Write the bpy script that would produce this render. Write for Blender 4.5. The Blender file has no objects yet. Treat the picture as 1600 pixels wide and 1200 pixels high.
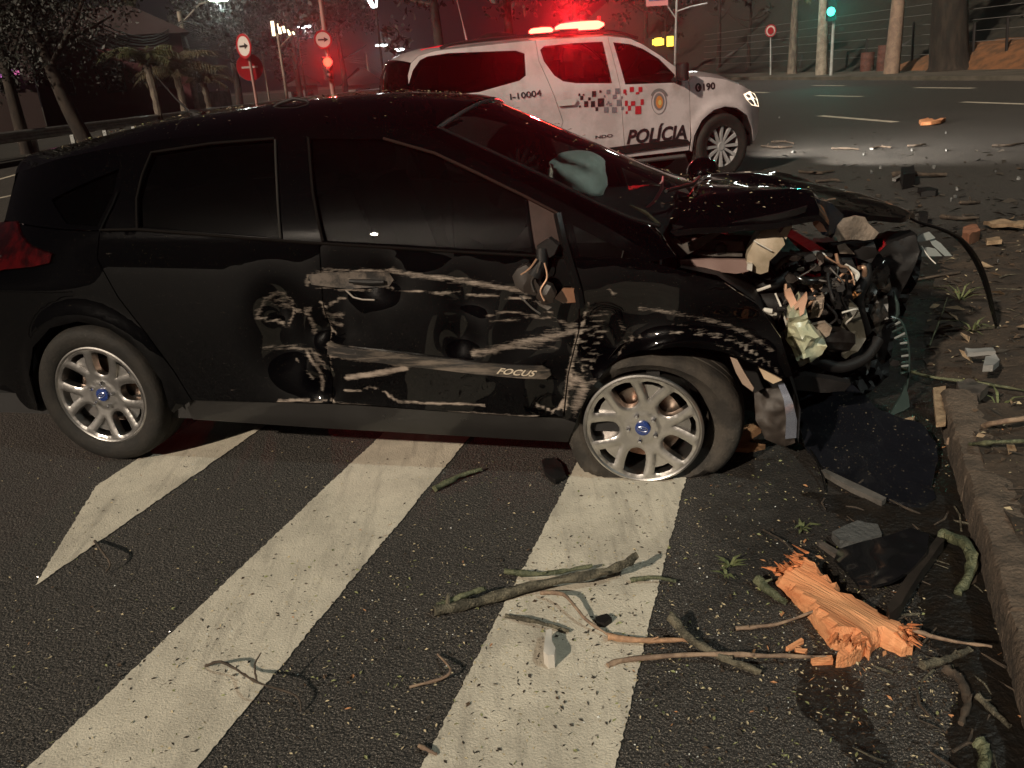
import bpy, bmesh, math, random
import numpy as np
from mathutils import Vector, Matrix, noise as mnoise
from mathutils.geometry import delaunay_2d_cdt
R = math.radians
rnd = random.Random(7)
scene = bpy.context.scene
col = scene.collection

# ------------------------------------------------------------------ camera
CF, CTH, CRO, CH = 1307.3, .3584, .0720, 1.551      # focal (px of 1600), pitch, roll, height
_F = np.array([0, math.cos(CTH), -math.sin(CTH)]); _R0 = np.array([1., 0, 0]); _U0 = np.cross(_R0, _F)
_R = _R0 * math.cos(CRO) - _U0 * math.sin(CRO); _U = _U0 * math.cos(CRO) + _R0 * math.sin(CRO)
_C = np.array([0, 0, CH])
cam_d = bpy.data.cameras.new('camera'); cam = bpy.data.objects.new('camera', cam_d); col.objects.link(cam)
cam_d.sensor_width = 36; cam_d.lens = CF / 1600 * 36; cam_d.clip_end = 3000; cam_d.clip_start = .05
cam.matrix_world = Matrix(((_R[0], _U[0], -_F[0], 0), (_R[1], _U[1], -_F[1], 0), (_R[2], _U[2], -_F[2], CH), (0, 0, 0, 1)))
scene.camera = cam

# ------------------------------------------------------------------ night sky, key light, exposure
SUN_EL, SUN_AZ = R(29), R(220)          # light comes from behind the camera, to its left
w = bpy.data.worlds.new('World'); scene.world = w; w.use_nodes = True
nt = w.node_tree; nt.nodes.clear()
sky = nt.nodes.new('ShaderNodeTexSky'); sky.sky_type = 'NISHITA'; sky.sun_disc = False
sky.sun_elevation = SUN_EL; sky.sun_rotation = SUN_AZ
mixc = nt.nodes.new('ShaderNodeMix'); mixc.data_type = 'RGBA'; mixc.inputs[0].default_value = .9
mixc.inputs[7].default_value = (1.55, 1.0, 1.35, 1)      # town glow on low cloud
bg = nt.nodes.new('ShaderNodeBackground'); bg.inputs[1].default_value = .0032
wo = nt.nodes.new('ShaderNodeOutputWorld')
nt.links.new(sky.outputs[0], mixc.inputs[6]); nt.links.new(mixc.outputs[2], bg.inputs[0]); nt.links.new(bg.outputs[0], wo.inputs[0])
sd = bpy.data.lights.new('sun', 'SUN'); sun = bpy.data.objects.new('sun', sd); col.objects.link(sun)
sd.energy = 4.0; sd.angle = R(1.5); sd.color = (1, .85, .67)
_sdir = Vector((math.sin(SUN_AZ) * math.cos(SUN_EL), math.cos(SUN_AZ) * math.cos(SUN_EL), math.sin(SUN_EL)))
sun.rotation_euler = _sdir.to_track_quat('Z', 'Y').to_euler()
sun.location = _sdir * 30
vs = scene.view_settings
vs.view_transform = 'Standard'; vs.look = 'None'; vs.exposure = 0.0; vs.gamma = 1; vs.use_curve_mapping = False
cy = scene.cycles
cy.max_bounces = 7; cy.diffuse_bounces = 2; cy.glossy_bounces = 3; cy.transmission_bounces = 4; cy.transparent_max_bounces = 12
cy.volume_bounces = 0; cy.caustics_reflective = False; cy.caustics_refractive = False
cy.use_denoising = True; cy.sample_clamp_indirect = 3; cy.sample_clamp_direct = 0

# ------------------------------------------------------------------ pixel helpers (photo 1600x1200)
def ray(px, py): return _F + (px - 800) / CF * _R + (600 - py) / CF * _U
def gp(px, py, z=0.):
    d = ray(px, py); P = _C + d * ((z - CH) / d[2]); return Vector(P)
def at(px, py, Y):
    d = ray(px, py); return Vector(_C + d * (Y / d[1]))

# ------------------------------------------------------------------ mesh helpers
class MB:
    def __init__(s): s.v = []; s.f = []; s.m = []
    def add(s, vs, fs, m=0):
        o = len(s.v); s.v.extend([tuple(p) for p in vs]); s.f.extend([tuple(i + o for i in f) for f in fs]); s.m.extend([m] * len(fs)); return s
    def box(s, c, d, rot=None, m=0, taper=1.0):
        hx, hy, hz = d[0] / 2, d[1] / 2, d[2] / 2; P = []
        for z in (-1, 1):
            k = taper if z > 0 else 1
            for x, y in ((-1, -1), (1, -1), (1, 1), (-1, 1)):
                p = Vector((x * hx * k, y * hy * k, z * hz))
                if rot is not None: p = rot @ p
                P.append(p + Vector(c))
        return s.add(P, [(3, 2, 1, 0), (4, 5, 6, 7), (0, 1, 5, 4), (1, 2, 6, 5), (2, 3, 7, 6), (3, 0, 4, 7)], m)
    def tube(s, pts, rad, n=8, m=0, cap=True, flat=1.0):
        pts = [Vector(p) for p in pts]; k = len(pts)
        if not hasattr(rad, '__len__'): rad = [rad] * k
        V = []; up = Vector((0, 0, 1)); prev = None
        for i, p in enumerate(pts):
            t = (pts[min(i + 1, k - 1)] - pts[max(i - 1, 0)])
            if t.length < 1e-9: t = Vector((0, 0, 1))
            t.normalize()
            if prev is None:
                a = t.orthogonal() if abs(t.dot(up)) > .95 else t.cross(up)
            else: a = prev - t * prev.dot(t)
            if a.length < 1e-6: a = t.orthogonal()
            a.normalize(); prev = a; b = t.cross(a)
            for j in range(n):
                q = 2 * math.pi * j / n; V.append(p + a * (rad[i] * math.cos(q)) + b * (rad[i] * flat * math.sin(q)))
        Fs = [(i * n + j, i * n + (j + 1) % n, (i + 1) * n + (j + 1) % n, (i + 1) * n + j) for i in range(k - 1) for j in range(n)]
        if cap: Fs += [tuple(range(n - 1, -1, -1)), tuple((k - 1) * n + j for j in range(n))]
        return s.add(V, Fs, m)
    def lathe(s, prof, n=32, axis='Y', c=(0, 0, 0), m=0, close=False):
        """prof: (r, h) pairs, h along the axis"""
        V = []
        for r_, h_ in prof:
            for j in range(n):
                q = 2 * math.pi * j / n; a, b = r_ * math.cos(q), r_ * math.sin(q)
                p = (a, h_, b) if axis == 'Y' else ((a, b, h_) if axis == 'Z' else (h_, a, b))
                V.append((p[0] + c[0], p[1] + c[1], p[2] + c[2]))
        k = len(prof); Fs = []
        for i in range(k if close else k - 1):
            i2 = (i + 1) % k
            for j in range(n): Fs.append((i * n + j, i * n + (j + 1) % n, i2 * n + (j + 1) % n, i2 * n + j))
        return s.add(V, Fs, m)
    def grid(s, rows, m=0, wrap=False):
        a, b = len(rows), len(rows[0]); V = [p for r_ in rows for p in r_]
        Fs = [(i * b + j, i * b + (j + 1) % b, (i + 1) * b + (j + 1) % b, (i + 1) * b + j) for i in range(a - 1) for j in range(b if wrap else b - 1)]
        return s.add(V, Fs, m)
    def prism(s, poly, h0, h1, fn=None, m=0):
        """poly of 2D points; fn(u,v,h)->3D"""
        fn = fn or (lambda u, v, h: (u, v, h)); n = len(poly)
        V = [fn(u, v, h0) for u, v in poly] + [fn(u, v, h1) for u, v in poly]
        return s.add(V, [tuple(range(n - 1, -1, -1)), tuple(range(n, 2 * n))] + [(i, (i + 1) % n, n + (i + 1) % n, n + i) for i in range(n)], m)
    def build(s, name, mats, parent=None, smooth=35, fix=False):
        me = bpy.data.meshes.new(name); me.from_pydata([tuple(map(float, p)) for p in s.v], [], s.f)
        if not isinstance(mats, (list, tuple)): mats = [mats]
        for m_ in mats: me.materials.append(m_)
        if len(mats) > 1: me.polygons.foreach_set('material_index', s.m)
        if fix:
            bm = bmesh.new(); bm.from_mesh(me); bmesh.ops.recalc_face_normals(bm, faces=bm.faces); bm.to_mesh(me); bm.free()
        if smooth:
            me.shade_smooth(); me.set_sharp_from_angle(angle=R(smooth))
        me.update()
        return link(name, me, parent)
def link(name, me, parent=None):
    o = bpy.data.objects.new(name, me); col.objects.link(o); o.parent = parent; return o
def tag(o, label=None, cat=None, group=None, kind=None):
    if label: o['label'] = label
    if cat: o['category'] = cat
    if group: o['group'] = group
    if kind: o['kind'] = kind
    return o
def empty(name, loc=(0, 0, 0), rz=0., **k):
    o = bpy.data.objects.new(name, None); col.objects.link(o); o.location = loc; o.rotation_euler = (0, 0, rz); o.empty_display_size = .2
    return tag(o, **k)
def copy_tree(o, parent=None):
    c = o.copy(); col.objects.link(c); c.parent = parent
    for ch in [x for x in bpy.data.objects if x.parent == o]: copy_tree(ch, c)
    return c
def inpoly(P, poly):
    P = np.asarray(P, float); x, y = P[:, 0], P[:, 1]; ins = np.zeros(len(P), bool); n = len(poly)
    for i in range(n):
        x0, y0 = poly[i]; x1, y1 = poly[(i + 1) % n]
        if y0 == y1: continue
        c = ((y0 > y) != (y1 > y)) & (x < (x1 - x0) * (y - y0) / (y1 - y0) + x0); ins ^= c
    return ins
def densify(poly, step, closed=True):
    out = []; n = len(poly)
    for i in range(n if closed else n - 1):
        a, b = np.array(poly[i], float), np.array(poly[(i + 1) % n], float); L = np.linalg.norm(b - a); k = max(1, int(round(L / step)))
        for j in range(k): out.append(tuple(a + (b - a) * j / k))
    if not closed: out.append(tuple(poly[-1]))
    return out
def segdist(P, poly, closed=True):
    P = np.asarray(P, float); d = np.full(len(P), 1e9); n = len(poly)
    for i in range(n if closed else n - 1):
        a, b = np.array(poly[i], float), np.array(poly[(i + 1) % n], float); ab = b - a; L = max(ab @ ab, 1e-12)
        t = np.clip(((P - a) @ ab) / L, 0, 1); q = a + t[:, None] * ab; d = np.minimum(d, np.hypot(*(P - q).T))
    return d
def inset_poly(poly, d):
    n = len(poly); A = sum(poly[i][0] * poly[(i + 1) % n][1] - poly[(i + 1) % n][0] * poly[i][1] for i in range(n)); sgn = 1 if A > 0 else -1; out = []
    for i in range(n):
        p0, p1, p2 = (np.array(poly[(i + k) % n], float) for k in (-1, 0, 1))
        e1, e2 = p1 - p0, p2 - p1; e1 /= max(np.linalg.norm(e1), 1e-9); e2 /= max(np.linalg.norm(e2), 1e-9)
        n1, n2 = np.array([-e1[1], e1[0]]) * sgn, np.array([-e2[1], e2[0]]) * sgn; b = n1 + n2; L = np.linalg.norm(b)
        b = n1 if L < .3 else b / L; k = d / max(.45, float(b @ n1)); out.append(tuple(p1 + b * k))
    return out
def cdt(outline, holes=(), step=.03):
    """triangulate a 2D polygon with holes; returns pts, tris, boundary directed edges"""
    loops = [densify(outline, step)] + [densify(h, step) for h in holes]
    pts = []; edges = []
    for L in loops:
        o = len(pts); pts += L; edges += [(o + i, o + (i + 1) % len(L)) for i in range(len(L))]
    xs = [p[0] for p in outline]; ys = [p[1] for p in outline]; rr = random.Random(3)
    G = []
    j = 0; y = min(ys) + step * .5
    while y < max(ys):
        x = min(xs) + (step * .5 if j % 2 else step)
        while x < max(xs):
            G.append((x + rr.uniform(-.1, .1) * step, y + rr.uniform(-.1, .1) * step)); x += step
        y += step * .87; j += 1
    if G:
        G = np.array(G); ok = inpoly(G, outline) & (segdist(G, loops[0]) > step * .45)
        for h in holes: ok &= ~inpoly(G, h) & (segdist(G, h) > step * .45)
        pts += [tuple(p) for p in G[ok]]
    r_ = delaunay_2d_cdt([Vector(p) for p in pts], edges, [], 0, 1e-6)
    V = [tuple(p) for p in r_[0]]; T = [tuple(f) for f in r_[2]]
    cen = np.array([np.mean([V[i] for i in f], axis=0) for f in T]); ok = inpoly(cen, outline)
    for h in holes: ok &= ~inpoly(cen, h)
    T = [f for f, k in zip(T, ok) if k]; F2 = []
    for f in T:
        a, b, c = (V[i] for i in f); s_ = (b[0] - a[0]) * (c[1] - a[1]) - (c[0] - a[0]) * (b[1] - a[1])
        F2.append(f if s_ > 0 else f[::-1])
    cnt = {}
    for f in F2:
        for i in range(len(f)): cnt[(f[i], f[(i + 1) % len(f)])] = 1
    bd = [e for e in cnt if (e[1], e[0]) not in cnt]
    return V, F2, bd
def panel(name, outline, mats, parent, lift, step=.03, holes=(), gap=.0025, thick=.014, back=None, attrs=None, flip=False, mirror=False, smooth=40):
    """sheet-metal panel: outline in (x,z), lift(x,z)->3D, rim folded inwards by `thick`"""
    ol = inset_poly(outline, gap) if gap else outline
    V, Fs, bd = cdt(ol, holes, step)
    P = [Vector(lift(*p)) for p in V]
    if back is None: back = lambda p: Vector((0, 1, 0))
    mb = MB(); n = len(P); Q = {}; ext = []
    for a, b in bd:
        for i in (a, b):
            if i not in Q: Q[i] = n + len(ext); ext.append(P[i] + back(P[i]) * thick)
    faces = [f[::-1] if flip else f for f in Fs]
    rim = [(b, a, Q[a], Q[b]) for a, b in bd]
    if flip: rim = [f[::-1] for f in rim]
    mb.add(P + ext, faces + rim)
    o = mb.build(name, mats, parent, smooth)
    if attrs:
        for an, fn in attrs.items():
            val = fn(np.array(V)); at_ = o.data.attributes.new(an, 'FLOAT', 'POINT')
            full = np.zeros(len(o.data.vertices), np.float32); full[:n] = val
            for i, q in Q.items(): full[q] = full[i]
            at_.data.foreach_set('value', full)
    if mirror:
        m2 = MB(); m2.add([(p[0], -p[1], p[2]) for p in mb.v], [f[::-1] for f in mb.f]); m2.build(name, mats, parent, smooth)
    return o
def text2d(s, size=1., font_shear=0., bold=0.):
    cu = bpy.data.curves.new('t', 'FONT'); cu.body = s; cu.size = size; cu.shear = font_shear; cu.resolution_u = 3; cu.offset = bold
    ob = bpy.data.objects.new('t', cu); col.objects.link(ob)
    dg = bpy.context.evaluated_depsgraph_get(); me = bpy.data.meshes.new_from_object(ob.evaluated_get(dg))
    V = [tuple(v.co[:2]) for v in me.vertices]; Fs = [tuple(p.vertices) for p in me.polygons]
    bpy.data.objects.remove(ob); bpy.data.curves.remove(cu); bpy.data.meshes.remove(me)
    x0, x1 = min(p[0] for p in V), max(p[0] for p in V); y0, y1 = min(p[1] for p in V), max(p[1] for p in V)
    return V, Fs, (x0, y0, x1, y1)
def nz(x, y, z=0., s=1.): return mnoise.noise(Vector((x * s, y * s, z * s)))

# ------------------------------------------------------------------ materials
def mat(name, color=(.5, .5, .5), rough=.5, metal=0., coat=0., spec=.5, emit=None, es=0., noise=0., nscale=8., bump=0., bscale=60., color2=None, detail=6., alpha=None, trans=0., coat_rough=.05, rvar=0., sss=0., stretch=None, c2lo=.42, c2hi=.58):
    m = bpy.data.materials.new(name); m.use_nodes = True; t = m.node_tree; b = t.nodes['Principled BSDF']
    b.inputs['Base Color'].default_value = (*color, 1); b.inputs['Roughness'].default_value = rough; b.inputs['Metallic'].default_value = metal
    b.inputs['Specular IOR Level'].default_value = spec; b.inputs['Coat Weight'].default_value = coat; b.inputs['Coat Roughness'].default_value = coat_rough
    if trans: b.inputs['Transmission Weight'].default_value = trans
    if sss: b.inputs['Subsurface Weight'].default_value = sss; b.inputs['Subsurface Radius'].default_value = (.02, .02, .02)
    if emit: b.inputs['Emission Color'].default_value = (*emit, 1); b.inputs['Emission Strength'].default_value = es
    tc = None
    def coords():
        nonlocal tc
        if tc is None:
            tc = t.nodes.new('ShaderNodeTexCoord').outputs['Object']
            if stretch:
                mp = t.nodes.new('ShaderNodeMapping'); mp.inputs['Scale'].default_value = stretch; t.links.new(tc, mp.inputs[0]); tc = mp.outputs[0]
        return tc
    if color2 or noise or rvar:
        n = t.nodes.new('ShaderNodeTexNoise'); n.inputs['Scale'].default_value = nscale; n.inputs['Detail'].default_value = detail; n.inputs['Roughness'].default_value = .65
        t.links.new(coords(), n.inputs['Vector'])
        if color2 or noise:
            mr = t.nodes.new('ShaderNodeMapRange'); mr.inputs[1].default_value = c2lo; mr.inputs[2].default_value = c2hi; t.links.new(n.outputs[0], mr.inputs[0])
            mx = t.nodes.new('ShaderNodeMix'); mx.data_type = 'RGBA'; mx.inputs[6].default_value = (*color, 1)
            mx.inputs[7].default_value = (*(color2 or tuple(c * (1 - noise) for c in color)), 1); t.links.new(mr.outputs[0], mx.inputs[0]); t.links.new(mx.outputs[2], b.inputs['Base Color'])
        if rvar:
            mr = t.nodes.new('ShaderNodeMapRange'); mr.inputs[1].default_value = .3; mr.inputs[2].default_value = .7; mr.inputs[3].default_value = max(0, rough - rvar); mr.inputs[4].default_value = min(1, rough + rvar)
            t.links.new(n.outputs[0], mr.inputs[0]); t.links.new(mr.outputs[0], b.inputs['Roughness'])
    if bump:
        n = t.nodes.new('ShaderNodeTexNoise'); n.inputs['Scale'].default_value = bscale; n.inputs['Detail'].default_value = 5; t.links.new(coords(), n.inputs['Vector'])
        bp = t.nodes.new('ShaderNodeBump'); bp.inputs['Strength'].default_value = bump; bp.inputs['Distance'].default_value = .01; t.links.new(n.outputs[0], bp.inputs['Height']); t.links.new(bp.outputs[0], b.inputs['Normal'])
    return m
def emat(name, color, strength):
    m = bpy.data.materials.new(name); m.use_nodes = True; t = m.node_tree; t.nodes.clear()
    e = t.nodes.new('ShaderNodeEmission'); e.inputs[0].default_value = (*color, 1); e.inputs[1].default_value = strength
    o = t.nodes.new('ShaderNodeOutputMaterial'); t.links.new(e.outputs[0], o.inputs[0]); return m
def glass(name, tint, rough=.01, refl=1.0, ior=1.5):
    m = bpy.data.materials.new(name); m.use_nodes = True; t = m.node_tree; t.nodes.clear()
    tr = t.nodes.new('ShaderNodeBsdfTransparent'); tr.inputs[0].default_value = (*tint, 1)
    gl = t.nodes.new('ShaderNodeBsdfGlossy'); gl.inputs['Roughness'].default_value = rough; gl.inputs[0].default_value = (refl, refl, refl, 1)
    fr = t.nodes.new('ShaderNodeFresnel'); fr.inputs[0].default_value = ior; mx = t.nodes.new('ShaderNodeMixShader'); o = t.nodes.new('ShaderNodeOutputMaterial')
    t.links.new(fr.outputs[0], mx.inputs[0]); t.links.new(tr.outputs[0], mx.inputs[1]); t.links.new(gl.outputs[0], mx.inputs[2]); t.links.new(mx.outputs[0], o.inputs[0]); return m
# ================================================================== SETTING
def asphalt_mat():
    m = bpy.data.materials.new('asphalt'); m.use_nodes = True; t = m.node_tree; b = t.nodes['Principled BSDF']; N = t.nodes.new; Lk = t.links.new
    tc = N('ShaderNodeTexCoord').outputs['Object']
    def noise(s, d=4, r=.6):
        n = N('ShaderNodeTexNoise'); n.inputs['Scale'].default_value = s; n.inputs['Detail'].default_value = d; n.inputs['Roughness'].default_value = r; Lk(tc, n.inputs['Vector']); return n.outputs[0]
    def mr(x, a, c, lo, hi):
        n = N('ShaderNodeMapRange'); n.inputs[1].default_value = a; n.inputs[2].default_value = c; n.inputs[3].default_value = lo; n.inputs[4].default_value = hi; Lk(x, n.inputs[0]); return n.outputs[0]
    def mix(f, a, c):
        n = N('ShaderNodeMix'); n.data_type = 'RGBA'
        if isinstance(f, float): n.inputs[0].default_value = f
        else: Lk(f, n.inputs[0])
        for i, q in ((6, a), (7, c)):
            if isinstance(q, tuple): n.inputs[i].default_value = (*q, 1)
            else: Lk(q, n.inputs[i])
        return n.outputs[2]
    agg = noise(210, 2, .5); mid = noise(26, 5); big = noise(.9, 4); 
    vor = N('ShaderNodeTexVoronoi'); vor.inputs['Scale'].default_value = 105; Lk(tc, vor.inputs['Vector'])
    c = mix(mr(big, .35, .65, 0, 1), (.026, .023, .021), (.042, .037, .033))
    c = mix(mr(noise(.35, 5, .6), .42, .62, 0, .55), c, (.022, .020, .019))
    c = mix(mr(mid, .35, .7, 0, .8), c, (.023, .0205, .0185))
    c = mix(mr(agg, .57, .66, 0, .95), c, (.20, .175, .15))
    c = mix(mr(noise(330, 1, .5), .64, .70, 0, .9), c, (.34, .30, .25))
    c = mix(mr(noise(120, 2, .5), .33, .42, .85, 0), c, (.010, .009, .008))
    # damp stain along the gutter
    sep = N('ShaderNodeSeparateXYZ'); Lk(tc, sep.inputs[0])
    # distance from the gutter line: x - .385*y
    ma = N('ShaderNodeMath'); ma.operation = 'MULTIPLY_ADD'; Lk(sep.outputs[1], ma.inputs[0]); ma.inputs[1].default_value = -.385; Lk(sep.outputs[0], ma.inputs[2])
    ad = N('ShaderNodeMath'); ad.operation = 'ADD'; Lk(ma.outputs[0], ad.inputs[0]); Lk(mr(noise(2.2, 5, .7), .3, .7, -.2, .2), ad.inputs[1])
    wet = mr(ad.outputs[0], .22, .5, 0, 1)
    near = mr(sep.outputs[1], 5.5, 7.5, 1, 0)
    wm = N('ShaderNodeMath'); wm.operation = 'MULTIPLY'; Lk(wet, wm.inputs[0]); Lk(near, wm.inputs[1]); wet = wm.outputs[0]
    c = mix(wet, c, mix(.55, c, (.012, .010, .009)))
    # soil and fluid trodden into the surface beside the crushed nose
    dn_ = N('ShaderNodeMath'); dn_.operation = 'ADD'; Lk(ma.outputs[0], dn_.inputs[0]); Lk(mr(noise(3.1, 6, .72), .3, .7, -.22, .22), dn_.inputs[1])
    yn_ = N('ShaderNodeMath'); yn_.operation = 'ADD'; Lk(sep.outputs[1], yn_.inputs[0]); Lk(mr(noise(2.4, 6, .72), .3, .7, -.35, .35), yn_.inputs[1])
    s1_ = mr(dn_.outputs[0], -.46, -.12, 0, 1); s2_ = mr(yn_.outputs[0], 1.75, 2.35, 0, 1); sm_ = N('ShaderNodeMath'); sm_.operation = 'MULTIPLY'; Lk(s1_, sm_.inputs[0]); Lk(s2_, sm_.inputs[1])
    sn_ = N('ShaderNodeMath'); sn_.operation = 'MULTIPLY'; Lk(sm_.outputs[0], sn_.inputs[0]); Lk(mr(sep.outputs[1], 6, 8, 1.0, 0), sn_.inputs[1])
    c = mix(sn_.outputs[0], c, mix(mr(noise(16, 5, .7), .4, .65, 0, 1), (.009, .007, .0055), (.019, .0145, .011)))
    Lk(c, b.inputs['Base Color'])
    # roughness
    r0 = mr(mid, .3, .7, .62, .85)
    rm = N('ShaderNodeMix'); rm.data_type = 'FLOAT'; Lk(wet, rm.inputs[0]); Lk(r0, rm.inputs[2]); Lk(mr(noise(9, 5), .4, .62, .22, .65), rm.inputs[3]); Lk(rm.outputs[0], b.inputs['Roughness'])
    hs = N('ShaderNodeMath'); hs.operation = 'SUBTRACT'; Lk(agg, hs.inputs[0]); Lk(vor.outputs['Distance'], hs.inputs[1])
    h2 = N('ShaderNodeMath'); h2.operation = 'MULTIPLY_ADD'; Lk(mid, h2.inputs[0]); h2.inputs[1].default_value = .7; Lk(hs.outputs[0], h2.inputs[2])
    bp = N('ShaderNodeBump'); bp.inputs['Strength'].default_value = .75; bp.inputs['Distance'].default_value = .007; Lk(h2.outputs[0], bp.inputs['Height']); Lk(bp.outputs[0], b.inputs['Normal'])
    return m
M_ASPH = asphalt_mat()
def paint_mat():
    m = mat('road_paint', (.62, .565, .46), .7, noise=.22, nscale=5, bump=.35, bscale=160, c2lo=.35, c2hi=.75)
    t = m.node_tree; b = t.nodes['Principled BSDF']; src = b.inputs['Base Color'].links[0].from_socket
    tc = t.nodes.new('ShaderNodeTexCoord').outputs['Object']
    def nn(s, d, lo, hi, a, c):
        n = t.nodes.new('ShaderNodeTexNoise'); n.inputs['Scale'].default_value = s; n.inputs['Detail'].default_value = d; n.inputs['Roughness'].default_value = .7; t.links.new(tc, n.inputs['Vector'])
        q = t.nodes.new('ShaderNodeMapRange'); q.inputs[1].default_value = lo; q.inputs[2].default_value = hi; q.inputs[3].default_value = a; q.inputs[4].default_value = c; t.links.new(n.outputs[0], q.inputs[0]); return q.outputs[0]
    for s, d, lo, hi, k, c in ((38, 6, .63, .69, .85, (.06, .052, .045)), (2.3, 7, .45, .70, .75, (.30, .27, .22)), (120, 2, .66, .74, .45, (.16, .14, .12))):
        mx = t.nodes.new('ShaderNodeMix'); mx.data_type = 'RGBA'; t.links.new(nn(s, d, lo, hi, 0, k), mx.inputs[0]); t.links.new(src, mx.inputs[6]); mx.inputs[7].default_value = (*c, 1); src = mx.outputs[2]
    mp = t.nodes.new('ShaderNodeMapping'); mp.inputs['Rotation'].default_value = (0, 0, R(-20)); mp.inputs['Scale'].default_value = (3.0, .35, 1); t.links.new(tc, mp.inputs[0]); tc = mp.outputs[0]
    mx = t.nodes.new('ShaderNodeMix'); mx.data_type = 'RGBA'; t.links.new(nn(5, 7, .50, .72, 0, .55), mx.inputs[0]); t.links.new(src, mx.inputs[6]); mx.inputs[7].default_value = (.17, .15, .125, 1); src = mx.outputs[2]
    t.links.new(src, b.inputs['Base Color']); return m
M_PAINT = paint_mat()
M_SOIL = mat('soil', (.050, .034, .022), .9, color2=(.018, .013, .009), nscale=7, bump=1.0, bscale=38, detail=9, c2lo=.35, c2hi=.65)
M_KERB = mat('kerb_concrete', (.12, .088, .064), .9, color2=(.04, .03, .022), nscale=11, bump=1.0, bscale=70, detail=8, c2lo=.38, c2hi=.68)
M_GRASSBANK = mat('bank_grass', (.022, .018, .012), .95, color2=(.010, .009, .006), nscale=2.2, bump=1, bscale=9, detail=9)
M_DIRT = mat('red_earth', (.20, .085, .035), .95, color2=(.10, .05, .024), nscale=2, bump=.8, bscale=8, detail=8)
M_WALK = mat('footpath_concrete', (.10, .085, .068), .9, color2=(.055, .05, .036), nscale=.8, bump=.5, bscale=20)

g = MB(); NX = 36
xs = [-260, -120, -60, -30, -16, -9, -5, -3, -2, -1, 0, 1, 2, 3, 5, 9, 16, 30, 60, 120, 260]; ysr = [-60, -20, -8, -3, -1, 0, 1, 2, 3, 4, 6, 9, 14, 22, 36, 60, 110, 220, 420]
g.grid([[(x, y, 0) for x in xs] for y in ysr]); tag(g.build('road', M_ASPH, smooth=0), kind='structure')

def ragged(a, b, n, amp, seed):
    out = []; a, b = Vector(a), Vector(b); d = (b - a); nn = Vector((-d.y, d.x)).normalized()
    for i in range(n):
        t = i / n; p = a + d * t; k = nz(t * 7, seed * 7.3, 0, 1) * amp * .5 + nz(t * 60, seed * 3.1, 0, 1) * amp * .5 + (rnd.uniform(-1, 1) * amp * .45)
        out.append(p + nn * k)
    return out
def stripe(corners, z=.004, seed=1, amp=.007, n=260, name='crosswalk_stripe'):
    pts = []
    for i in range(len(corners)): pts += ragged(corners[i], corners[(i + 1) % len(corners)], max(4, int(n * (Vector(corners[(i + 1) % len(corners)]) - Vector(corners[i])).length / 3)), amp, seed + i)
    mb = MB(); V, Fs, bd = cdt([tuple(p) for p in pts], step=.25); mb.add([(x, y, z) for x, y in V], Fs)
    return tag(mb.build(name, M_PAINT, smooth=0), kind='structure')
SD = Vector((.318, .948))
def ext(px, py, k): p = gp(px, py).xy; return p + SD * k
def along(px, py, ytarget): p = gp(px, py).xy; return p + SD * ((ytarget - p.y) / SD.y)
stripe([along(45, 1200, -.8), along(310, 1200, -.8), along(735, 682, 5.6), along(600, 677, 5.7)], seed=2)
stripe([along(660, 1200, -.8), along(965, 1170, -.8), along(1075, 740, 5.3), along(905, 715, 5.4)], seed=9)
stripe([gp(55, 917).xy, along(428, 665, 5.8), along(290, 660, 5.9), gp(150, 761).xy], seed=17)
# far lane dashes
def dash(pxa, pxb, wd, name='lane_dash', amp=.012):
    a, b = gp(*pxa).xy, gp(*pxb).xy; d = (b - a).normalized(); n = Vector((-d.y, d.x)) * wd / 2
    return stripe([a - n, b - n, b + n, a + n], seed=rnd.randint(1, 99), amp=amp, n=10, name=name)
for a, b, wd in [((1281, 181), (1400, 191), .22), ((1276, 149.5), (1346, 151), .25), ((1430, 137), (1521, 138), .3), ((1504, 159.5), (1640, 164), .25), ((1165, 143.5), (1199, 145), .3), ((1270, 133.5), (1318, 134), .3), ((1168, 166), (1181, 168), .25), ((-60, 297), (57, 264), .12), ((-60, 322), (45, 300), .14)]:
    dash(a, b, wd)

# verge with soil at the right, kerb stones along its edge
KL = [gp(1640, 1300), gp(1592, 1112), gp(1536, 900), gp(1480, 712)]
k0 = gp(1592, 1112).xy; k1 = gp(1482, 712).xy; kd = (k1 - k0).normalized()
kp = [k0 - kd * 2.6, k0, k1, k1 + kd * 1.3, Vector((2.75, 5.2)), Vector((3.35, 6.3)), Vector((4.3, 7.3)), Vector((6, 8.2)), Vector((10, 9.2)), Vector((14, 9.6)), Vector((14, -3)), Vector((3, -4))]
# soil surface: height rises from the edge
def soil_h(p):
    d = float(segdist(np.array([p]), [tuple(q) for q in kp[:10]], closed=False)[0])
    h = .136 * min(1, max(0, d - .0) / .07) if p[1] < 3.2 else .12 * min(1, max(0, d) / .9)
    return h + .022 * nz(p[0], p[1], 3, 4.5) + .02 * nz(p[0], p[1], 9, 14) + .010 * nz(p[0], p[1], 2, 45) - .006
soil = MB(); ol = [tuple(p) for p in kp]
near_poly = [tuple(k0 - kd * 2.6 + Vector((.06, -.02))), tuple(k0 + Vector((.07, -.02))), tuple(k0.lerp(k1, .35) + Vector((.09, -.03))), tuple(k0.lerp(k1, .7) + Vector((.06, -.02))), tuple(k1 + Vector((.07, -.02)))] + [tuple(p) for p in kp[3:]]
V, Fs, bd = cdt(near_poly, step=.07); soil.add([(x, y, soil_h((x, y))) for x, y in V], Fs)
for a, b in bd:
    pa, pb = soil.v[a], soil.v[b]; soil.add([pa, pb, (pb[0], pb[1], -.03), (pa[0], pa[1], -.03)], [(1, 0, 3, 2)])
tag(soil.build('verge_soil', M_SOIL, smooth=60), kind='structure')
kerb = empty('kerb', (k0.x, k0.y, 0), kind='structure')
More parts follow.
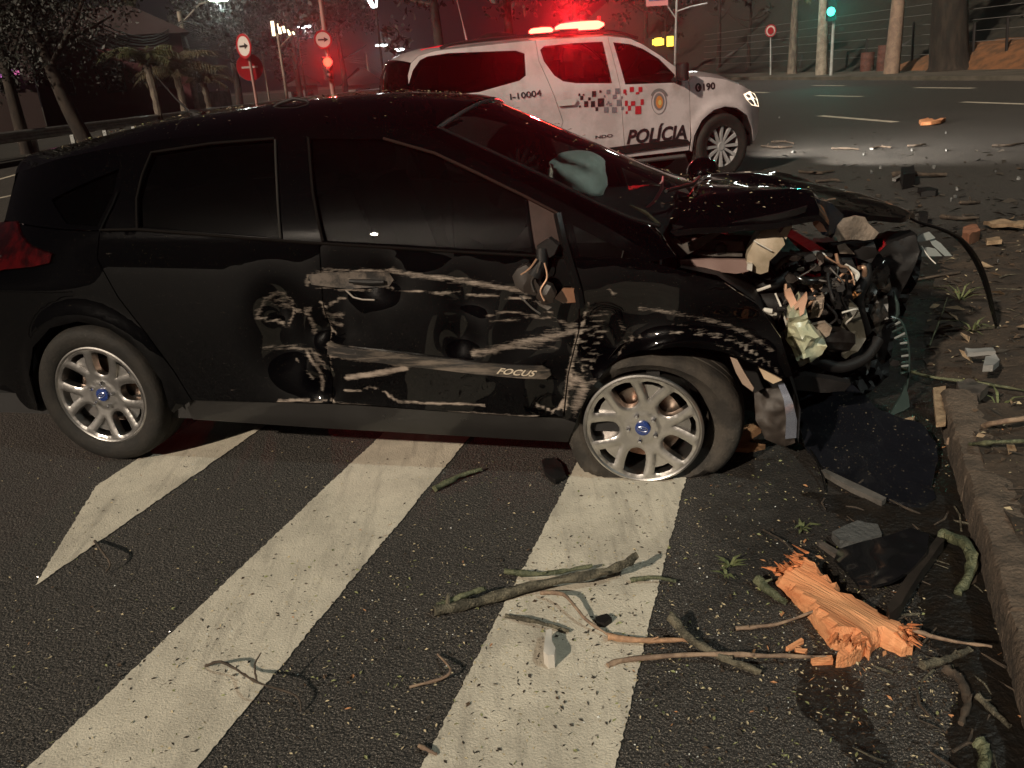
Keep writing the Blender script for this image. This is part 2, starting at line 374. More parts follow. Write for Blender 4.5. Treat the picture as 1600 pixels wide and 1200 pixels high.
def kerb_stone(a, b, seed):
    d = (b - a); L = d.length; d.normalize(); n = Vector((d.y, -d.x))
    rows = []; K = 40
    prof = [(0, -.03), (.0, .02), (.001, .06), (.004, .105), (.012, .119), (.03, .124), (.06, .126), (.09, .127), (.13, .122), (.14, -.03)]
    for i in range(K + 1):
        t = i / K; r_ = []
        for (o, z) in prof:
            q = a + d * (L * t) + n * (o + (.004 * nz(t * 6, o * 30, seed) + .006 * nz(t * 26, o * 60 + z * 40, seed) + .004 * nz(t * 70, o * 90 + z * 90, seed) if z > 0 else 0))
            r_.append((q.x - k0.x, q.y - k0.y, z + (.004 * nz(t * 5, o * 9, seed + 5) + .006 * nz(t * 24, o * 60, seed) + .004 * nz(t * 70, o * 120, seed) if z > .02 else 0)))
        rows.append(r_)
    mb = MB(); mb.grid(rows); nn = len(prof); mb.f += [tuple(range(nn)), tuple(K * nn + j for j in range(nn - 1, -1, -1))]; mb.m += [0, 0]
    return mb.build('kerb_stone', M_KERB, kerb, smooth=40, fix=True)
tot = (k1 + kd * .25) - (k0 - kd * 2.2); Lk_ = .82; nst = int(tot.length / Lk_) + 1
for i in range(nst):
    a = k0 - kd * 2.2 + kd * (Lk_ * i + .006) + Vector((0, 0)); b = a + kd * (Lk_ - .012); kerb_stone(a, b, i * 3.7)

# far pavement and grass bank at the right, beyond the junction
fk = [gp(1750, 126).xy, gp(1600, 126).xy, gp(1400, 126).xy, gp(1160, 125).xy]
dfar = (fk[3] - fk[1]).normalized(); fk = [fk[1] - dfar * 60, fk[1], fk[3], fk[3] + dfar * 120]; nr = Vector((dfar.y, -dfar.x))
fw = MB()
rows = [[(*(p + nr * o), z) for p in [fk[0].lerp(fk[3], i / 40) for i in range(41)]] for o, z in ((0, -.02), (.0, .16), (.15, .17), (3.5, .22))]
fw.grid(rows); tag(fw.build('far_footpath', M_WALK, smooth=30, fix=True), kind='structure')
bk = MB(); rows = []
for o, z in ((3.45, .1), (3.5, .25), (5, .55), (8, 2.2), (12, 5.0), (18, 9.5), (26, 15), (40, 22)):
    r_ = []
    for i in range(91):
        p = fk[0].lerp(fk[3], i / 90) + nr * (o + .7 * nz(i * .31, o, 0)); r_.append((p.x, p.y, z + (0 if o < 3.6 else .35 * nz(i * .37, o * .3, 4) * min(1, (o - 3) / 4))))
    rows.append(r_)
bk.grid(rows); tag(bk.build('grass_bank', M_GRASSBANK, smooth=60, fix=True), kind='structure')
def bank_z(o):
    pr = ((3.45, .1), (3.5, .25), (5, .55), (8, 2.2), (12, 5.0), (18, 9.5), (26, 15), (40, 22))
    return float(np.interp(o, [p[0] for p in pr], [p[1] for p in pr]))
def farline(px, py, o=0.):
    """point on a line parallel to the far kerb at offset o, seen at pixel column px"""
    d = ray(px, py); dh = Vector((d[0], d[1])); a = fk[0] + nr * o
    # solve t*dh = a + s*dfar
    det = dh.x * (-dfar.y) - dh.y * (-dfar.x); t = (a.x * (-dfar.y) - a.y * (-dfar.x)) / det
    return dh * t
# red earth mound
mo = MB(); c0 = farline(1560, 110, 3.6); rows = []
for i in range(7):
    r_ = []
    for j in range(33):
        u = j / 32; s_ = -6.5 + 13 * u; env = max(0, math.sin(math.pi * u)) ** .5; o = i / 6 * 3.2
        p = c0 + dfar * (-s_ + 2) + nr * (o - .6); z = .15 + 1.25 * env * math.sin(math.pi * min(1, i / 6 * .62 + .0)) + .12 * nz(s_, o * 2, 1)
        r_.append((p.x, p.y, z if 0 < i else .05))
    rows.append(r_)
mo.grid(rows); tag(mo.build('earth_mound', M_DIRT, smooth=60, fix=True), kind='structure')

# left verge beyond the carriageway
lg = MB(); base = [gp(-200, 262).xy, gp(60, 253).xy, gp(300, 210).xy, gp(420, 178).xy]
ldir = (base[2] - base[1]).normalized(); a0 = base[1] - ldir * 30; b0 = base[1] + ldir * 140; ln = Vector((-ldir.y, ldir.x))
rows = [[(*(a0.lerp(b0, i / 40) + ln * o), z + (.05 * nz(i * .7, o, 2) if o > .3 else 0)) for i in range(41)] for o, z in ((0, -.02), (0, .13), (.15, .14), (3, .2), (12, .3), (60, .5))]
lg.grid(rows); tag(lg.build('grass_verge', M_GRASSBANK, smooth=30, fix=True), kind='structure')
def leftline(px, py, o=0.):
    d = ray(px, py); dh = Vector((d[0], d[1])); a = a0 + ln * o
    det = dh.x * (-ldir.y) - dh.y * (-ldir.x); t = (a.x * (-ldir.y) - a.y * (-ldir.x)) / det
    return dh * t
# ================================================================== THE WRECKED HATCHBACK
CX, CY, CYAW = -1.604, 4.367, -.2527
car = empty('crashed_hatchback', (CX, CY, 0), CYAW, label='black hatchback with crushed front, scraped doors and a flat front tyre', cat='car')
_ca, _sa = math.cos(CYAW), math.sin(CYAW)
def tocar(P): x, y = P[0] - CX, P[1] - CY; return np.array([_ca * x + _sa * y, -_sa * x + _ca * y, P[2]])
def toworld(p): return Vector((CX + _ca * p[0] - _sa * p[1], CY + _sa * p[0] + _ca * p[1], p[2]))
_Cc = tocar(_C)
def cpl(px, py, ax, v):
    d = ray(px, py); d = np.array([_ca * d[0] + _sa * d[1], -_sa * d[0] + _ca * d[1], d[2]]); return Vector(_Cc + d * ((v - _Cc[ax]) / d[ax]))
def zb(x): return .985 - .035 * (x - 1.2)
def Yc(x, z):
    y = .905
    if x < .2: y -= .19 * min(1, (.2 - x) / 1.02) ** 2.6
    if x > 2.4: y -= .22 * min(1.2, (x - 2.4) / 1.13) ** 2.4
    if x < .2 and z > .8: y -= float(np.interp(z, [.82, 1.05, 1.35], [0, .29, .33])) * ((.2 - x) / .9) ** 1.5
    b = zb(x)
    if z < .3: y -= .03 * ((.3 - z) / .12) ** 2
    if z > .5: y -= .035 * min(1, (z - .5) / (b - .5)) ** 2
    if z > b: y -= .26 * ((z - b) / (1.42 - b)) ** 1.15
    return y
def side3(px, py):
    P = cpl(px, py, 1, -.9)
    for _ in range(12): P = cpl(px, py, 1, -Yc(P[0], P[2]))
    return P
def S(px, py): P = side3(px, py); return (P[0], P[2])
def SS(l): return [S(*p) for p in l]

def body_mat(scr=True):
    m = bpy.data.materials.new('black_paint' + ('_scuffed' if scr else '')); m.use_nodes = True; t = m.node_tree; b = t.nodes['Principled BSDF']; N = t.nodes.new; Lk = t.links.new
    b.inputs['Base Color'].default_value = (.0035, .0035, .0045, 1); b.inputs['Roughness'].default_value = .3; b.inputs['Specular IOR Level'].default_value = .0; b.inputs['Coat Weight'].default_value = 1; b.inputs['Coat Roughness'].default_value = .02; b.inputs['Coat IOR'].default_value = 1.37
    tc = N('ShaderNodeTexCoord').outputs['Object']
    def noise(s, d=4, r=.6, st=None):
        v = tc
        if st: mp = N('ShaderNodeMapping'); mp.inputs['Scale'].default_value = st; Lk(tc, mp.inputs[0]); v = mp.outputs[0]
        n = N('ShaderNodeTexNoise'); n.inputs['Scale'].default_value = s; n.inputs['Detail'].default_value = d; n.inputs['Roughness'].default_value = r; Lk(v, n.inputs['Vector']); return n.outputs[0]
    def mr(x, a, c, lo, hi):
        n = N('ShaderNodeMapRange'); n.inputs[1].default_value = a; n.inputs[2].default_value = c; n.inputs[3].default_value = lo; n.inputs[4].default_value = hi; Lk(x, n.inputs[0]); return n.outputs[0]
    dust = mr(noise(2.3, 6, .7), .55, .9, 0, .010)
    mx = N('ShaderNodeMix'); mx.data_type = 'RGBA'; Lk(dust, mx.inputs[0]); mx.inputs[6].default_value = (.0006, .0006, .0009, 1); mx.inputs[7].default_value = (.10, .085, .065, 1); csrc = mx.outputs[2]
    spk = mr(noise(260, 1, .5), .76, .79, 0, .5)
    mx = N('ShaderNodeMix'); mx.data_type = 'RGBA'; Lk(spk, mx.inputs[0]); Lk(csrc, mx.inputs[6]); mx.inputs[7].default_value = (.22, .18, .12, 1); csrc = mx.outputs[2]
    if scr:
        a = N('ShaderNodeAttribute'); a.attribute_name = 'scr'
        n1 = noise(14, 6, .75, (1, 1, 7)); n2 = noise(70, 3, .6, (.5, 1, 4))
        ad = N('ShaderNodeMath'); ad.operation = 'MULTIPLY_ADD'; Lk(n1, ad.inputs[0]); ad.inputs[1].default_value = 1.5; Lk(a.outputs['Fac'], ad.inputs[2])
        ad2 = N('ShaderNodeMath'); ad2.operation = 'MULTIPLY_ADD'; Lk(n2, ad2.inputs[0]); ad2.inputs[1].default_value = .55; Lk(ad.outputs[0], ad2.inputs[2])
        f = mr(ad2.outputs[0], 1.30, 1.82, 0, 1)
        cc = N('ShaderNodeMix'); cc.data_type = 'RGBA'; Lk(mr(noise(9, 4), .35, .65, 0, 1), cc.inputs[0]); cc.inputs[6].default_value = (.40, .335, .285, 1); cc.inputs[7].default_value = (.17, .14, .12, 1)
        mx = N('ShaderNodeMix'); mx.data_type = 'RGBA'; Lk(f, mx.inputs[0]); Lk(csrc, mx.inputs[6]); Lk(cc.outputs[2], mx.inputs[7]); csrc = mx.outputs[2]
        Lk(mr(f, 0, 1, .22, .65), b.inputs['Roughness']); Lk(mr(f, 0, .6, 1, 0), b.inputs['Coat Weight'])
        bp = N('ShaderNodeBump'); bp.inputs['Strength'].default_value = .25; bp.inputs['Distance'].default_value = .004; Lk(f, bp.inputs['Height']); Lk(bp.outputs[0], b.inputs['Normal'])
    Lk(csrc, b.inputs['Base Color'])
    return m
M_BODY = body_mat(False); M_BODYS = body_mat(True)
M_BLACKPL = mat('black_plastic', (.010, .009, .009), .55, spec=.25, bump=.2, bscale=300, rvar=.1, nscale=20)
M_GLOSSPL = mat('gloss_black_trim', (.006, .006, .006), .15, rvar=.05)
M_DARKMET = mat('dark_metal', (.05, .042, .038), .5, metal=.7, color2=(.02, .014, .012), nscale=14)
M_RUBBER = mat('tyre_rubber', (.012, .011, .010), .75, spec=.3, color2=(.026, .022, .018), nscale=11, bump=.25, bscale=90, c2lo=.4, c2hi=.75)
M_ALLOY = mat('alloy', (.62, .60, .585), .33, metal=1, color2=(.48, .465, .45), nscale=10, rvar=.06, bump=.05, bscale=120)
M_DISC = mat('brake_disc', (.30, .24, .20), .42, metal=1, color2=(.18, .10, .07), nscale=18)
M_TINT = glass('tinted_glass', (.03, .027, .027), .012, refl=.9, ior=1.45)
M_TINTF = glass('front_tinted_glass', (.16, .145, .14), .012, refl=.9, ior=1.45)
M_SCREEN = glass('windscreen_glass', (.90, .945, .91), .012, ior=1.52)
M_INT = mat('dark_interior', (.012, .011, .011), .75)
M_SEAT = mat('seat_fabric', (.02, .018, .018), .9, bump=.3, bscale=180)
M_AIRBAG = mat('airbag_fabric', (.66, .70, .66), .85, color2=(.52, .56, .52), nscale=7, bump=.25, bscale=200)
M_TANK = mat('reservoir_plastic', (.46, .38, .29), .42, color2=(.34, .28, .20), nscale=9, sss=.25, rvar=.1)
M_TORN = mat('torn_beige_plastic', (.26, .20, .155), .7, color2=(.15, .115, .09), nscale=11, bump=.5, bscale=60)
M_CHROME = mat('chrome', (.75, .76, .80), .10, metal=1)
M_GREYPL = mat('grey_plastic', (.085, .072, .063), .55, color2=(.04, .034, .03), nscale=12)
M_REDLENS = mat('red_lens', (.010, .0004, .0006), .10, coat=1, color2=(.045, .001, .0014), nscale=14)
M_CLEARLENS = mat('clear_lens', (.42, .46, .45), .12, coat=1, trans=.5)
M_BLUE = mat('blue_enamel', (.012, .035, .17), .25, coat=1)
M_WHITEBITS = mat('scuffed_white', (.55, .52, .47), .5)
M_COPPER = mat('bare_wire', (.55, .33, .22), .4, metal=.6)

# ---- damage fields in pixel space of the photograph, mapped on to the body side
STROKES = [
 ([(478, 446), (482, 430), (500, 424), (560, 425), (612, 424)], 6, .55), ([(480, 448), (540, 457), (610, 451)], 4, .5), ([(490, 440), (600, 440)], 20, .20),
 ([(612, 424), (660, 431), (720, 440), (800, 452), (822, 457)], 9, .6), ([(612, 452), (700, 460), (800, 466), (850, 471)], 3.5, .75),
 ([(760, 495), (790, 488), (830, 494), (862, 489)], 4, .5), ([(764, 503), (800, 502), (862, 497)], 5, .5), ([(860, 497), (898, 515)], 6, .45),
 ([(740, 554), (800, 542), (850, 531), (898, 517)], 13, .55), ([(812, 545), (868, 545)], 8, .35), ([(850, 522), (898, 508)], 10, .4),
 ([(505, 545), (560, 549), (640, 558)], 9, .7), ([(510, 558), (600, 566), (640, 572)], 7, .6), 
 ([(540, 592), (575, 587), (632, 576)], 9, .95), ([(535, 611), (560, 613), (575, 606), (600, 613), (610, 622)], 3.5, .7), ([(606, 620), (620, 628), (700, 631), (758, 634)], 4.5, .8),
 ([(520, 634), (600, 640), (700, 648), (800, 655), (862, 660)], 6, .9), ([(545, 642), (700, 656), (830, 659)], 5, .6), ([(700, 642), (840, 652)], 4, .5),
 ([(835, 632), (862, 648), (872, 640), (878, 630)], 3.5, .8), ([(903, 520), (893, 560), (884, 600), (879, 645)], 5, .6),
 ([(398, 492), (410, 470), (432, 460), (450, 474)], 9, .45), ([(425, 478), (445, 480)], 22, .34), ([(398, 500), (420, 505), (438, 515), (446, 500), (452, 490), (482, 486)], 6, .6),
 ([(470, 490), (478, 502), (481, 525)], 10, .5), ([(408, 547), (470, 552), (492, 560)], 10, .42), ([(470, 560), (488, 580), (497, 612)], 7, .7), ([(452, 565), (482, 597)], 2.5, .6),
 ([(434, 629), (470, 626), (517, 627)], 4.5, .85), ([(430, 633), (500, 631)], 3.5, .7), ([(488, 565), (500, 575)], 14, .5),
 ([(496, 470), (506, 482), (528, 468), (536, 470)], 5, .6), ([(505, 494), (530, 496)], 14, .36), ([(507, 508), (528, 510)], 10, .36), ([(508, 521), (520, 526)], 5, .7), ([(498, 465), (506, 510), (514, 580)], 4, .45),
 ([(1000, 483), (1060, 491), (1110, 504), (1160, 521), (1205, 548)], 9, .42), ([(1050, 506), (1150, 531)], 5, .3), ([(1080, 515), (1180, 545)], 4, .35), ([(1120, 540), (1210, 575)], 3, .4),
 ([(935, 596), (985, 533), (1020, 523), (1060, 520), (1140, 531), (1200, 566), (1222, 586)], 2.6, .55),
 ([(890, 602), (903, 592), (912, 604), (897, 640)], 16, .6), ([(915, 600), (930, 596)], 10, .5), ([(950, 452), (962, 462)], 5, .6), ([(918, 476), (905, 525), (888, 600), (883, 642)], 4, .8), ([(968, 505), (975, 540), (985, 530)], 12, .28),
 ([(560, 668), (602, 671)], 7, .45), ([(520, 643), (700, 657), (880, 664)], 3, .3), ([(600, 646), (700, 653)], 5, .4)]
for k_ in range(13): STROKES.append(([(914 - 1.6 * k_ + (k_ % 3) * 5, 488 + 8 * k_), (956 - 2.5 * k_ - (k_ % 4) * 4, 491 + 8.5 * k_)], 4.2, .48))
_ST = [(SS(p), w_ / 370., s_) for p, w_, s_ in STROKES]
def scr_field(P):
    v = np.zeros(len(P))
    for poly, w_, s_ in _ST:
        d = segdist(P, poly, closed=False); v = np.maximum(v, s_ * np.clip(1.25 - d / (w_ * .62), 0, 1))
    return v
DENTS = [((455, 545), 60, .045), ((500, 520), 22, .03), ((497, 600), 20, .03), ((540, 500), 40, .012), ((728, 470), 34, .016), ((718, 530), 26, .022), ((820, 515), 55, .016), ((868, 600), 30, .018), ((865, 645), 22, .02),
         ((430, 482), 30, .028), ((940, 520), 36, .03), ((965, 560), 28, .028), ((1010, 500), 40, .012), ((1110, 520), 38, .018), ((560, 620), 40, .010), ((640, 610), 60, .006), ((545, 440), 40, .016), ((590, 440), 24, .016), ((1180, 520), 40, .02)]
_DN = [(np.array(S(*p)), r_ / 370., d_) for p, r_, d_ in DENTS]
_B, _Cl = SS([(612, 432), (720, 446), (830, 462)]), None
def dent(x, z):
    d = 0
    for c, r_, k in _DN:
        q = ((x - c[0]) ** 2 + (z - c[1]) ** 2) / (r_ * r_)
        if q < 6: d += 1.4 * k * math.exp(-q)
    if 1.0 < x and z < .93: d += (.0030 * nz(x, z, 1.3, 5.5) + .0010 * nz(x, z, 7.7, 15)) * min(1, (x - 1.0) / .25)
    return d
def lift(x, z): return (x, -Yc(x, z) + dent(x, z), z)
def lift_clean(x, z): return (x, -Yc(x, z), z)
def lift_glass(x, z): return (x, -Yc(x, z) + .010, z)
def lift_far(x, z): return (x, Yc(x, z), z)
SCR = {'scr': scr_field}

belt = SS([(155, 358), (215, 357), (487, 378), (700, 391), (880, 402), (905, 404), (1012, 408)])
bx_ = [p[0] for p in belt]
wtopL = SS([(238, 236), (330, 223), (430, 215), (482, 213), (600, 214), (680, 237), (740, 265), (810, 300), (875, 333), (940, 369), (1012, 408)])
# roof edge height along the car
def zr(x): return float(np.interp(x, [-.75, -.5, -.2, .1, .36, .92, 1.07, 1.39, 1.56], [1.235, 1.265, 1.315, 1.352, 1.376, 1.396, 1.397, 1.386, 1.350]))
def zc(x): return float(np.interp(x, [-.85, -.64, -.23, .18, .66, 1.0, 1.2, 1.46, 1.62, 1.7], [1.295, 1.325, 1.395, 1.450, 1.482, 1.492, 1.492, 1.465, 1.428, 1.40]))

door_r = SS([(499, 380), (502, 470), (509, 560), (518, 632), (300, 626), (272, 580), (228, 520), (185, 465), (152, 405), (157, 361), (215, 359), (350, 369)])
door_f = SS([(499, 380), (700, 393), (884, 403), (906, 455), (903, 520), (886, 590), (879, 655), (700, 644), (518, 632), (509, 560), (502, 470)])
fend = SS([(884, 403), (906, 404), (1012, 408), (1068, 424), (1130, 440), (1185, 478), (1222, 530), (1240, 588), (1222, 592), (1190, 573), (1130, 552), (1060, 542), (1000, 548), (952, 574), (926, 605), (908, 640), (900, 662), (880, 656), (886, 590), (903, 520), (906, 455)])
sill = SS([(288, 640), (300, 627), (518, 634), (700, 646), (879, 657), (900, 663), (888, 691), (700, 681), (500, 670), (300, 657)])
panel('rear_door', door_r, M_BODYS, car, lift, .016, attrs=SCR)
panel('front_door', door_f, M_BODYS, car, lift, .0125, attrs=SCR)
panel('front_fender', fend, M_BODYS, car, lambda x, z: (x, -Yc(x, z) + dent(x, z) - .02 * math.exp(-((math.hypot(x - 2.56, z - .24) - .36) / .03) ** 2), z), .0125, attrs=SCR)
panel('sill', sill, mat('sill_trim', (.009, .008, .0075), .36, coat=.4, rvar=.1, nscale=6), car, lambda x, z: (x, -.885 + .25 * max(0, .22 - z) + dent(x, z) * .4, z), .03, thick=.05)
# quarter panel with the rear arch
arc = [(0 + .365 * math.cos(a), .325 + .345 * math.sin(a)) for a in [R(d) for d in (-8, 15, 40, 65, 90, 115, 140, 165, 190)]]
quarter = [door_r[9], door_r[8], door_r[7], door_r[6], door_r[5], door_r[4], (.375, .26)] + arc + [(-.40, .22), (-.60, .22), (-.69, .26), (-.70, .7), (-.66, .9), (-.62, 1.04), (-.40, 1.055)]
panel('quarter_panel', quarter, M_BODY, car, lambda x, z: (x, -Yc(x, z) - .018 * math.exp(-((math.hypot(x, z - .325) - .37) / .035) ** 2), z), .03)
# tail lamp, wraps the corner
tl = SS([(-80, 356), (-30, 352), (4, 346), (28, 345), (34, 364), (50, 384), (84, 396), (80, 410), (52, 416), (10, 420), (-50, 436)])
tl = [(max(p[0], -.64 - .12 * max(0, .95 - p[1])), p[1]) for p in tl]
tl = [p for i, p in enumerate(tl) if i == 0 or math.hypot(p[0] - tl[i - 1][0], p[1] - tl[i - 1][1]) > .012]
panel('tail_lamp', tl, M_REDLENS, car, lambda x, z: (x, -Yc(x, z) - .012, z), .03, gap=0)
panel('fuel_flap_seam', SS([(100, 410), (140, 408), (142, 446), (102, 448)]), M_BODY, car, lambda x, z: (x, -Yc(x, z) - .001, z), .05, gap=.002)
# cabin frame around the windows
upper = [(-.60, zr(-.6)), (-.5, zr(-.5)), (-.2, zr(-.2)), (.1, zr(.1)), (.36, zr(.36)), (.92, zr(.92)), (1.07, zr(1.07)), (1.39, zr(1.39)), (1.50, zr(1.5))]
loA = [p for p in wtopL if p[0] > 1.52]
def offs(pts, d):
    out = []
    for i, p in enumerate(pts):
        a, b = pts[max(0, i - 1)], pts[min(len(pts) - 1, i + 1)]; t = np.array([b[0] - a[0], b[1] - a[1]]); t /= np.linalg.norm(t); out.append((p[0] - t[1] * d * -1 * -1, p[1] + t[0] * d))
    return out
upA = offs(loA, .035); upA[-1] = (loA[-1][0] + .05, loA[-1][1] + .005)
rwin = SS([(238, 240), (330, 227), (429, 219), (437, 372), (217, 355), (216, 310)])
fwin = SS([(484, 217), (600, 218), (680, 241), (740, 269), (818, 307), (832, 395), (505, 377)])
sailp = SS([(823, 309), (872, 335), (888, 400), (836, 396)])
qwf = SS([(894, 351), (940, 374), (1000, 405), (906, 402)])
qwr = SS([(80, 312), (130, 287), (186, 264), (176, 305), (152, 354), (104, 350)])
frame = [(-.61, 1.05), (-.40, 1.058)] + [S(155, 360)] + [S(215, 359), S(487, 380), S(700, 393), S(884, 403), S(1012, 409)] + upA[::-1] + upper[::-1]
panel('cabin_frame', frame, M_BODY, car, lift_clean, .03, holes=[rwin, fwin, sailp, qwf, qwr], gap=0)
for nm, pl, mm in (('rear_door_window', rwin, M_TINT), ('front_door_window', fwin, M_TINTF), ('front_quarter_window', qwf, M_SCREEN), ('rear_quarter_window', qwr, M_TINT)):
    panel(nm, pl, mm, car, lift_glass, .06, gap=-.004, thick=.004)
panel('mirror_sail_panel', sailp, mat('brown_grey_plastic', (.045, .026, .022), .7, noise=.3, spec=.2), car, lift_glass, .04, gap=0)
def strip(name, pxs, r_, m_, off=.006, n=6, lf=lift_clean):
    pts = densify(SS(pxs), .05, closed=False); mb = MB(); mb.tube([Vector(lf(*p)) - Vector((0, off, 0)) for p in pts], r_, n); return mb.build(name, m_, car, 50)
M_TRIM = mat('brown_black_trim', (.006, .005, .0045), .8, spec=.04)
strip('belt_moulding', [(160, 359), (215, 358), (487, 379), (700, 392), (884, 402)], .006, M_TRIM)
strip('window_frame_seal', [(216, 357), (215, 310), (224, 272), (238, 238), (330, 224), (430, 216)], .006, M_TRIM)
strip('pillar_trim', [(431, 218), (434, 290), (440, 372)], .005, mat('pillar_trim_edge', (.02, .018, .016), .7, spec=.1))
strip('pillar_trim', [(483, 215), (490, 300), (506, 377)], .006, M_TRIM)
strip('window_frame_seal', [(600, 216), (680, 239), (740, 267), (818, 305), (872, 333)], .006, mat('frame_brown', (.022, .012, .010), .8, spec=.05))
strip('door_edge_post', [(872, 334), (888, 400), (904, 455), (908, 480)], .017, M_GLOSSPL)
strip('door_seam_edge', [(185, 300), (178, 318), (157, 362)], .004, M_GLOSSPL)
# door moulding with raised lettering
mold = SS([(506, 539), (640, 553), (760, 567), (846, 573), (858, 580), (860, 588), (852, 594), (760, 585), (640, 572), (508, 556)])
panel('door_moulding', mold, mat('moulding', (.016, .014, .013), .35, color2=(.13, .105, .085), nscale=9, stretch=(.6, 1, 5), coat=.3, c2lo=.45, c2hi=.62), car, lambda x, z: (x, lift(x, z)[1] - .012, z), .02, gap=0)
def letter(name, s, quad, tracer, lf, m_, parent, thick=.002, shear=0., bold=0.):
    """flat lettering laid on a curved side; quad = px of lower-left, lower-right, upper-right, upper-left"""
    V, Fs, (x0, y0, x1, y1) = text2d(s, 1, shear, bold); q = [np.array(tracer(*p)) for p in quad]; mb = MB(); P = []
    for x, y in V:
        u, v = (x - x0) / (x1 - x0), (y - y0) / (y1 - y0); w_ = q[0] * (1 - u) * (1 - v) + q[1] * u * (1 - v) + q[2] * u * v + q[3] * (1 - u) * v; P.append(lf(*w_))
    mb.add(P, Fs); return mb.build(name, m_, parent, 0)
letter('lettering', 'FOCUS', [(777, 582), (836, 588), (840, 579), (781, 573)], S, lambda x, z: (x, lift(x, z)[1] - .0175, z), mat('letter_silver', (.52, .44, .34), .4), car, shear=.25, bold=.02)
# torn-out door handle
hl = SS([(482, 430), (500, 427), (606, 428), (614, 438), (606, 449), (540, 454), (486, 445)])
panel('handle_recess', hl, mat('recess_grey', (.014, .012, .011), .5, color2=(.10, .08, .066), nscale=16), car, lambda x, z: (x, lift(x, z)[1] - .003, z), .02, gap=0)
mb = MB(); mb.tube([Vector(lift(*S(x, y))) - Vector((0, .02, 0)) for x, y in [(545, 440), (575, 442), (600, 441)]], [.008, .012, .008], 8); mb.build('handle_stub', M_BLACKPL, car)
mb = MB(); mb.tube([Vector(lift(*S(x, y))) - Vector((0, .012, 0)) for x, y in [(538, 455), (550, 466), (565, 469), (585, 469)]], .0035, 6); mb.build('handle_cable', mat('pale_wire', (.2, .165, .14), .5), car)

# ---- roof
rows = []; xst = [-.61, -.55, -.45, -.3, -.1, .1, .3, .5, .7, .9, 1.1, 1.25, 1.4, 1.5, 1.56]
for x in xst:
    yr = Yc(x, zr(x)) - (.0 if x < 1.5 else (x - 1.5) * 1.2); r_ = []
    for j in range(25):
        v = -1 + j / 12; k = 1 - abs(v) ** 2.3; fx = x + (.07 * max(0, (x - 1.2) / .36) - .10 * max(0, (-.3 - x) / .3)) * (1 - v * v)
        r_.append((fx, v * yr, zr(x) + (zc(x) - zr(x)) * k + (.006 * nz(x, v, 1, 3))))
    rows.append(r_)
mb = MB(); mb.grid(rows); roof = mb.build('roof', M_BODY, car, 50)
# windscreen from its near edge, mirrored to the far edge
wsp = [((685, 202), -.555), ((760, 236), -.58), ((852, 279), -.615), ((934, 321), -.65), ((985, 343), -.675), ((1030, 356), -.70)]
WSE = [cpl(*p, 1, y) for p, y in wsp]
WSE2 = []
for i in range(len(WSE) - 1):
    for k in range(4): WSE2.append(WSE[i].lerp(WSE[i + 1], k / 4))
WSE2.append(WSE[-1])
def ws_pt(i, v, off=0.):
    e = WSE2[i]; t = i / (len(WSE2) - 1); return Vector((e.x + (.07 + .09 * t) * (1 - v * v) + off * .5, e.y * -v, e.z + (.075 - .045 * t) * (1 - v * v) + off))
mb = MB(); mb.grid([[ws_pt(i, -1 + j / 10) for j in range(21)] for i in range(len(WSE2))]); mb.build('windscreen', M_SCREEN, car, 60, fix=True)
mb = MB(); mb.tube([ws_pt(0, -1 + j / 10, .004) for j in range(21)], .008, 6); mb.build('windscreen_seal', mat('seal_grey', (.05, .05, .05), .25), car)
for s_ in (-1, 1):
    mb = MB(); mb.tube([ws_pt(i, s_, .006) for i in range(len(WSE2))], .008, 6); mb.build('windscreen_seal', M_GLOSSPL, car)
# A pillars
def pillar(sgn):
    lo = [Vector((x, -sgn * -1 * -Yc(x, z), z)) for x, z in densify([upper[-1]] + upA, .06, closed=False)]
    lo = [Vector((p.x, -abs(p.y) * sgn, p.z)) for p in lo]; n = len(lo); rows = []
    hi = [Vector((p.x, -abs(p.y) * sgn, p.z)) for p in WSE2] + [cpl(1062, 412, 1, -.80) * 1.0]
    hi[-1] = Vector((hi[-1].x, -abs(hi[-1].y) * sgn, hi[-1].z))
    cum = [0.]
    for a, b in zip(hi, hi[1:]): cum.append(cum[-1] + (b - a).length)
    for i, p in enumerate(lo):
        s_ = cum[-1] * i / (n - 1); k = max(j for j in range(len(cum)) if cum[j] <= s_ + 1e-9); k = min(k, len(hi) - 2); h = hi[k].lerp(hi[k + 1], (s_ - cum[k]) / max(1e-9, cum[k + 1] - cum[k]))
        rows.append([p.lerp(h, u) + Vector((.02, -.012 * sgn, .018)) * math.sin(math.pi * u) for u in (0, .2, .4, .6, .8, 1)])
    mb = MB(); mb.grid(rows); return mb.build('a_pillar', M_BODY, car, 60, fix=True)
pillar(1); pillar(-1)
# rear end closing the body
rows = []
for x, z, dx in [(-.61, zr(-.61), 0), (-.66, zr(-.61) - .012, .0), (-.63, zr(-.61) - .04, 0), (-.62, 1.05, 0), (-.65, .95, 0), (-.69, .80, 0), (-.705, .64, 0), (-.705, .42, 0), (-.69, .27, 0), (-.60, .20, 0)]:
    hw = Yc(max(x, -.70), z); rows.append([(x - .103 * (1 - v * v), v * hw, z + ((zc(-.61) - zr(-.61)) * (1 - abs(v) ** 2.3) if z > 1.19 else 0)) for v in [-1 + j / 8 for j in range(17)]])
rf = MB(); rf.grid(rows[:3]); rf.build('roof_spoiler', M_BODY, car, 50, fix=True)
rf = MB(); rf.grid(rows[2:4]); rf.build('rear_window', M_TINT, car, 50, fix=True)
rf = MB(); rf.grid(rows[3:7]); rf.build('tailgate', M_BODY, car, 50, fix=True)
rf = MB(); rf.grid(rows[6:]); rf.build('rear_bumper', M_BODY, car, 50, fix=True)
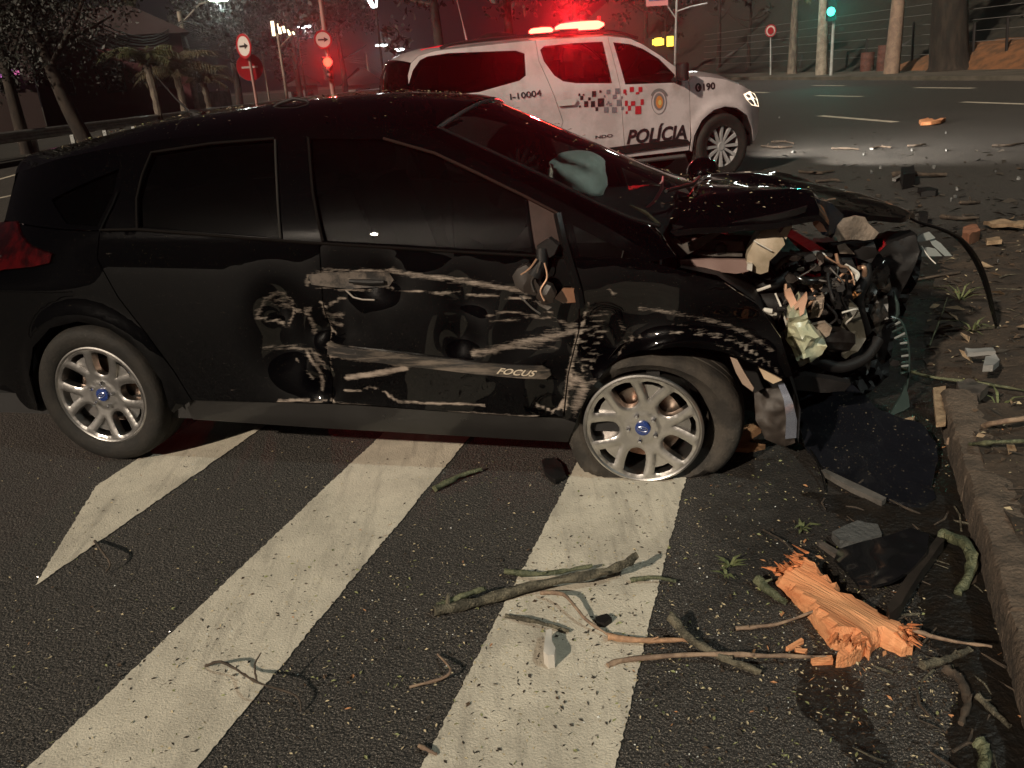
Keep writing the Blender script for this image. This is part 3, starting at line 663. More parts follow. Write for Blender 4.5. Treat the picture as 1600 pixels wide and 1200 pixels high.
# far side of the body, plain
for nm, pl in (('rear_door', door_r), ('front_door', door_f), ('front_fender', fend[:-1]), ('sill', sill), ('quarter_panel', quarter), ('tail_lamp', tl)):
    panel(nm, pl, M_REDLENS if nm == 'tail_lamp' else (M_BLACKPL if nm == 'front_fender' else M_BODY), car, lift_far if nm != 'tail_lamp' else (lambda x, z: (x, Yc(x, z) + .012, z)), .09, back=lambda p: Vector((0, -1, 0)), flip=True)
panel('cabin_frame', frame, M_BODY, car, lift_far, .06, holes=[rwin, fwin, sailp, qwf, qwr], gap=0, back=lambda p: Vector((0, -1, 0)), flip=True)
for nm, pl, mm in (('rear_door_window', rwin, M_TINT), ('front_door_window', fwin, M_TINT), ('front_quarter_window', qwf, M_SCREEN), ('rear_quarter_window', qwr, M_TINT), ('mirror_sail_panel', sailp, M_GLOSSPL)):
    panel(nm, pl, mm, car, lambda x, z: (x, Yc(x, z) - .01, z), .1, gap=-.004, thick=.004, back=lambda p: Vector((0, -1, 0)), flip=True)

# ---- interior
mb = MB(); mb.box((.85, 0, .25), (3.1, 1.66, .10)); mb.box((2.42, 0, .58), (.05, 1.6, .62)); mb.box((-.45, 0, .62), (.5, 1.5, .62)); mb.build('floor_pan', M_INT, car, 0)
dash = MB(); dash.grid([[(x, y, z + .03 * (1 - (y / .75) ** 2)) for y in [-.75 + .15 * i for i in range(11)]] for x, z in ((1.82, .62), (1.80, .80), (1.86, .90), (2.02, .93), (2.30, .93), (2.44, .90))]); dash.build('dashboard', M_INT, car, 50, fix=True)
def seat(x, y, wd):
    m = MB(); sec = [(x + .26, .42), (x + .24, .54), (x - .10, .52), (x - .20, .56), (x - .36, 1.08), (x - .46, 1.10), (x - .34, .50), (x - .26, .38)]
    m.grid([[(px_ + .0, y + v * wd * (1 - .12 * max(0, (pz - .7) / .5)), pz + .02 * (1 - v * v)) for v in (-1, -.85, -.4, 0, .4, .85, 1)] for px_, pz in sec + sec[:1]]); m.build('seat', M_SEAT, car, 60, fix=True)
    h = MB(); h.grid([[(x - .42 + .05 * math.cos(a), y + v * .14, 1.18 + .09 * math.sin(a)) for v in (-1, -.8, 0, .8, 1)] for a in [2 * math.pi * i / 12 for i in range(13)]]); h.build('headrest', M_SEAT, car, 60, fix=True)
seat(1.35, -.37, .25); seat(1.35, .37, .25); seat(.45, 0, .6)
st = MB(); cst = Vector((1.80, .36, .95)); rot = Matrix.Rotation(R(-62), 3, 'Y'); st.tube([cst + rot @ Vector((.18 * math.cos(a), .18 * math.sin(a), 0)) for a in [2 * math.pi * i / 24 for i in range(25)]], .014, 8, cap=False); st.build('steering_wheel', M_INT, car, 60)
mb = MB(); mb.box((1.30, .30, 1.30), (.16, .34, .012), Matrix.Rotation(R(-20), 3, 'Y')); mb.build('sun_visor', mat('visor_beige', (.30, .25, .21), .8), car, 0)
# deployed airbag: flattened wrinkled sack
ab = MB(); c0 = cpl(902, 280, 1, .30); rows = []
axu = (cpl(940, 280, 1, .30) - cpl(862, 280, 1, .30)) / 2 * 1.15; axv = (cpl(905, 240, 1, .30) - cpl(905, 322, 1, .30)) / 2 * 1.08
for i in range(25):
    th = math.pi * i / 24; r_ = []
    for j in range(40):
        ph = 2 * math.pi * j / 40; sx, sy, sz_ = math.sin(th) * math.cos(ph), math.cos(th), math.sin(th) * math.sin(ph)
        k = 1 + .05 * nz(sx * 1.2, sy * 1.2, sz_, 2)
        fold = .016 * math.sin(10 * (sx * .55 + sy * 1.1) + 2.5 * nz(sx, sy, 3, 1.6)) * math.sin(th) + .012 * nz(sx * 2, sy * 6, sz_, 2.2)
        p = c0 + axu * (abs(sx) ** .8 * math.copysign(1, sx)) * k + axv * (abs(sy) ** .75 * math.copysign(1, sy)) * k + Vector((0, 1, 0)) * (.15 * sz_ * k) + Vector((-.3, -.9, .2)) * fold
        r_.append(p)
    rows.append(r_)
ab.grid(rows, wrap=True); ab.build('airbag', M_AIRBAG, car, 70, fix=True)
mb = MB(); mb.tube([cpl(x, y, 1, -.1) for x, y in [(1036, 275), (1034, 295), (1022, 315), (1004, 330)]], [.004, .008, .008, .004], 6); mb.build('dash_cable', mat('red_strip', (.35, .08, .09), .4), car)
# splinter of wood on the scuttle, wipers
mb = MB(); mb.tube([ws_pt(16, -.55, .03), ws_pt(18, -.2, .03), ws_pt(19, .3, .025)], .008, 6); mb.build('wiper', M_BLACKPL, car)

# ---- aerial, roof clip
mb = MB(); a0_ = cpl(300, 178, 1, .05); a0_.z = zc(a0_.x) - .01; tip = cpl(238, 112, 1, .05)
mb.tube([a0_ + Vector((.05, 0, .0)), a0_ + Vector((.02, 0, .02)), a0_ + Vector((-.01, 0, .035))], [.035, .028, .012], 10); mb.tube([a0_ + Vector((-.005, 0, .03)), a0_.lerp(tip, .45), tip], [.007, .005, .002], 6); mb.build('roof_aerial', M_BLACKPL, car)
mb = MB(); mb.tube([cpl(x, y, 1, -.25) for x, y in [(420, 172), (436, 162), (460, 154), (478, 157), (487, 164)]], [.004, .008, .009, .008, .004], 8); mb.build('bent_roof_strip', M_BLACKPL, car)

# ---- wheels (local frame: wheel axis = Y, outer face towards -Y)
def wheel_face():
    o = [(.214 * math.cos(a), .214 * math.sin(a)) for a in [2 * math.pi * i / 80 for i in range(80)]]; holes = []
    def pol(r_, d): return (r_ * math.cos(R(d)), r_ * math.sin(R(d)))
    for k in range(5):
        b = 90 + 72 * k
        holes.append([pol(.118, b), pol(.155, b - 6.5), pol(.197, b - 12), pol(.202, b - 6), pol(.202, b), pol(.202, b + 6), pol(.197, b + 12), pol(.155, b + 6.5)])
        c = b + 36; hh = []
        for r_, d in ((.199, -11.5), (.203, -6), (.203, 0), (.203, 6), (.199, 11.5), (.167, 14), (.138, 16), (.118, 16.5), (.105, 14.5), (.097, 9.5), (.0925, 4.5), (.092, 0), (.0925, -4.5), (.097, -9.5), (.105, -14.5), (.118, -16.5), (.138, -16), (.167, -14)): hh.append(pol(r_, c + d))
        holes.append(hh)
    V, Fs, bd = cdt(o, holes, .010)
    HL = [h for h in holes]
    A = np.array(V); dh = np.full(len(A), 1.)
    for h in HL: dh = np.minimum(dh, segdist(A, h))
    def face(p, d_):
        r_ = math.hypot(*p); y = -.004 - .016 * math.cos(min(1, r_ / .2) * 1.57) * -1 - .0
        y = .022 - .024 * min(1, (r_ / .2)) ** 1.4       # dished towards the hub
        if r_ < .064: y = .014
        return y + .005 * max(0, 1 - d_ / .008)           # softened spoke edge
    P = [(p[0], face(p, d_), p[1]) for p, d_ in zip(V, dh)]
    n = len(P); Q = {}; E = []
    for a, b in bd:
        for i in (a, b):
            if i not in Q: Q[i] = n + len(E); E.append((P[i][0] * .99, P[i][1] + .038, P[i][2] * .99))
    mb = MB(); mb.add(P + E, [f for f in Fs] + [(b, a, Q[a], Q[b]) for a, b in bd])
    for k in range(5):
        b = 90 + 72 * k; q = [(*pol(.100, b), .016), (*pol(.105, b - 8), .016), (*pol(.180, b - 11.5), .014), (*pol(.182, b), .016), (*pol(.180, b + 11.5), .014), (*pol(.105, b + 8), .016)]; mb.add([(x, y + .006, z) for x, z, y in q], [tuple(range(6))])
    # rim lip and barrel
    mb.lathe([(.206, .012), (.214, .000), (.222, -.006), (.229, -.004), (.231, .004), (.226, .012), (.212, .02), (.206, .05), (.198, .16), (.215, .18)], 80)
    return mb
def make_wheel(parent, loc, rot, tyre_fn=None, far=False):
    e = bpy.data.objects.new('wheel', None); col.objects.link(e); e.parent = parent; e.location = loc; e.rotation_euler = rot
    return e
_wf = wheel_face(); _rim_me = None
M_RUBBERF = mat('dusty_tyre_rubber', (.050, .042, .034), .85, color2=(.022, .019, .016), nscale=8, bump=.3, bscale=90)
def fill_wheel(e, tyre, tm=None):
    global _rim_me
    if _rim_me is None: o = _wf.build('rim', M_ALLOY, e, 40, fix=False); _rim_me = o.data
    else: link('rim', _rim_me, e)
    o = tyre.build('tyre', tm or M_RUBBER, e, 50)
    d = MB(); d.lathe([(.03, .075), (.150, .075), (.150, .10), (.03, .10)], 40); d.lathe([(.0, .02), (.075, .03), (.078, .09)], 24); d.build('brake_disc', M_DISC, e, 40)
    cl = MB(); cl.grid([[(r_ * math.cos(a), y, r_ * math.sin(a)) for a in [R(150 + 7 * i) for i in range(11)]] for r_, y in ((.085, .06), (.10, .045), (.165, .045), (.175, .06), (.165, .13), (.085, .13))]); cl.build('brake_caliper', mat('caliper_grey', (.28, .26, .25), .4, metal=.8) if 'caliper_grey' not in bpy.data.materials else bpy.data.materials['caliper_grey'], e, 40, fix=True)
    lg_ = MB()
    for k in range(5):
        a = R(90 + 36 + 72 * k); c = (.056 * math.cos(a), .056 * math.sin(a)); q = MB(); q.lathe([(.0, -.004), (.006, -.003), (.0095, .003), (.0095, .02)], 6, c=(c[0], 0, c[1])); q.build('wheel_nut', M_CHROME, e, 30)
    cp = MB(); V = [(.031 * math.cos(t) * 1.0, .006 - .002, .031 * math.sin(t)) for t in [2 * math.pi * i / 28 for i in range(28)]]; cp.lathe([(.0, .002), (.02, .0025), (.029, .005), (.031, .016)], 28); cp.build('centre_cap', M_BLUE, e, 40)
    sc = MB(); sc.tube([(.019 * math.cos(t), .0015, .010 * math.sin(t)) for t in [2 * math.pi * i / 24 for i in range(25)]], .0012, 5, cap=False)
    sc.tube([(-.013, .0012, -.002), (-.009, .0012, .004), (-.006, .0012, .003), (-.008, .0012, -.003), (-.003, .0012, .002), (.001, .0012, -.002), (.005, .0012, .002), (.009, .0012, -.003), (.013, .0012, .003)], .0011, 5)
    sc.build('cap_emblem', mat('emblem_silver', (.5, .52, .6), .3, metal=.8) if 'emblem_silver' not in bpy.data.materials else bpy.data.materials['emblem_silver'], e, 40)
TPROF = [(.222, .010), (.228, -.004), (.236, -.010), (.250, -.016), (.272, -.020), (.292, -.018), (.306, -.010), (.315, .004), (.320, .018), (.3225, .040), (.3165, .044), (.3165, .050), (.3225, .054), (.323, .090), (.317, .094), (.317, .102), (.323, .106), (.3225, .150), (.320, .175), (.31, .20), (.285, .212), (.24, .205), (.222, .19)]
def tyre_mesh(fn=None):
    t_ = MB(); t_.lathe(TPROF, 96)
    if fn: t_.v = [fn(Vector(p)) for p in t_.v]
    return t_
rw = make_wheel(car, (0, -.885, .322), (0, R(-24), 0)); fill_wheel(rw, tyre_mesh())
WR = (cpl(1004, 671, 1, -.868)); WZ = WR.z; FW_CAMBER = R(3); print('WZ', WZ)
def flat(p):
    a = math.atan2(p.z, p.x); r_ = math.hypot(p.x, p.z); y = p.y
    k = (r_ - .222) / .10; inside = .045 + .05 * max(0, math.cos(a - R(10)))     # bead off the rim, shoved inboard
    x, z = p.x, p.z
    x += .055 * max(0, math.cos(a)) ** .7 * (.4 + .6 * k) if math.cos(a) > 0 else 0
    y2 = y + inside * (1.0 if k < .3 else .75) * (1 if math.cos(a - R(20)) > -.4 else .4)
    z -= .028 * max(0, math.sin(a)) * k
    x -= .012 * max(0, -math.cos(a)) * math.sin(a * 5)
    floor = -(WZ - .004)
    if z < floor + .02: y2 += .03 * k; z = max(z, floor + .002 * math.sin(a * 9)); 
    return (x, y2, z)
fwh = make_wheel(car, (WR.x, WR.y, WZ), (FW_CAMBER, R(12), R(0)))
fill_wheel(fwh, tyre_mesh(lambda p: tuple(Matrix.Rotation(R(12), 3, 'Y').inverted() @ Vector(flat(p)))), M_RUBBERF)
for x in (0, 2.55):
    e = make_wheel(car, (x, .885, .322), (0, 0, math.pi)); fill_wheel(e, tyre_mesh())
# suspension seen behind the front rim, arch liners
mb = MB(); mb.tube([(WR.x + .02, -.62, WZ + .02), (WR.x + .05, -.60, .62)], .045, 12); mb.tube([(WR.x - .25, -.45, .22), (WR.x, -.75, WZ - .05)], .03, 8); mb.tube([(WR.x + .25, -.45, .24), (WR.x + .05, -.75, WZ - .03)], .025, 8); mb.build('suspension_strut', M_DARKMET, car)
for cx_, cz_, r_ in ((0, .325, .36), (2.56, .26, .40)):
    for s_ in (-1, 1):
        mb = MB(); mb.grid([[(cx_ + r_ * math.cos(a), s_ * y, max(.12, cz_ + r_ * math.sin(a))) for a in [R(-10 + 20 * i) for i in range(11)]] for y in (.87, .60, .56)]); mb.build('arch_liner', M_BLACKPL, car, 60)
    for s_ in (-1, 1):
        mb = MB(); mb.add([(cx_ + r_ * math.cos(a), s_ * .56, max(.12, cz_ + r_ * math.sin(a))) for a in [R(-10 + 20 * i) for i in range(11)]], [tuple(range(11))]); mb.build('inner_wing', M_BLACKPL, car, 0)
# ================================================================== CRUSHED FRONT (parts of the car)
def chunk(name, poly, yv, th, m_, parent=None, amp=.006, step=.03, tilt=None, seed=1., smooth=30, bow=0.):
    """piece whose outline is traced on the car plane y=yv (or yv(px,py)), with thickness th away from the camera"""
    parent = car if parent is None else parent
    fy = yv if callable(yv) else (lambda px, py: yv)
    P3 = [cpl(px, py, 1, fy(px, py)) for px, py in poly]
    V, Fs, bd = cdt([(p.x, p.z) for p in P3], step=step)
    src = np.array([(p.x, p.z) for p in P3]); ys = np.array([p.y for p in P3]); out = []
    cx_, cz_ = src.mean(0); rad = max(.02, np.hypot(*(src - src.mean(0)).T).max())
    for x, z in V:
        d = np.hypot(src[:, 0] - x, src[:, 1] - z) + 1e-4; y = float((ys / d ** 2).sum() / (1 / d ** 2).sum())
        r_ = min(1, math.hypot(x - cx_, z - cz_) / rad)
        out.append((x, y + amp * nz(x * 9, z * 9, seed, 1.5) * 2 + amp * nz(x * 30, z * 30, seed) - bow * (1 - r_ * r_), z))
    n = len(out); mb = MB(); bk_ = [(x, y + th, z) for x, y, z in out]
    mb.add(out + bk_, Fs + [tuple(i + n for i in f[::-1]) for f in Fs] + [(b, a, a + n, b + n) for a, b in bd]); return mb.build(name, m_, parent, smooth)
def cpath(pxs): return [cpl(x, y, 1, yv) for x, y, yv in pxs]
def smoothpath(pts, n=6):
    pts = [Vector(p) for p in pts]; out = []
    for i in range(len(pts) - 1):
        p0, p1, p2, p3 = pts[max(0, i - 1)], pts[i], pts[i + 1], pts[min(len(pts) - 1, i + 2)]
        for k in range(n):
            t = k / n; out.append(.5 * ((2 * p1) + (p2 - p0) * t + (2 * p0 - 5 * p1 + 4 * p2 - p3) * t * t + (3 * p1 - p0 - 3 * p2 + p3) * t ** 3))
    out.append(pts[-1]); return out
def hose(name, pxs, r_, m_, n=8, parent=None):
    pts = smoothpath(cpath(pxs)); mb = MB(); mb.tube(pts, r_, n); return mb.build(name, m_, car if parent is None else parent, 60)

M_STEELW = mat('worn_steel', (.35, .28, .25), .4, metal=.7)
# ---- buckled bonnet
HX = [2.47, 2.62, 2.80, 2.93, 3.00, 3.05, 3.14, 3.30, 3.46, 3.56]
HY = [-.69, -.52, -.35, -.15, .05, .25, .45, .62, .72]
HZ = [[.955, .985, 1.0, 1.005, 1.005, 1.0, .995, .975, .945],
      [.965, 1.00, 1.03, 1.035, 1.03, 1.02, 1.015, .985, .94],
      [.970, 1.00, 1.035, 1.03, .985, .985, 1.01, 1.0, .93],
      [.985, 1.015, 1.045, 1.02, .965, .965, .985, .985, .92],
      [1.00, 1.025, 1.035, 1.00, .955, .955, .965, .965, .91],
      [.94, .97, .98, .965, .945, .945, .955, .950, .90],
      [.86, .87, .885, .915, .925, .925, .93, .915, .88],
      [.83, .84, .85, .88, .895, .90, .895, .875, .84],
      [.80, .80, .81, .83, .85, .85, .835, .81, .78],
      [.76, .76, .77, .79, .80, .80, .78, .75, .72]]
def hood_z(x, y):
    cols = [np.interp(y, HY, r_) for r_ in HZ]; return float(np.interp(x, HX, cols))
def hood_front(y): return 3.035 + .02 * nz(y * 9, 1, 1) if y < -.30 else float(np.interp(y, [-.30, -.18, 0, .3, .72], [3.10, 3.22, 3.42, 3.52, 3.50])) + .03 * nz(y * 7, 3, 1)
rows = []; NU, NV = 46, 40
for i in range(NU + 1):
    r_ = []
    for j in range(NV + 1):
        y = -.69 + 1.41 * j / NV; xf = hood_front(y); xb = 2.475 + .10 * (1 - (y / .7) ** 2); x = xb + (xf - xb) * i / NU
        z = hood_z(x, y) + .006 * nz(x, y, 0, 7) + .010 * abs(nz(x, y, 5, 4)) * min(1, max(0, (x - 2.7) / .3))
        r_.append((x, y, z))
    rows.append(r_)
mb = MB(); mb.grid(rows); top = list(mb.v); n = len(top); mb.add([(x, y, z - .022) for x, y, z in top], [tuple(reversed(f)) for f in mb.f])
W_ = NV + 1
bnd = [(j, j + 1) for j in range(NV)] + [(i * W_ + NV, (i + 1) * W_ + NV) for i in range(NU)] + [(NU * W_ + j + 1, NU * W_ + j) for j in range(NV)] + [((i + 1) * W_, i * W_) for i in range(NU)]
mb.f += [(b, a, a + n, b + n) for a, b in bnd]; mb.m += [0] * len(bnd)
mb.build('bonnet', M_BODY, car, 28, fix=True)
# bonnet underside lip hanging at the near edge
chunk('bonnet_flange', [(1050, 352), (1100, 356), (1160, 345), (1215, 334), (1262, 322), (1258, 332), (1215, 345), (1160, 357), (1100, 366), (1056, 362)], -.66, .02, M_GLOSSPL, amp=.004)
chunk('bonnet_fold', [(1266, 312), (1272, 308), (1300, 318), (1318, 336), (1312, 352), (1300, 372), (1284, 366), (1272, 345)], lambda px, py: -.50 + .22 * (px - 1266) / 50, .012, mat('blue_black_paint', (.006, .012, .020), .12, coat=1), amp=.01)
chunk('torn_flap', [(1268, 336), (1283, 345), (1292, 362), (1280, 362), (1271, 352)], -.52, .006, mat('copper_primer', (.30, .13, .08), .6), amp=.004)
chunk('torn_insulation', [(1308, 352), (1318, 342), (1336, 337), (1352, 340), (1358, 350), (1374, 364), (1366, 374), (1350, 376), (1330, 374), (1310, 378), (1304, 366)], lambda px, py: -.42 + .1 * (px - 1308) / 66, .008, M_TORN, amp=.012)
chunk('torn_insulation', [(1308, 384), (1320, 380), (1336, 398), (1312, 396)], -.40, .006, M_TORN, amp=.006)
# front panel and crash beam remains
mb = MB(); mb.tube(smoothpath([(3.02, -.42, .60), (3.12, -.1, .55), (3.26, .25, .60), (3.28, .6, .62)]), .045, 8, flat=.6); mb.tube(smoothpath([(3.0, -.45, .30), (3.14, -.1, .26), (3.24, .3, .3), (3.22, .62, .32)]), .035, 8); mb.build('crash_beam', M_BLACKPL, car, 40)
rad = MB(); rt = Matrix.Rotation(R(12), 3, 'Z') @ Matrix.Rotation(R(-14), 3, 'Y'); rad.box((3.08, .12, .52), (.05, .95, .46), rt)
for k in range(24): rad.box(Vector((3.08, .12, .52)) + rt @ Vector((.03, 0, -.2 + .0175 * k)), (.012, .9, .004), rt)
rad.build('radiator', M_BLACKPL, car, 0)
eng = MB(); eng.box((2.78, .02, .52), (.42, .62, .5), Matrix.Rotation(R(6), 3, 'Z'), taper=.85); eng.box((2.72, .05, .80), (.36, .46, .07), Matrix.Rotation(R(5), 3, 'Y')); eng.tube([(2.6, -.35, .6), (2.75, -.42, .62), (2.95, -.40, .58)], .06, 12); eng.tube([(2.9, -.3, .45), (3.05, -.25, .42)], .08, 14); eng.build('engine', M_BLACKPL, car, 35)
for s_ in (-1, 1):
    mb = MB(); mb.tube(smoothpath([(2.45, s_ * .55, .48), (2.8, s_ * .54, .46), (3.05, s_ * .50 + .03, .47), (3.16, s_ * .44 + .05, .44)]), .05, 8); mb.build('chassis_rail', M_DARKMET, car, 35)
mb = MB(); mb.lathe([(.11, .60), (.12, .70), (.085, .74), (.0, .745)], 20, 'Z', c=(2.55, -.58, 0)); mb.build('strut_tower', M_DARKMET, car, 40)
chunk('crushed_nose', [(1176, 430), (1230, 392), (1300, 378), (1372, 368), (1432, 366), (1442, 392), (1424, 452), (1398, 520), (1384, 580), (1350, 612), (1290, 614), (1236, 604), (1204, 540)], lambda px, py: .02 + .28 * max(0, (px - 1250) / 190), .10, M_BLACKPL, amp=.05, step=.02, smooth=25)
chunk('crushed_nose', [(1190, 470), (1250, 440), (1330, 420), (1392, 430), (1384, 490), (1360, 560), (1320, 596), (1250, 596), (1214, 540)], lambda px, py: -.30 + .2 * max(0, (px - 1250) / 150), .06, mat('wreck_black', (.008, .0075, .007), .35, color2=(.03, .024, .02), nscale=16, spec=.4), amp=.07, step=.016, smooth=25)
# inner wing ledge under the bonnet edge
for nm, pl, yv, mm in [
    ('wing_ledge', [(1062, 408), (1110, 405), (1165, 406), (1170, 424), (1150, 428), (1090, 421), (1064, 418)], -.60, mat('red_grey_metal', (.20, .13, .115), .55)),
    ('wing_brace', [(1046, 366), (1068, 382), (1086, 376), (1120, 360), (1128, 364), (1092, 388), (1064, 404), (1054, 392)], -.55, M_GREYPL),
    ('scuttle_panel', [(1066, 372), (1160, 378), (1164, 392), (1066, 398)], -.46, mat('red_dark_metal', (.09, .045, .04), .5)),
    ('plenum_strip', [(1090, 392), (1160, 396), (1160, 401), (1090, 400)], -.5, M_GREYPL)]:
    chunk(nm, pl, yv, .02, mm, amp=.004)
mb = MB(); mb.grid([[cpl(x, y, 1, yv) for x, y, yv in r_] for r_ in [[(1062, 418, -.70), (1120, 430, -.68), (1180, 470, -.62), (1215, 520, -.56)], [(1068, 410, -.55), (1130, 418, -.52), (1180, 450, -.48), (1210, 500, -.42)], [(1080, 402, -.40), (1130, 408, -.40), (1180, 440, -.36), (1200, 490, -.32)]]]); mb.build('inner_wing_skin', M_BLACKPL, car, 60)
# reservoirs
tk = chunk('washer_tank', [(1166, 410), (1168, 396), (1178, 376), (1190, 360), (1208, 351), (1216, 362), (1222, 366), (1226, 380), (1212, 396), (1202, 406), (1200, 424), (1188, 428), (1172, 424)], -.60, .14, M_TANK, amp=.006, bow=.03, smooth=50)
chunk('tank_neck', [(1219, 364), (1231, 348), (1238, 352), (1228, 374)], -.61, .04, M_TANK, parent=tk)
chunk('tank_cap', [(1168, 412), (1176, 413), (1175, 424), (1167, 422)], -.64, .03, M_WHITEBITS, parent=tk)
hose('tank_seam', [(1178, 376, -.645), (1188, 382, -.65), (1206, 392, -.645)], .003, M_WHITEBITS, 5, parent=tk)
M_BAG = mat('crumpled_translucent_plastic', (.55, .52, .36), .28, color2=(.36, .38, .27), nscale=8, sss=.2, coat=.4)
tk2 = chunk('coolant_tank', [(1231, 486), (1240, 478), (1252, 468), (1258, 478), (1262, 500), (1278, 520), (1292, 540), (1284, 552), (1262, 566), (1250, 576), (1244, 560), (1236, 540), (1226, 524), (1230, 508)], lambda px, py: -.60 - .05 * math.sin((px + py) * .06), .09, M_BAG, amp=.034, step=.016, bow=.05, smooth=26)
chunk('tank_bracket', [(1226, 456), (1236, 452), (1246, 474), (1236, 482)], -.62, .03, mat('salmon_plastic', (.55, .33, .23), .5), parent=tk2)
chunk('tank_bracket', [(1236, 484), (1252, 468), (1261, 458), (1262, 468), (1256, 490), (1250, 494), (1248, 480), (1238, 488)], -.64, .02, bpy.data.materials['salmon_plastic'], parent=tk2)
chunk('fuse_box', [(1268, 490), (1272, 466), (1288, 464), (1286, 486), (1280, 496), (1264, 498)], -.50, .07, M_TORN, amp=.003)
chunk('label_plate', [(1273, 470), (1286, 468), (1284, 482), (1272, 486)], -.506, .003, mat('label_print', (.42, .33, .26), .6, color2=(.12, .10, .09), nscale=90, stretch=(1, 1, 3)), amp=.001)
chunk('broken_bracket', [(1272, 446), (1280, 440), (1286, 444), (1284, 452), (1272, 452)], -.46, .04, M_TORN)
chunk('broken_bracket', [(1268, 508), (1290, 504), (1300, 512), (1296, 524), (1284, 532), (1274, 522)], -.52, .03, M_TORN)
chunk('splinter', [(1326, 468), (1332, 460), (1336, 452), (1338, 460), (1346, 457), (1338, 464), (1330, 470)], -.34, .006, mat('orange_wood_splinter', (.50, .22, .08), .7))
chunk('headlamp_bracket', [(1316, 540), (1312, 520), (1322, 490), (1328, 470), (1340, 480), (1350, 512), (1354, 530), (1340, 548), (1322, 562), (1314, 556)], -.42, .03, mat('dark_green_grey_plastic', (.045, .042, .032), .45), amp=.015)
chunk('headlamp_housing', [(1384, 380), (1430, 366), (1436, 392), (1420, 430), (1400, 470), (1392, 500), (1378, 520), (1366, 500), (1372, 440), (1366, 400)], .05, .12, M_BLACKPL, amp=.012, bow=.02, step=.018)
chunk('grille_frame', [(1300, 384), (1366, 378), (1372, 396), (1362, 412), (1340, 404), (1312, 402)], -.30, .05, M_BLACKPL, amp=.015)
for pl, yv in (([(1422, 378), (1440, 366), (1452, 362), (1462, 372), (1440, 378)], .45), ([(1416, 392), (1450, 386), (1462, 389), (1472, 400), (1430, 401)], .40), ([(1448, 366), (1470, 380), (1488, 400), (1476, 400), (1456, 382)], .47)):
    chunk('headlamp_glass', pl, yv, .008, M_CLEARLENS, amp=.003)
hose('lamp_wire', [(1440, 384, .38), (1450, 400, .36), (1462, 412, .34)], .003, M_WHITEBITS, 5)
# thicker hoses, ducts and ribs inside the crushed nose
for pts_, r_, mm in [([(1176, 436, -.42), (1200, 446, -.46), (1222, 436, -.44), (1240, 412, -.36)], .022, M_BLACKPL), ([(1300, 392, -.3), (1310, 420, -.36), (1300, 450, -.4), (1310, 476, -.38)], .020, M_BLACKPL), ([(1345, 396, -.2), (1352, 430, -.26), (1340, 470, -.3), (1352, 520, -.28)], .026, M_BLACKPL), ([(1212, 420, -.5), (1230, 404, -.5), (1262, 398, -.42), (1300, 410, -.38)], .012, M_DARKMET), ([(1270, 560, -.45), (1310, 574, -.42), (1350, 560, -.36), (1372, 530, -.3)], .024, M_BLACKPL), ([(1240, 430, -.48), (1262, 440, -.5), (1292, 436, -.46)], .016, M_GLOSSPL)]:
    hose('coolant_hose', pts_, r_, mm, 10)
chunk('air_box', [(1286, 400), (1330, 402), (1342, 430), (1330, 452), (1292, 448), (1280, 424)], -.32, .12, M_BLACKPL, amp=.01, bow=.03, step=.015, smooth=40)
chunk('headlamp_reflector', [(1352, 404), (1378, 400), (1390, 420), (1380, 452), (1360, 456), (1350, 430)], -.14, .06, M_GLOSSPL, amp=.008, bow=.04, step=.012, smooth=60)
chunk('bonnet_catch', [(1276, 402), (1284, 398), (1288, 410), (1280, 416)], -.44, .02, M_STEELW, amp=.003)
for k in range(7): chunk('grille_slat', [(1330 + k * 9, 480 + k * 6), (1340 + k * 9, 478 + k * 6), (1346 + k * 6, 540 + k * 4), (1338 + k * 6, 542 + k * 4)], -.18 + .03 * k, .02, M_BLACKPL, amp=.006, step=.02)
# wiring loom and hoses
rr = random.Random(11)
for k in range(46):
    x0, y0 = rr.uniform(1195, 1330), rr.uniform(395, 520); yv = rr.uniform(-.58, -.2); pts = [(x0, y0, yv)]
    for q in range(rr.randint(2, 4)): x0 += rr.uniform(-26, 26); y0 += rr.uniform(-8, 30); yv += rr.uniform(-.05, .05); pts.append((x0, y0, yv))
    hose('loom_cable', pts, rr.choice([.003, .004, .006, .010]), rr.choice([M_BLACKPL, M_BLACKPL, M_GREYPL, M_COPPER, M_WHITEBITS]), 6)
for k in range(130):
    x0, y0 = rr.gauss(1275, 46), rr.uniform(390, 570); yv = rr.uniform(-.55, .0); a = rr.uniform(0, 6.28); s_ = rr.uniform(3, 12); s2 = s_ * rr.uniform(.3, .9)
    pl = [(x0 + s_ * math.cos(a + t) * rr.uniform(.7, 1.2), y0 + s2 * math.sin(a + t) * rr.uniform(.7, 1.2)) for t in (0, 1.1, 2.2, 3.3, 4.4, 5.4)]
    chunk('broken_bracket', pl, yv, rr.uniform(.008, .05), rr.choice([M_BLACKPL, M_BLACKPL, M_BLACKPL, M_GREYPL, M_DARKMET, M_DARKMET, M_DARKMET, M_TORN]), amp=.006, seed=k)
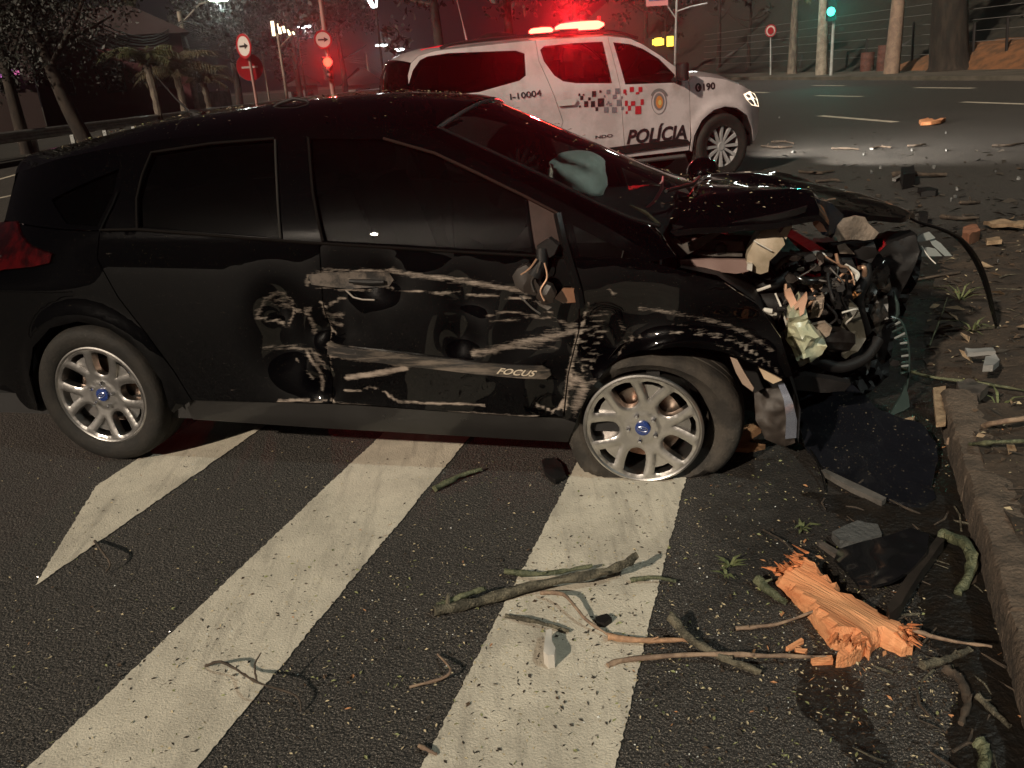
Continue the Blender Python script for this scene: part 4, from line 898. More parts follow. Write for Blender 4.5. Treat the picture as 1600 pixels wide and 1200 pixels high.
# lower wing corner: liner, brackets behind the wheel arch lip
chunk('arch_liner_flap', [(1140, 556), (1152, 562), (1168, 590), (1178, 606), (1176, 612), (1160, 600), (1150, 582)], -.80, .02, mat('tan_liner', (.30, .22, .17), .7), amp=.006)
chunk('bumper_bracket', [(1184, 572), (1204, 584), (1222, 594), (1208, 600), (1194, 592)], -.80, .03, mat('cream_plastic', (.50, .38, .26), .5))
chunk('splash_shield', [(1178, 612), (1196, 606), (1222, 604), (1236, 640), (1242, 690), (1226, 698), (1196, 682), (1180, 650)], -.64, .012, mat('grey_liner', (.05, .04, .034), .6, noise=.4, nscale=14), amp=.014, bow=.04, step=.014, smooth=60)
chunk('fog_lamp_bezel', [(1216, 602), (1226, 600), (1238, 625), (1245, 655), (1244, 684), (1227, 686), (1228, 650), (1224, 622)], -.80, .012, mat('blue_chrome', (.62, .68, .85), .16, metal=.85), amp=.003, bow=.015)
chunk('bumper_lip', [(1232, 590), (1260, 586), (1300, 592), (1330, 600), (1320, 612), (1280, 612), (1236, 606)], -.58, .05, M_BLACKPL, amp=.012)
# long bumper trim strip arching down on to the verge
pts = smoothpath([cpl(1395, 326, 1, .50), cpl(1432, 346, 1, .55), cpl(1470, 358, 1, .62), cpl(1500, 374, 1, .70), cpl(1524, 404, 1, .80), cpl(1540, 442, 1, .92), cpl(1552, 490, 1, 1.02), cpl(1558, 516, 1, 1.06)])
mb = MB(); mb.tube(pts, [.012 + .016 * math.sin(math.pi * min(1, i / len(pts) * 1.1)) for i in range(len(pts))], 8, flat=.35); mb.build('bumper_trim_strip', M_GLOSSPL, car, 60)
# hanging door mirror and far mirror
mb = MB(); mm_ = [side3(850, 385) - Vector((0, .05, 0)), side3(852, 405) - Vector((0, .06, 0)), side3(840, 425) - Vector((0, .07, 0))]
mb.tube(mm_, [.02, .022, .03], 10); mir = mb.build('door_mirror', M_BLACKPL, car, 50)
def mchunk(name, pl, off, th, m_, **k):
    y0 = side3(*pl[0]).y - off; return chunk(name, pl, y0, th, m_, parent=mir, **k)
mchunk('mirror_base', [(838, 385), (858, 372), (872, 384), (866, 398), (852, 406), (842, 398)], .05, .04, M_BLACKPL, amp=.004, bow=.01)
mchunk('mirror_housing', [(800, 432), (808, 420), (822, 414), (834, 424), (838, 440), (846, 452), (836, 462), (820, 456), (806, 448)], .08, .05, mat('brown_black_plastic', (.022, .016, .013), .5), amp=.012, bow=.02)
mchunk('mirror_motor', [(838, 452), (850, 442), (862, 446), (868, 458), (864, 472), (850, 476), (838, 466)], .07, .04, bpy.data.materials['brown_black_plastic'], amp=.01, bow=.02)
mchunk('mirror_frame', [(836, 470), (848, 476), (862, 480), (856, 484), (842, 478)], .075, .01, M_GREYPL)
chunk('indicator_lens', [(866, 466), (880, 450), (906, 450), (908, 472), (880, 474)], side3(880, 462).y - .012, .01, mat('amber_reflector', (.20, .10, .06), .15, coat=1), amp=.003)
for pts_ in ([(852, 400), (846, 418), (838, 430), (842, 446)], [(846, 396), (836, 410), (822, 420)], [(858, 402), (862, 424), (852, 444), (858, 460)], [(820, 452), (838, 470), (852, 480)]):
    mb = MB(); mb.tube(smoothpath([side3(*p) - Vector((0, .09, 0)) for p in pts_]), .0035, 5); mb.build('mirror_wire', rnd.choice([M_GREYPL, M_COPPER, M_BLACKPL]), mir, 50)
c = cpl(1098, 270, 1, .98); mb = MB(); rows = []
for i in range(11):
    a = math.pi * i / 10; rows.append([c + Vector((.09 * math.cos(a) * -1, .13 * math.sin(a) * math.cos(b), .085 * math.sin(a) * math.sin(b))) for b in [2 * math.pi * j / 16 for j in range(16)]])
mb.grid(rows, wrap=True); mb.tube([c + Vector((.0, -.08, -.05)), c + Vector((-.02, -.2, -.06))], .025, 8); mb.build('door_mirror', M_BODY, car, 60, fix=True)
# ================================================================== POLICE SUV
SYAW = .35
_Wp = _C + ray(1131, 229) * (11.0)
_sd, _sn = np.array([math.cos(SYAW), math.sin(SYAW)]), np.array([-math.sin(SYAW), math.cos(SYAW)])
SHW = .96
SO = _Wp[:2] + _sn * SHW; SWZ = float(_Wp[2])
suv = empty('police_suv', (SO[0], SO[1], 0), SYAW, label='white police sport utility vehicle with lit red light bar on its roof', cat='police car')
def tosuv(P): d = np.array([P[0] - SO[0], P[1] - SO[1]]); return np.array([d @ _sd, d @ _sn, P[2]])
_Cs = tosuv(_C)
def spl(px, py, ax, v):
    d = ray(px, py); d = np.array([d[:2] @ _sd, d[:2] @ _sn, d[2]]); return Vector(_Cs + d * ((v - _Cs[ax]) / d[ax]))
def Ys(x, z):
    y = SHW
    if x > .2: y -= .34 * min(1.3, (x - .2) / .60) ** 2.0
    if x < -3.4: y -= .14 * min(1.2, (-3.4 - x) / .7) ** 2
    if z > 1.24: y -= .24 * ((z - 1.24) / .62) ** 1.15
    if z > .7: y -= .02 * min(1, (z - .7) / .54)
    if z < .55: y -= .05 * ((.55 - z) / .3) ** 2
    return y
def T3(px, py):
    P = spl(px, py, 1, -SHW)
    for _ in range(14): P = spl(px, py, 1, -Ys(P[0], P[2]))
    return P
def T(px, py): P = T3(px, py); return (P[0], P[2])
def TT(l): return [T(*p) for p in l]
def sl(o=0.): return lambda x, z: (x, -Ys(x, z) - o, z)
M_WHITE = mat('police_white_paint', (.55, .465, .47), .35, coat=.8, color2=(.43, .36, .36), nscale=2.5)
M_SGLASS = glass('suv_glass', (.30, .30, .30), .01)
M_SDARK = glass('suv_dark_glass', (.035, .03, .03), .01)
M_GRAPH_K = mat('decal_black', (.02, .012, .014), .4); M_GRAPH_G = mat('decal_grey', (.16, .15, .17), .4); M_GRAPH_R = mat('decal_red', (.42, .02, .03), .4)
# side panels; outline points in photo pixels or (x, z) in metres
wR = TT([(638, 133), (645, 110), (656, 94), (668, 88), (700, 83), (806, 79), (820, 84), (822, 118), (812, 126), (748, 144), (690, 150), (640, 150)])
wM = TT([(844, 78), (850, 72), (900, 67), (942, 65), (957, 130), (900, 130), (880, 127), (866, 118), (850, 96)])
wF = TT([(958, 66), (985, 69), (1004, 76), (1030, 92), (1056, 118), (1060, 129), (977, 132)])
roofe = TT([(637, 118), (642, 98), (654, 87), (680, 79), (760, 70), (836, 62), (950, 56), (985, 60), (1006, 70), (1034, 88), (1060, 108), (1080, 120)])
zsill = .42
xB = T(968, 131)[0]; xBb = T(975, 215)[0]
rq = [(-2.36, zsill), T(880, 190), T(862, 140), T(842, 90), T(838, 62)]
XR = T(634, 128)[0]
rear_q = [(XR - .02, .62), (XR - .04, 1.0), (XR, 1.26)] + roofe[0:6] + [T(838, 70), T(842, 95), T(862, 140), T(880, 190), (-2.42, .62), (-2.50, .80), (-2.66, .93), (-2.88, .98), (-3.10, .93), (-3.27, .78), (-3.34, .58), (-3.5, .45), (XR + .08, .45)]
rdoor = [T(838, 70), T(836, 62), T(890, 59), T(950, 56), T(951, 64), T(968, 131), T(975, 215), (xBb + .02, zsill), (-2.36, zsill), (-2.42, .62), T(880, 190), T(862, 140), T(842, 95)]
fdoor = [T(951, 64), T(950, 56), T(985, 60), T(1006, 70), T(1034, 88), T(1060, 108), T(1076, 126), T(1078, 160), T(1079, 215), (-.53, zsill), (xBb + .02, zsill), T(975, 215), T(968, 131)]
arcF = [(0 + .50 * math.cos(a), .44 + .48 * math.sin(a)) for a in [R(d) for d in (185, 160, 135, 110, 90, 70, 45, 20, 0)]]
fen = [(-.53, zsill)] + [T(1079, 215), T(1078, 160), T(1076, 126), T(1082, 119), T(1110, 120), T(1135, 124)] + [(.35, 1.13), (.55, 1.05), (.72, .92), (.78, .75), (.76, .55), (.60, .44)] + arcF[::-1]
panel('rear_quarter', rear_q, M_WHITE, suv, sl(), .08, holes=[wR], gap=.004)
panel('rear_door', rdoor, M_WHITE, suv, sl(), .06, holes=[wM], gap=.004)
panel('front_door', fdoor, M_WHITE, suv, sl(), .06, holes=[wF], gap=.004)
panel('front_fender', fen, M_WHITE, suv, lambda x, z: (x, -Ys(x, z) - .03 * math.exp(-((math.hypot(x, z - .44) - .52) / .06) ** 2), z), .05, gap=.004)
for nm, pl, mm in (('rear_side_window', wR, M_SDARK), ('rear_door_window', wM, M_SGLASS), ('front_door_window', wF, M_SGLASS)): panel(nm, pl, mm, suv, sl(-.012), .12, gap=-.006, thick=.004)
for nm, pl, hl_, mm in (('rear_quarter', rear_q, [wR], M_WHITE), ('rear_door', rdoor, [wM], M_WHITE), ('front_door', fdoor, [wF], M_WHITE), ('front_fender', fen, [], M_WHITE)):
    panel(nm, pl, mm, suv, lambda x, z: (x, Ys(x, z), z), .12, holes=hl_, gap=.004, back=lambda p: Vector((0, -1, 0)), flip=True)
for nm, pl, mm in (('rear_side_window', wR, M_SDARK), ('rear_door_window', wM, M_SGLASS), ('front_door_window', wF, M_SGLASS)): panel(nm, pl, mm, suv, lambda x, z: (x, Ys(x, z) - .012, z), .15, gap=-.006, thick=.004, back=lambda p: Vector((0, -1, 0)), flip=True)
panel('window_sticker', TT([(644, 150), (650, 126), (660, 104), (690, 102), (684, 128), (672, 138)]), mat('pale_backing', (.42, .46, .45), .6), suv, sl(-.03), .1, gap=0)
# top skin: segments between outline stations
ct = [(p[0], p[1]) for p in roofe]
xr0, xr1 = ct[1][0], ct[7][0]
def loft(name, st, m_, crown, bow=0.):
    mb = MB(); rows = []
    for (x, z), c_, b_ in zip(st, crown, bow if hasattr(bow, '__len__') else [bow] * len(st)):
        hw = Ys(x, z); rows.append([(x + b_ * (1 - v * v), v * hw, z + c_ * (1 - abs(v) ** 2.2)) for v in [-1 + j / 8 for j in range(17)]])
    mb.grid(rows); return mb.build(name, m_, suv, 50, fix=True)
rl = ct[1:8]; loft('roof', rl, M_WHITE, [.05] * len(rl), [-.08] + [0] * (len(rl) - 2) + [.10])
loft('windscreen', [ct[7], ct[8], ct[9], ct[10], ct[11]], M_SGLASS, [.05, .05, .05, .05, .05], [.10, .12, .14, .16, .18])
loft('bonnet', [ct[11], T(1110, 120), T(1135, 124), (.35, 1.13), (.55, 1.05)], M_WHITE, [.05, .09, .10, .09, .05], [.18, .16, .14, .16, .20])
loft('front_bumper', [(.55, 1.05), (.72, .92), (.78, .75), (.76, .55), (.60, .44)], M_WHITE, [.05, 0, 0, 0, 0], .22)
loft('rear_window', [ct[1], ct[0], (XR, 1.26)], M_SDARK, [.05, .03, 0], -.05)
loft('tailgate', [(XR, 1.26), (XR - .04, 1.0), (XR - .02, .62), (XR + .08, .45)], M_WHITE, [0] * 4, -.06)
mb = MB(); mb.box((-1.7, 0, .45), (4.4, 1.7, .14)); mb.build('chassis', M_BLACKPL, suv, 0)
mb = MB(); mb.box((-1.7, 0, .62), (3.4, 1.62, .2)); mb.box((-.35, 0, .98), (.25, 1.6, .3)); mb.build('interior_trim', M_INT, suv, 0)
for y in (-.42, .42):
    for x in (-1.55,):
        s_ = MB(); s_.box((x, y, 1.08), (.16, .5, .66), Matrix.Rotation(R(-8), 3, 'Y')); s_.box((x - .06, y, 1.50), (.12, .28, .2)); s_.build('seat', M_SEAT, suv, 30)
mb = MB(); mb.box((-2.2, 0, 1.25), (.04, 1.4, .75)); mb.build('partition', mat('partition_dark', (.03, .012, .014), .5), suv, 0)
# running board, black door strip, wheels
def bar(name, pxs, wd, th, m_, off):
    a, b = [Vector(sl(off)(*T(*p))) for p in pxs]; d = (b - a); mb = MB(); rot = d.to_track_quat('X', 'Z').to_matrix(); mb.box((a + b) / 2, (d.length, th, wd), rot); o = mb.build(name, m_, suv, 0); o.modifiers.new('b', 'BEVEL').width = .012; return o
panel('door_strip', TT([(900, 238), (985, 226), (1060, 217), (1073, 218), (1079, 225), (1000, 236), (900, 252)]), M_BLACKPL, suv, sl(.02), .1, gap=0)
mb = MB(); mb.tube([(-2.35, -.97, .36), (-.62, -.97, .36)], .055, 10, flat=.5); mb.build('running_board', mat('step_metal', (.30, .28, .27), .3, metal=.8), suv)
M_SRIM = mat('suv_rim', (.46, .44, .44), .35, metal=.35)
def suv_wheel(loc, rot):
    e = bpy.data.objects.new('wheel', None); col.objects.link(e); e.parent = suv; e.location = loc; e.rotation_euler = rot; k = SWZ / .322
    t_ = MB(); t_.lathe([(.20 if r_ < .23 else r_, y) for r_, y in TPROF], 48); t_.v = [(x * k, y * 1.25, z * k) for x, y, z in t_.v]; t_.build('tyre', M_RUBBER, e, 50)
    rm = MB(); rm.lathe([(.285, .02), (.292, .0), (.275, .012), (.262, .05), (.255, .2)], 48); rm.lathe([(.0, .022), (.05, .02), (.06, .05)], 20)
    for q in range(12):
        a = 2 * math.pi * q / 12; w_ = .028; ca_, sa_ = math.cos(a), math.sin(a)
        P = [(.045, -w_ * .5, .03), (.045, w_ * .5, .03), (.27, w_ * .75, .008), (.27, -w_ * .75, .008)]; P += [(x, y, h + .035) for x, y, h in P]
        rm.add([(x * ca_ - y * sa_, h, x * sa_ + y * ca_) for x, y, h in P], [(0, 3, 2, 1), (4, 5, 6, 7), (0, 1, 5, 4), (1, 2, 6, 5), (2, 3, 7, 6), (3, 0, 4, 7)])
    rm.build('rim', M_SRIM, e, 35, fix=True)
    bd_ = MB(); bd_.lathe([(0, .12), (.25, .12)], 24); bd_.build('brake_backplate', M_BLACKPL, e, 0)
for x, y, r_ in ((0, -SHW + .03, R(4)), (-2.89, -SHW + .03, 0), (0, SHW - .03, math.pi), (-2.89, SHW - .03, math.pi)): suv_wheel((x, y, SWZ), (0, 0, r_))
for cx_ in (0, -2.89):
    for s_ in (-1, 1):
        mb = MB(); mb.grid([[(cx_ + .50 * math.cos(a), s_ * y, .44 + .48 * math.sin(a)) for a in [R(-5 + 19 * i) for i in range(11)]] for y in (.90, .62, .58)]); mb.build('arch_liner', M_BLACKPL, suv, 60)
# mirror, lamps, rails, aerials
for s_ in (-1, 1):
    c = spl(1066, 112, 1, -1.06); c.y *= -s_ * -1 * -1 if False else 1; c = Vector((c.x, s_ * 1.06, c.z)); mb = MB(); rows = []
    for i in range(9):
        a = math.pi * i / 8; rows.append([c + Vector((.075 * math.cos(a), .12 * math.sin(a) * max(-.8, min(.8, math.cos(b) * 1.2)), .125 * math.sin(a) ** .6 * max(-.85, min(.85, math.sin(b) * 1.2)))) for b in [2 * math.pi * j / 16 for j in range(16)]])
    mb.grid(rows, wrap=True); mb.tube([c + Vector((-.02, -s_ * .05, -.08)), c + Vector((-.04, -s_ * .16, -.10))], .03, 6); mb.build('door_mirror', M_BLACKPL, suv, 60, fix=True)
    hlp = MB(); hlp.grid([[(x + .0, s_ * (Ys(x, z) + .006), z) for x, z in r_] for r_ in [[(.30, 1.05), (.42, 1.08), (.55, 1.04)], [(.36, .98), (.50, .99), (.66, .96)], [(.48, .90), (.60, .88), (.74, .86)]]]); hlp.build('headlamp', emat('headlamp_glow', (1, .80, .55), 2.2) if 'headlamp_glow' not in bpy.data.materials else bpy.data.materials['headlamp_glow'], suv, 60)
    rl_ = MB(); zz = [(x, z + .05) for x, z in TT([(690, 77), (720, 74), (836, 62), (950, 55), (1000, 60)])]; pts = [Vector((x, s_ * (Ys(x, z) - .04), z + (.0 if 0 < i < 4 else -.04))) for i, (x, z) in enumerate(zz)]; rl_.tube(smoothpath(pts), .02, 8); rl_.build('roof_rail', mat('rail_black', (.02, .015, .016), .3) if 'rail_black' not in bpy.data.materials else bpy.data.materials['rail_black'], suv)
    panel('handle', TT([(868, 158), (898, 154), (900, 158), (896, 164), (872, 166)]), mat('handle_white', (.5, .47, .46), .3), suv, (lambda x, z: (x, -Ys(x, z) - .03, z)), .05, gap=0) if s_ < 0 else None
mb = MB(); b_ = spl(731, 70, 1, -.1); t_ = spl(714, 0, 1, -.1); mb.tube([b_, b_.lerp(t_, .35)], .012, 6); mb.tube([b_.lerp(t_, .35), b_.lerp(t_, 1.3)], [.006, .003], 5); mb.build('whip_aerial', mat('aerial_grey', (.25, .2, .2), .4), suv)
mb = MB(); rows = []; p0 = spl(776, 64, 1, -.15)
for i in range(9):
    a = math.pi * i / 8; rows.append([p0 + Vector((-.30 * math.cos(a), .25 * math.sin(a) * math.cos(b), max(-.05, .10 * math.sin(a) * math.sin(b)))) for b in [2 * math.pi * j / 14 for j in range(14)]])
mb.grid(rows, wrap=True); mb.build('roof_pod', M_BLACKPL, suv, 60, fix=True)
mb = MB(); ps = [spl(658, 79, 1, -.35), spl(708, 69, 1, -.35)]; mb.tube(ps, .03, 8, flat=.5); mb.build('rear_marker_lamp', mat('marker_red', (.5, .02, .03), .2, emit=(1, .03, .05), es=.35), suv)
# ---- light bar across the roof, lit red
zl = T3(890, 52).z + .02
LBX = T(890, 52)[0]
mb = MB(); mb.box((LBX, 0, zl), (.26, 1.30, .06)); o = mb.build('light_bar', M_BLACKPL, suv, 0)
M_RED = emat('red_beacon', (1, .075, .045), 14.0)
def beacon(a, b, r_):
    pa, pb = spl(*a, 1, -.45), spl(*b, 1, -.45); mb = MB(); mb.tube([pa, pa.lerp(pb, .12), pa.lerp(pb, .5), pa.lerp(pb, .88), pb], [r_ * .3, r_ * .85, r_, r_ * .85, r_ * .3], 10, flat=.8); q = mb.build('beacon_lens', M_RED, suv, 60); return q
mb = MB(); pa, pb = spl(828, 52, 1, -.42), spl(942, 40, 1, -.42); mb.tube([pa - Vector((0, 0, .05)), pb - Vector((0, 0, .05))], .05, 8); mb.build('light_bar_base', M_BLACKPL, suv)
for a_, b_, r_ in (((827, 50), (864, 47), .055), ((868, 44.5), (943, 38), .075)):
    beacon(a_, b_, r_)
mb = MB(); c = spl(936, 24, 1, -.3); mb.tube([c - Vector((0, 0, .05)), c - Vector((0, 0, .01))], [.015, .02], 8); mb.build('strobe_lens', mat('dim_red_lens', (.3, .01, .01), .3, emit=(1, .02, .02), es=1.0), suv)
def lamp(name, kind, loc, energy, color, parent=None, size=.1, spot=None, aim=None, blend=.6):
    ld = bpy.data.lights.new(name, kind); ld.energy = energy; ld.color = color; ld.shadow_soft_size = size
    if kind == 'SPOT': ld.spot_size = R(spot); ld.spot_blend = blend
    lo = bpy.data.objects.new(name, ld); col.objects.link(lo); lo.parent = parent; lo.location = loc
    if aim is not None: lo.rotation_euler = (-(Vector(aim).normalized())).to_track_quat('Z', 'Y').to_euler()
    return lo
lb0 = spl(890, 40, 1, -.62)
lamp('beacon_light', 'SPOT', lb0 + Vector((0, -.05, .05)), 1400, (1, .012, .02), suv, .06, 80, (-.58, -.81, .40), .3)
lamp('beacon_light', 'POINT', spl(900, 30, 1, -.3), 60, (1, .03, .03), suv, .05)
lamp('headlamp_beam', 'SPOT', (.82, -.62, .92), 1700, (1, .93, .82), suv, .05, 85, (1, -.12, -.05), 1.0)
lamp('headlamp_beam', 'SPOT', (.82, .62, .92), 1700, (1, .93, .82), suv, .05, 85, (1, .05, -.05), 1.0)
# ---- livery
def crop(cx_, cy_): return (840 + cx_ / 4.706, 40 + cy_ / 4.706)
def decal(rect, m_):
    x0, y0, x1, y1 = rect; pl = TT([crop(x0, y1), crop(x1, y1 - 3), crop(x1, y0 - 2), crop(x0, y0)]); mb = MB(); mb.add([sl(.006)(*p) for p in pl], [(0, 1, 2, 3)]); return mb.build('checker_decal', m_, suv, 0)
for r_ in [(298, 500, 312, 518), (312, 518, 334, 548), (340, 556, 370, 600), (370, 528, 388, 552), (398, 482, 428, 524), (390, 556, 420, 600), (424, 600, 442, 628), (440, 536, 486, 596), (452, 476, 468, 494), (303, 588, 316, 604), (330, 503, 342, 516)]: decal(r_, M_GRAPH_K)
for r_ in [(505, 472, 532, 504), (568, 462, 602, 502), (550, 508, 578, 540), (486, 600, 518, 640), (545, 600, 580, 642), (580, 545, 612, 592), (524, 570, 544, 594), (512, 556, 524, 572), (485, 512, 497, 528), (612, 520, 624, 538), (613, 596, 632, 622), (502, 572, 513, 586)]: decal(r_, M_GRAPH_G)
for r_ in [(628, 470, 650, 500), (675, 452, 706, 488), (740, 452, 768, 488), (720, 490, 745, 506), (640, 552, 660, 592), (684, 556, 716, 590), (755, 542, 778, 584), (662, 590, 684, 626), (716, 592, 760, 652), (645, 630, 660, 650), (642, 500, 654, 512)]: decal(r_, M_GRAPH_R)
letter('lettering', 'POLÍCIA', [crop(652, 874), crop(1096, 834), crop(1100, 700), crop(668, 740)], T, sl(.007), M_GRAPH_K, suv, shear=.12, bold=.035)
letter('lettering', '190', [crop(1216, 480), crop(1304, 468), crop(1302, 414), crop(1214, 426)], T, sl(.007), M_GRAPH_K, suv, bold=.03)
letter('lettering', 'I-10004', [(797, 156), (846, 150), (845, 140), (796, 146.5)], T, sl(.007), M_GRAPH_K, suv, bold=.02)
letter('lettering', 'NDO', [(930, 217), (957, 214), (957, 209), (930, 212)], T, sl(.007), M_GRAPH_K, suv, bold=.02)
def disc(name, c, rx, ry, m_, off, inner=0., a0=0., a1=360., n=28, parent=None):
    mb = MB(); A = [R(a0 + (a1 - a0) * i / n) for i in range(n + 1)]; o_ = [sl(off)(*T(*crop(c[0] + rx * math.cos(a), c[1] - ry * math.sin(a)))) for a in A]; i_ = [sl(off)(*T(*crop(c[0] + rx * inner * math.cos(a), c[1] - ry * inner * math.sin(a)))) for a in A]
    mb.grid([i_, o_]); return mb.build(name, m_, suv, 0, fix=True)
disc('phone_symbol', (1180, 455), 24, 33, M_GRAPH_K, .006); disc('phone_handset', (1186, 455), 15, 22, M_WHITE, .008, .62, 110, 250)
disc('police_crest', (890, 560), 56, 92, mat('crest_grey', (.17, .15, .15), .5), .006); disc('crest_ring', (890, 566), 50, 82, M_WHITE, .008, .0); disc('crest_ring', (890, 560), 40, 64, bpy.data.materials['crest_grey'], .010); disc('crest_core', (892, 562), 26, 46, mat('crest_orange', (.55, .20, .06), .5), .012); disc('crest_core', (895, 566), 12, 20, mat('crest_yellow', (.6, .45, .15), .5), .014)
disc('crest_banner', (892, 540), 66, 78, bpy.data.materials['crest_grey'], .0075, .80, 20, 160)
# ================================================================== BACKGROUND
M_CONC = mat('pole_concrete', (.30, .26, .21), .85, color2=(.18, .15, .12), nscale=3, bump=.3, bscale=30)
M_CONCB = mat('pole_concrete_brown', (.27, .19, .14), .85, color2=(.19, .13, .10), nscale=3)
M_STEEL = mat('galvanised_steel', (.42, .43, .42), .45, metal=.15, noise=.25, nscale=4)
M_BARK = mat('tree_bark', (.032, .023, .017), .95, color2=(.014, .010, .008), nscale=5, bump=1, bscale=14, stretch=(1, 1, .25))
M_BARKP = mat('pale_bark', (.16, .13, .10), .9, color2=(.07, .055, .045), nscale=6, bump=.8, bscale=16, stretch=(1, 1, .3))
def leafmat(n, a, b): return mat(n, a, .6, color2=b, nscale=1.2)
M_LEAF = leafmat('dark_foliage', (.008, .010, .005), (.004, .005, .003)); M_LEAF2 = leafmat('olive_foliage', (.06, .065, .022), (.03, .034, .014)); M_PALM = leafmat('palm_fronds', (.075, .085, .03), (.04, .045, .02)); M_PALM2 = leafmat('dry_palm_fronds', (.10, .085, .045), (.055, .045, .026))
def gz(p, z=0.): return Vector((p[0], p[1], z))
def depth_pt(px, py, D):
    d = ray(px, py); h = math.hypot(d[0], d[1]); return Vector(_C + d * (D / h))
def leaves(mb, c, rx, rz, n, s, rr, flat=.6):
    for _ in range(n):
        while True:
            q = Vector((rr.uniform(-1, 1), rr.uniform(-1, 1), rr.uniform(-1, 1)))
            if q.length < 1: break
        p = Vector(c) + Vector((q.x * rx, q.y * rx, q.z * rz)); a = Vector((rr.gauss(0, 1), rr.gauss(0, 1), rr.gauss(0, 1) * flat)).normalized(); b = a.orthogonal().normalized(); b.rotate(Matrix.Rotation(rr.uniform(0, 6.28), 3, a)); L = s * rr.uniform(.6, 1.4)
        mb.add([p, p + (b + a.cross(b) * .45) * L * .5, p + b * L, p + (b - a.cross(b) * .45) * L * .5], [(0, 1, 2, 3)])
def tree(name, base, h, r_, label, lm, crown=None, nclump=22, nleaf=70, ls=.22, lean=(0, 0), seed=1, bark=None, group=None, branches=7, ch=None):
    rr = random.Random(seed); e = empty(name, base, label=label, cat='tree', group=group); bark = bark or M_BARK; mb = MB()
    top = Vector((lean[0], lean[1], h)); path = smoothpath([Vector((0, 0, -.1)), top * .3 + Vector((rr.uniform(-.1, .1) * r_ * 4, rr.uniform(-.1, .1), 0)), top * .65, top]); k = len(path)
    mb.tube(path, [r_ * (1.35 if i == 0 else 1) * (1 - .62 * i / k) for i in range(k)], 10); tips = []
    crown = crown or h * .35; ch = ch or crown * .7
    for q in range(branches):
        t = rr.uniform(.5, .98); p = path[int(t * (k - 1))]; a = rr.uniform(0, 6.28); d = Vector((math.cos(a), math.sin(a), rr.uniform(.3, 1.0))) * crown * rr.uniform(.5, .95); mb.tube(smoothpath([p, p + d * .5 + Vector((0, 0, -.1)), p + d]), [r_ * .35 * (1 - .75 * i / 12) for i in range(13)], 6); tips.append(p + d); tips.append(p + d * .6)
    mb.build('trunk', bark, e, 60)
    cr = MB()
    for q in range(nclump):
        c = rr.choice(tips) if (tips and q % 3) else top; c = c + Vector((rr.gauss(0, .4) * crown, rr.gauss(0, .4) * crown, rr.gauss(0, .35) * ch)); leaves(cr, c, crown * rr.uniform(.15, .34), crown * rr.uniform(.12, .25), nleaf, ls, rr)
    if cr.v: cr.build('crown', lm, e, 0)
    return e
def palm(base, h, L, label, lm, seed, n=20, group=None):
    rr = random.Random(seed); e = empty('palm_tree', base, label=label, cat='palm', group=group); mb = MB(); path = smoothpath([(0, 0, -.1), (.05, .03, h * .5), (-.05, .08, h)]); mb.tube(path, [.13 + .03 * (i % 2) for i in range(len(path))], 9); mb.build('trunk', M_BARKP, e, 30)
    for q in range(n):
        a = 6.283 * q / n + rr.uniform(-.2, .2); up = rr.uniform(.35, 1.45); pts = []; LL = L * rr.uniform(.7, 1.1)
        for i in range(9):
            t = i / 8; pts.append(Vector((math.cos(a) * LL * t * math.cos(up * (1 - t * .5)), math.sin(a) * LL * t * math.cos(up * (1 - t * .5)), h + LL * (math.sin(up) * t - .62 * t * t))))
        fr = MB(); fr.tube(pts, [.02 * (1 - .8 * i / 8) for i in range(9)], 4)
        side = Vector((-math.sin(a), math.cos(a), 0))
        for i in range(1, 9):
            for k in range(2):
                p = pts[i - 1].lerp(pts[i], k / 2); d = (pts[i] - pts[i - 1]).normalized()
                for s_ in (-1, 1):
                    ll = LL * .32 * (1 - .6 * abs(i / 8 - .4)); tip = p + (side * s_ * .7 + d * .6 + Vector((0, 0, -.45 + rr.uniform(-.1, .1)))) * ll; w_ = d * .035
                    fr.add([p - w_, p + w_, tip], [(0, 1, 2)])
        fr.build('frond', lm, e, 0)
    return e
# ---- left: crash barrier, wall, building, palms, trees
gr = empty('guard_rail', gz(leftline(60, 230, .9), .15), label='long galvanised steel crash barrier beside the far carriageway', cat='guard rail')
g0 = leftline(60, 230, .9); orr = Vector((g0.x, g0.y, .15))
pr = [(0, .40), (.05, .44), (.05, .50), (0, .54), (0, .58), (.05, .62), (.05, .68), (0, .72)]
mb = MB(); rows = []
for i in range(30):
    p = g0 + ldir * (-4 + i * 2.0); rows.append([(p.x - ln.x * o - orr.x, p.y - ln.y * o - orr.y, z) for o, z in pr])
mb.grid(rows); mb.build('rail', M_STEEL, gr, 30)
for i in range(0, 30, 1):
    p = g0 + ldir * (-4 + i * 2.0) + ln * .07; mb = MB(); mb.box((p.x - orr.x, p.y - orr.y, .3), (.12, .08, .8)); mb.build('post', M_STEEL, gr, 0)
w0 = leftline(110, 190, 14); w1 = leftline(365, 180, 14); wl = empty('perimeter_wall', gz(w0), label='low pale panelled wall behind the crash barrier', cat='wall'); wd = (w1 - w0); nW = max(4, int(wd.length / 2.2))
M_WALL = mat('wall_render', (.20, .20, .17), .9, color2=(.10, .10, .085), nscale=1.2)
for i in range(nW):
    a, b = w0 + wd * (i / nW), w0 + wd * ((i + 1) / nW); d = (b - a).normalized(); n_ = Vector((-d.y, d.x)) * .09; mb = MB(); q = [a + d * .06, b - d * .06]
    mb.prism([tuple(q[0] - n_ - w0), tuple(q[1] - n_ - w0), tuple(q[1] + n_ - w0), tuple(q[0] + n_ - w0)], -.1, 1.55); mb.build('panel', M_WALL, wl, 0)
    mb = MB(); mb.box((a.x - w0.x, a.y - w0.y, .8), (.14, .24, 1.8)); mb.build('post', M_DARKMET, wl, 0)
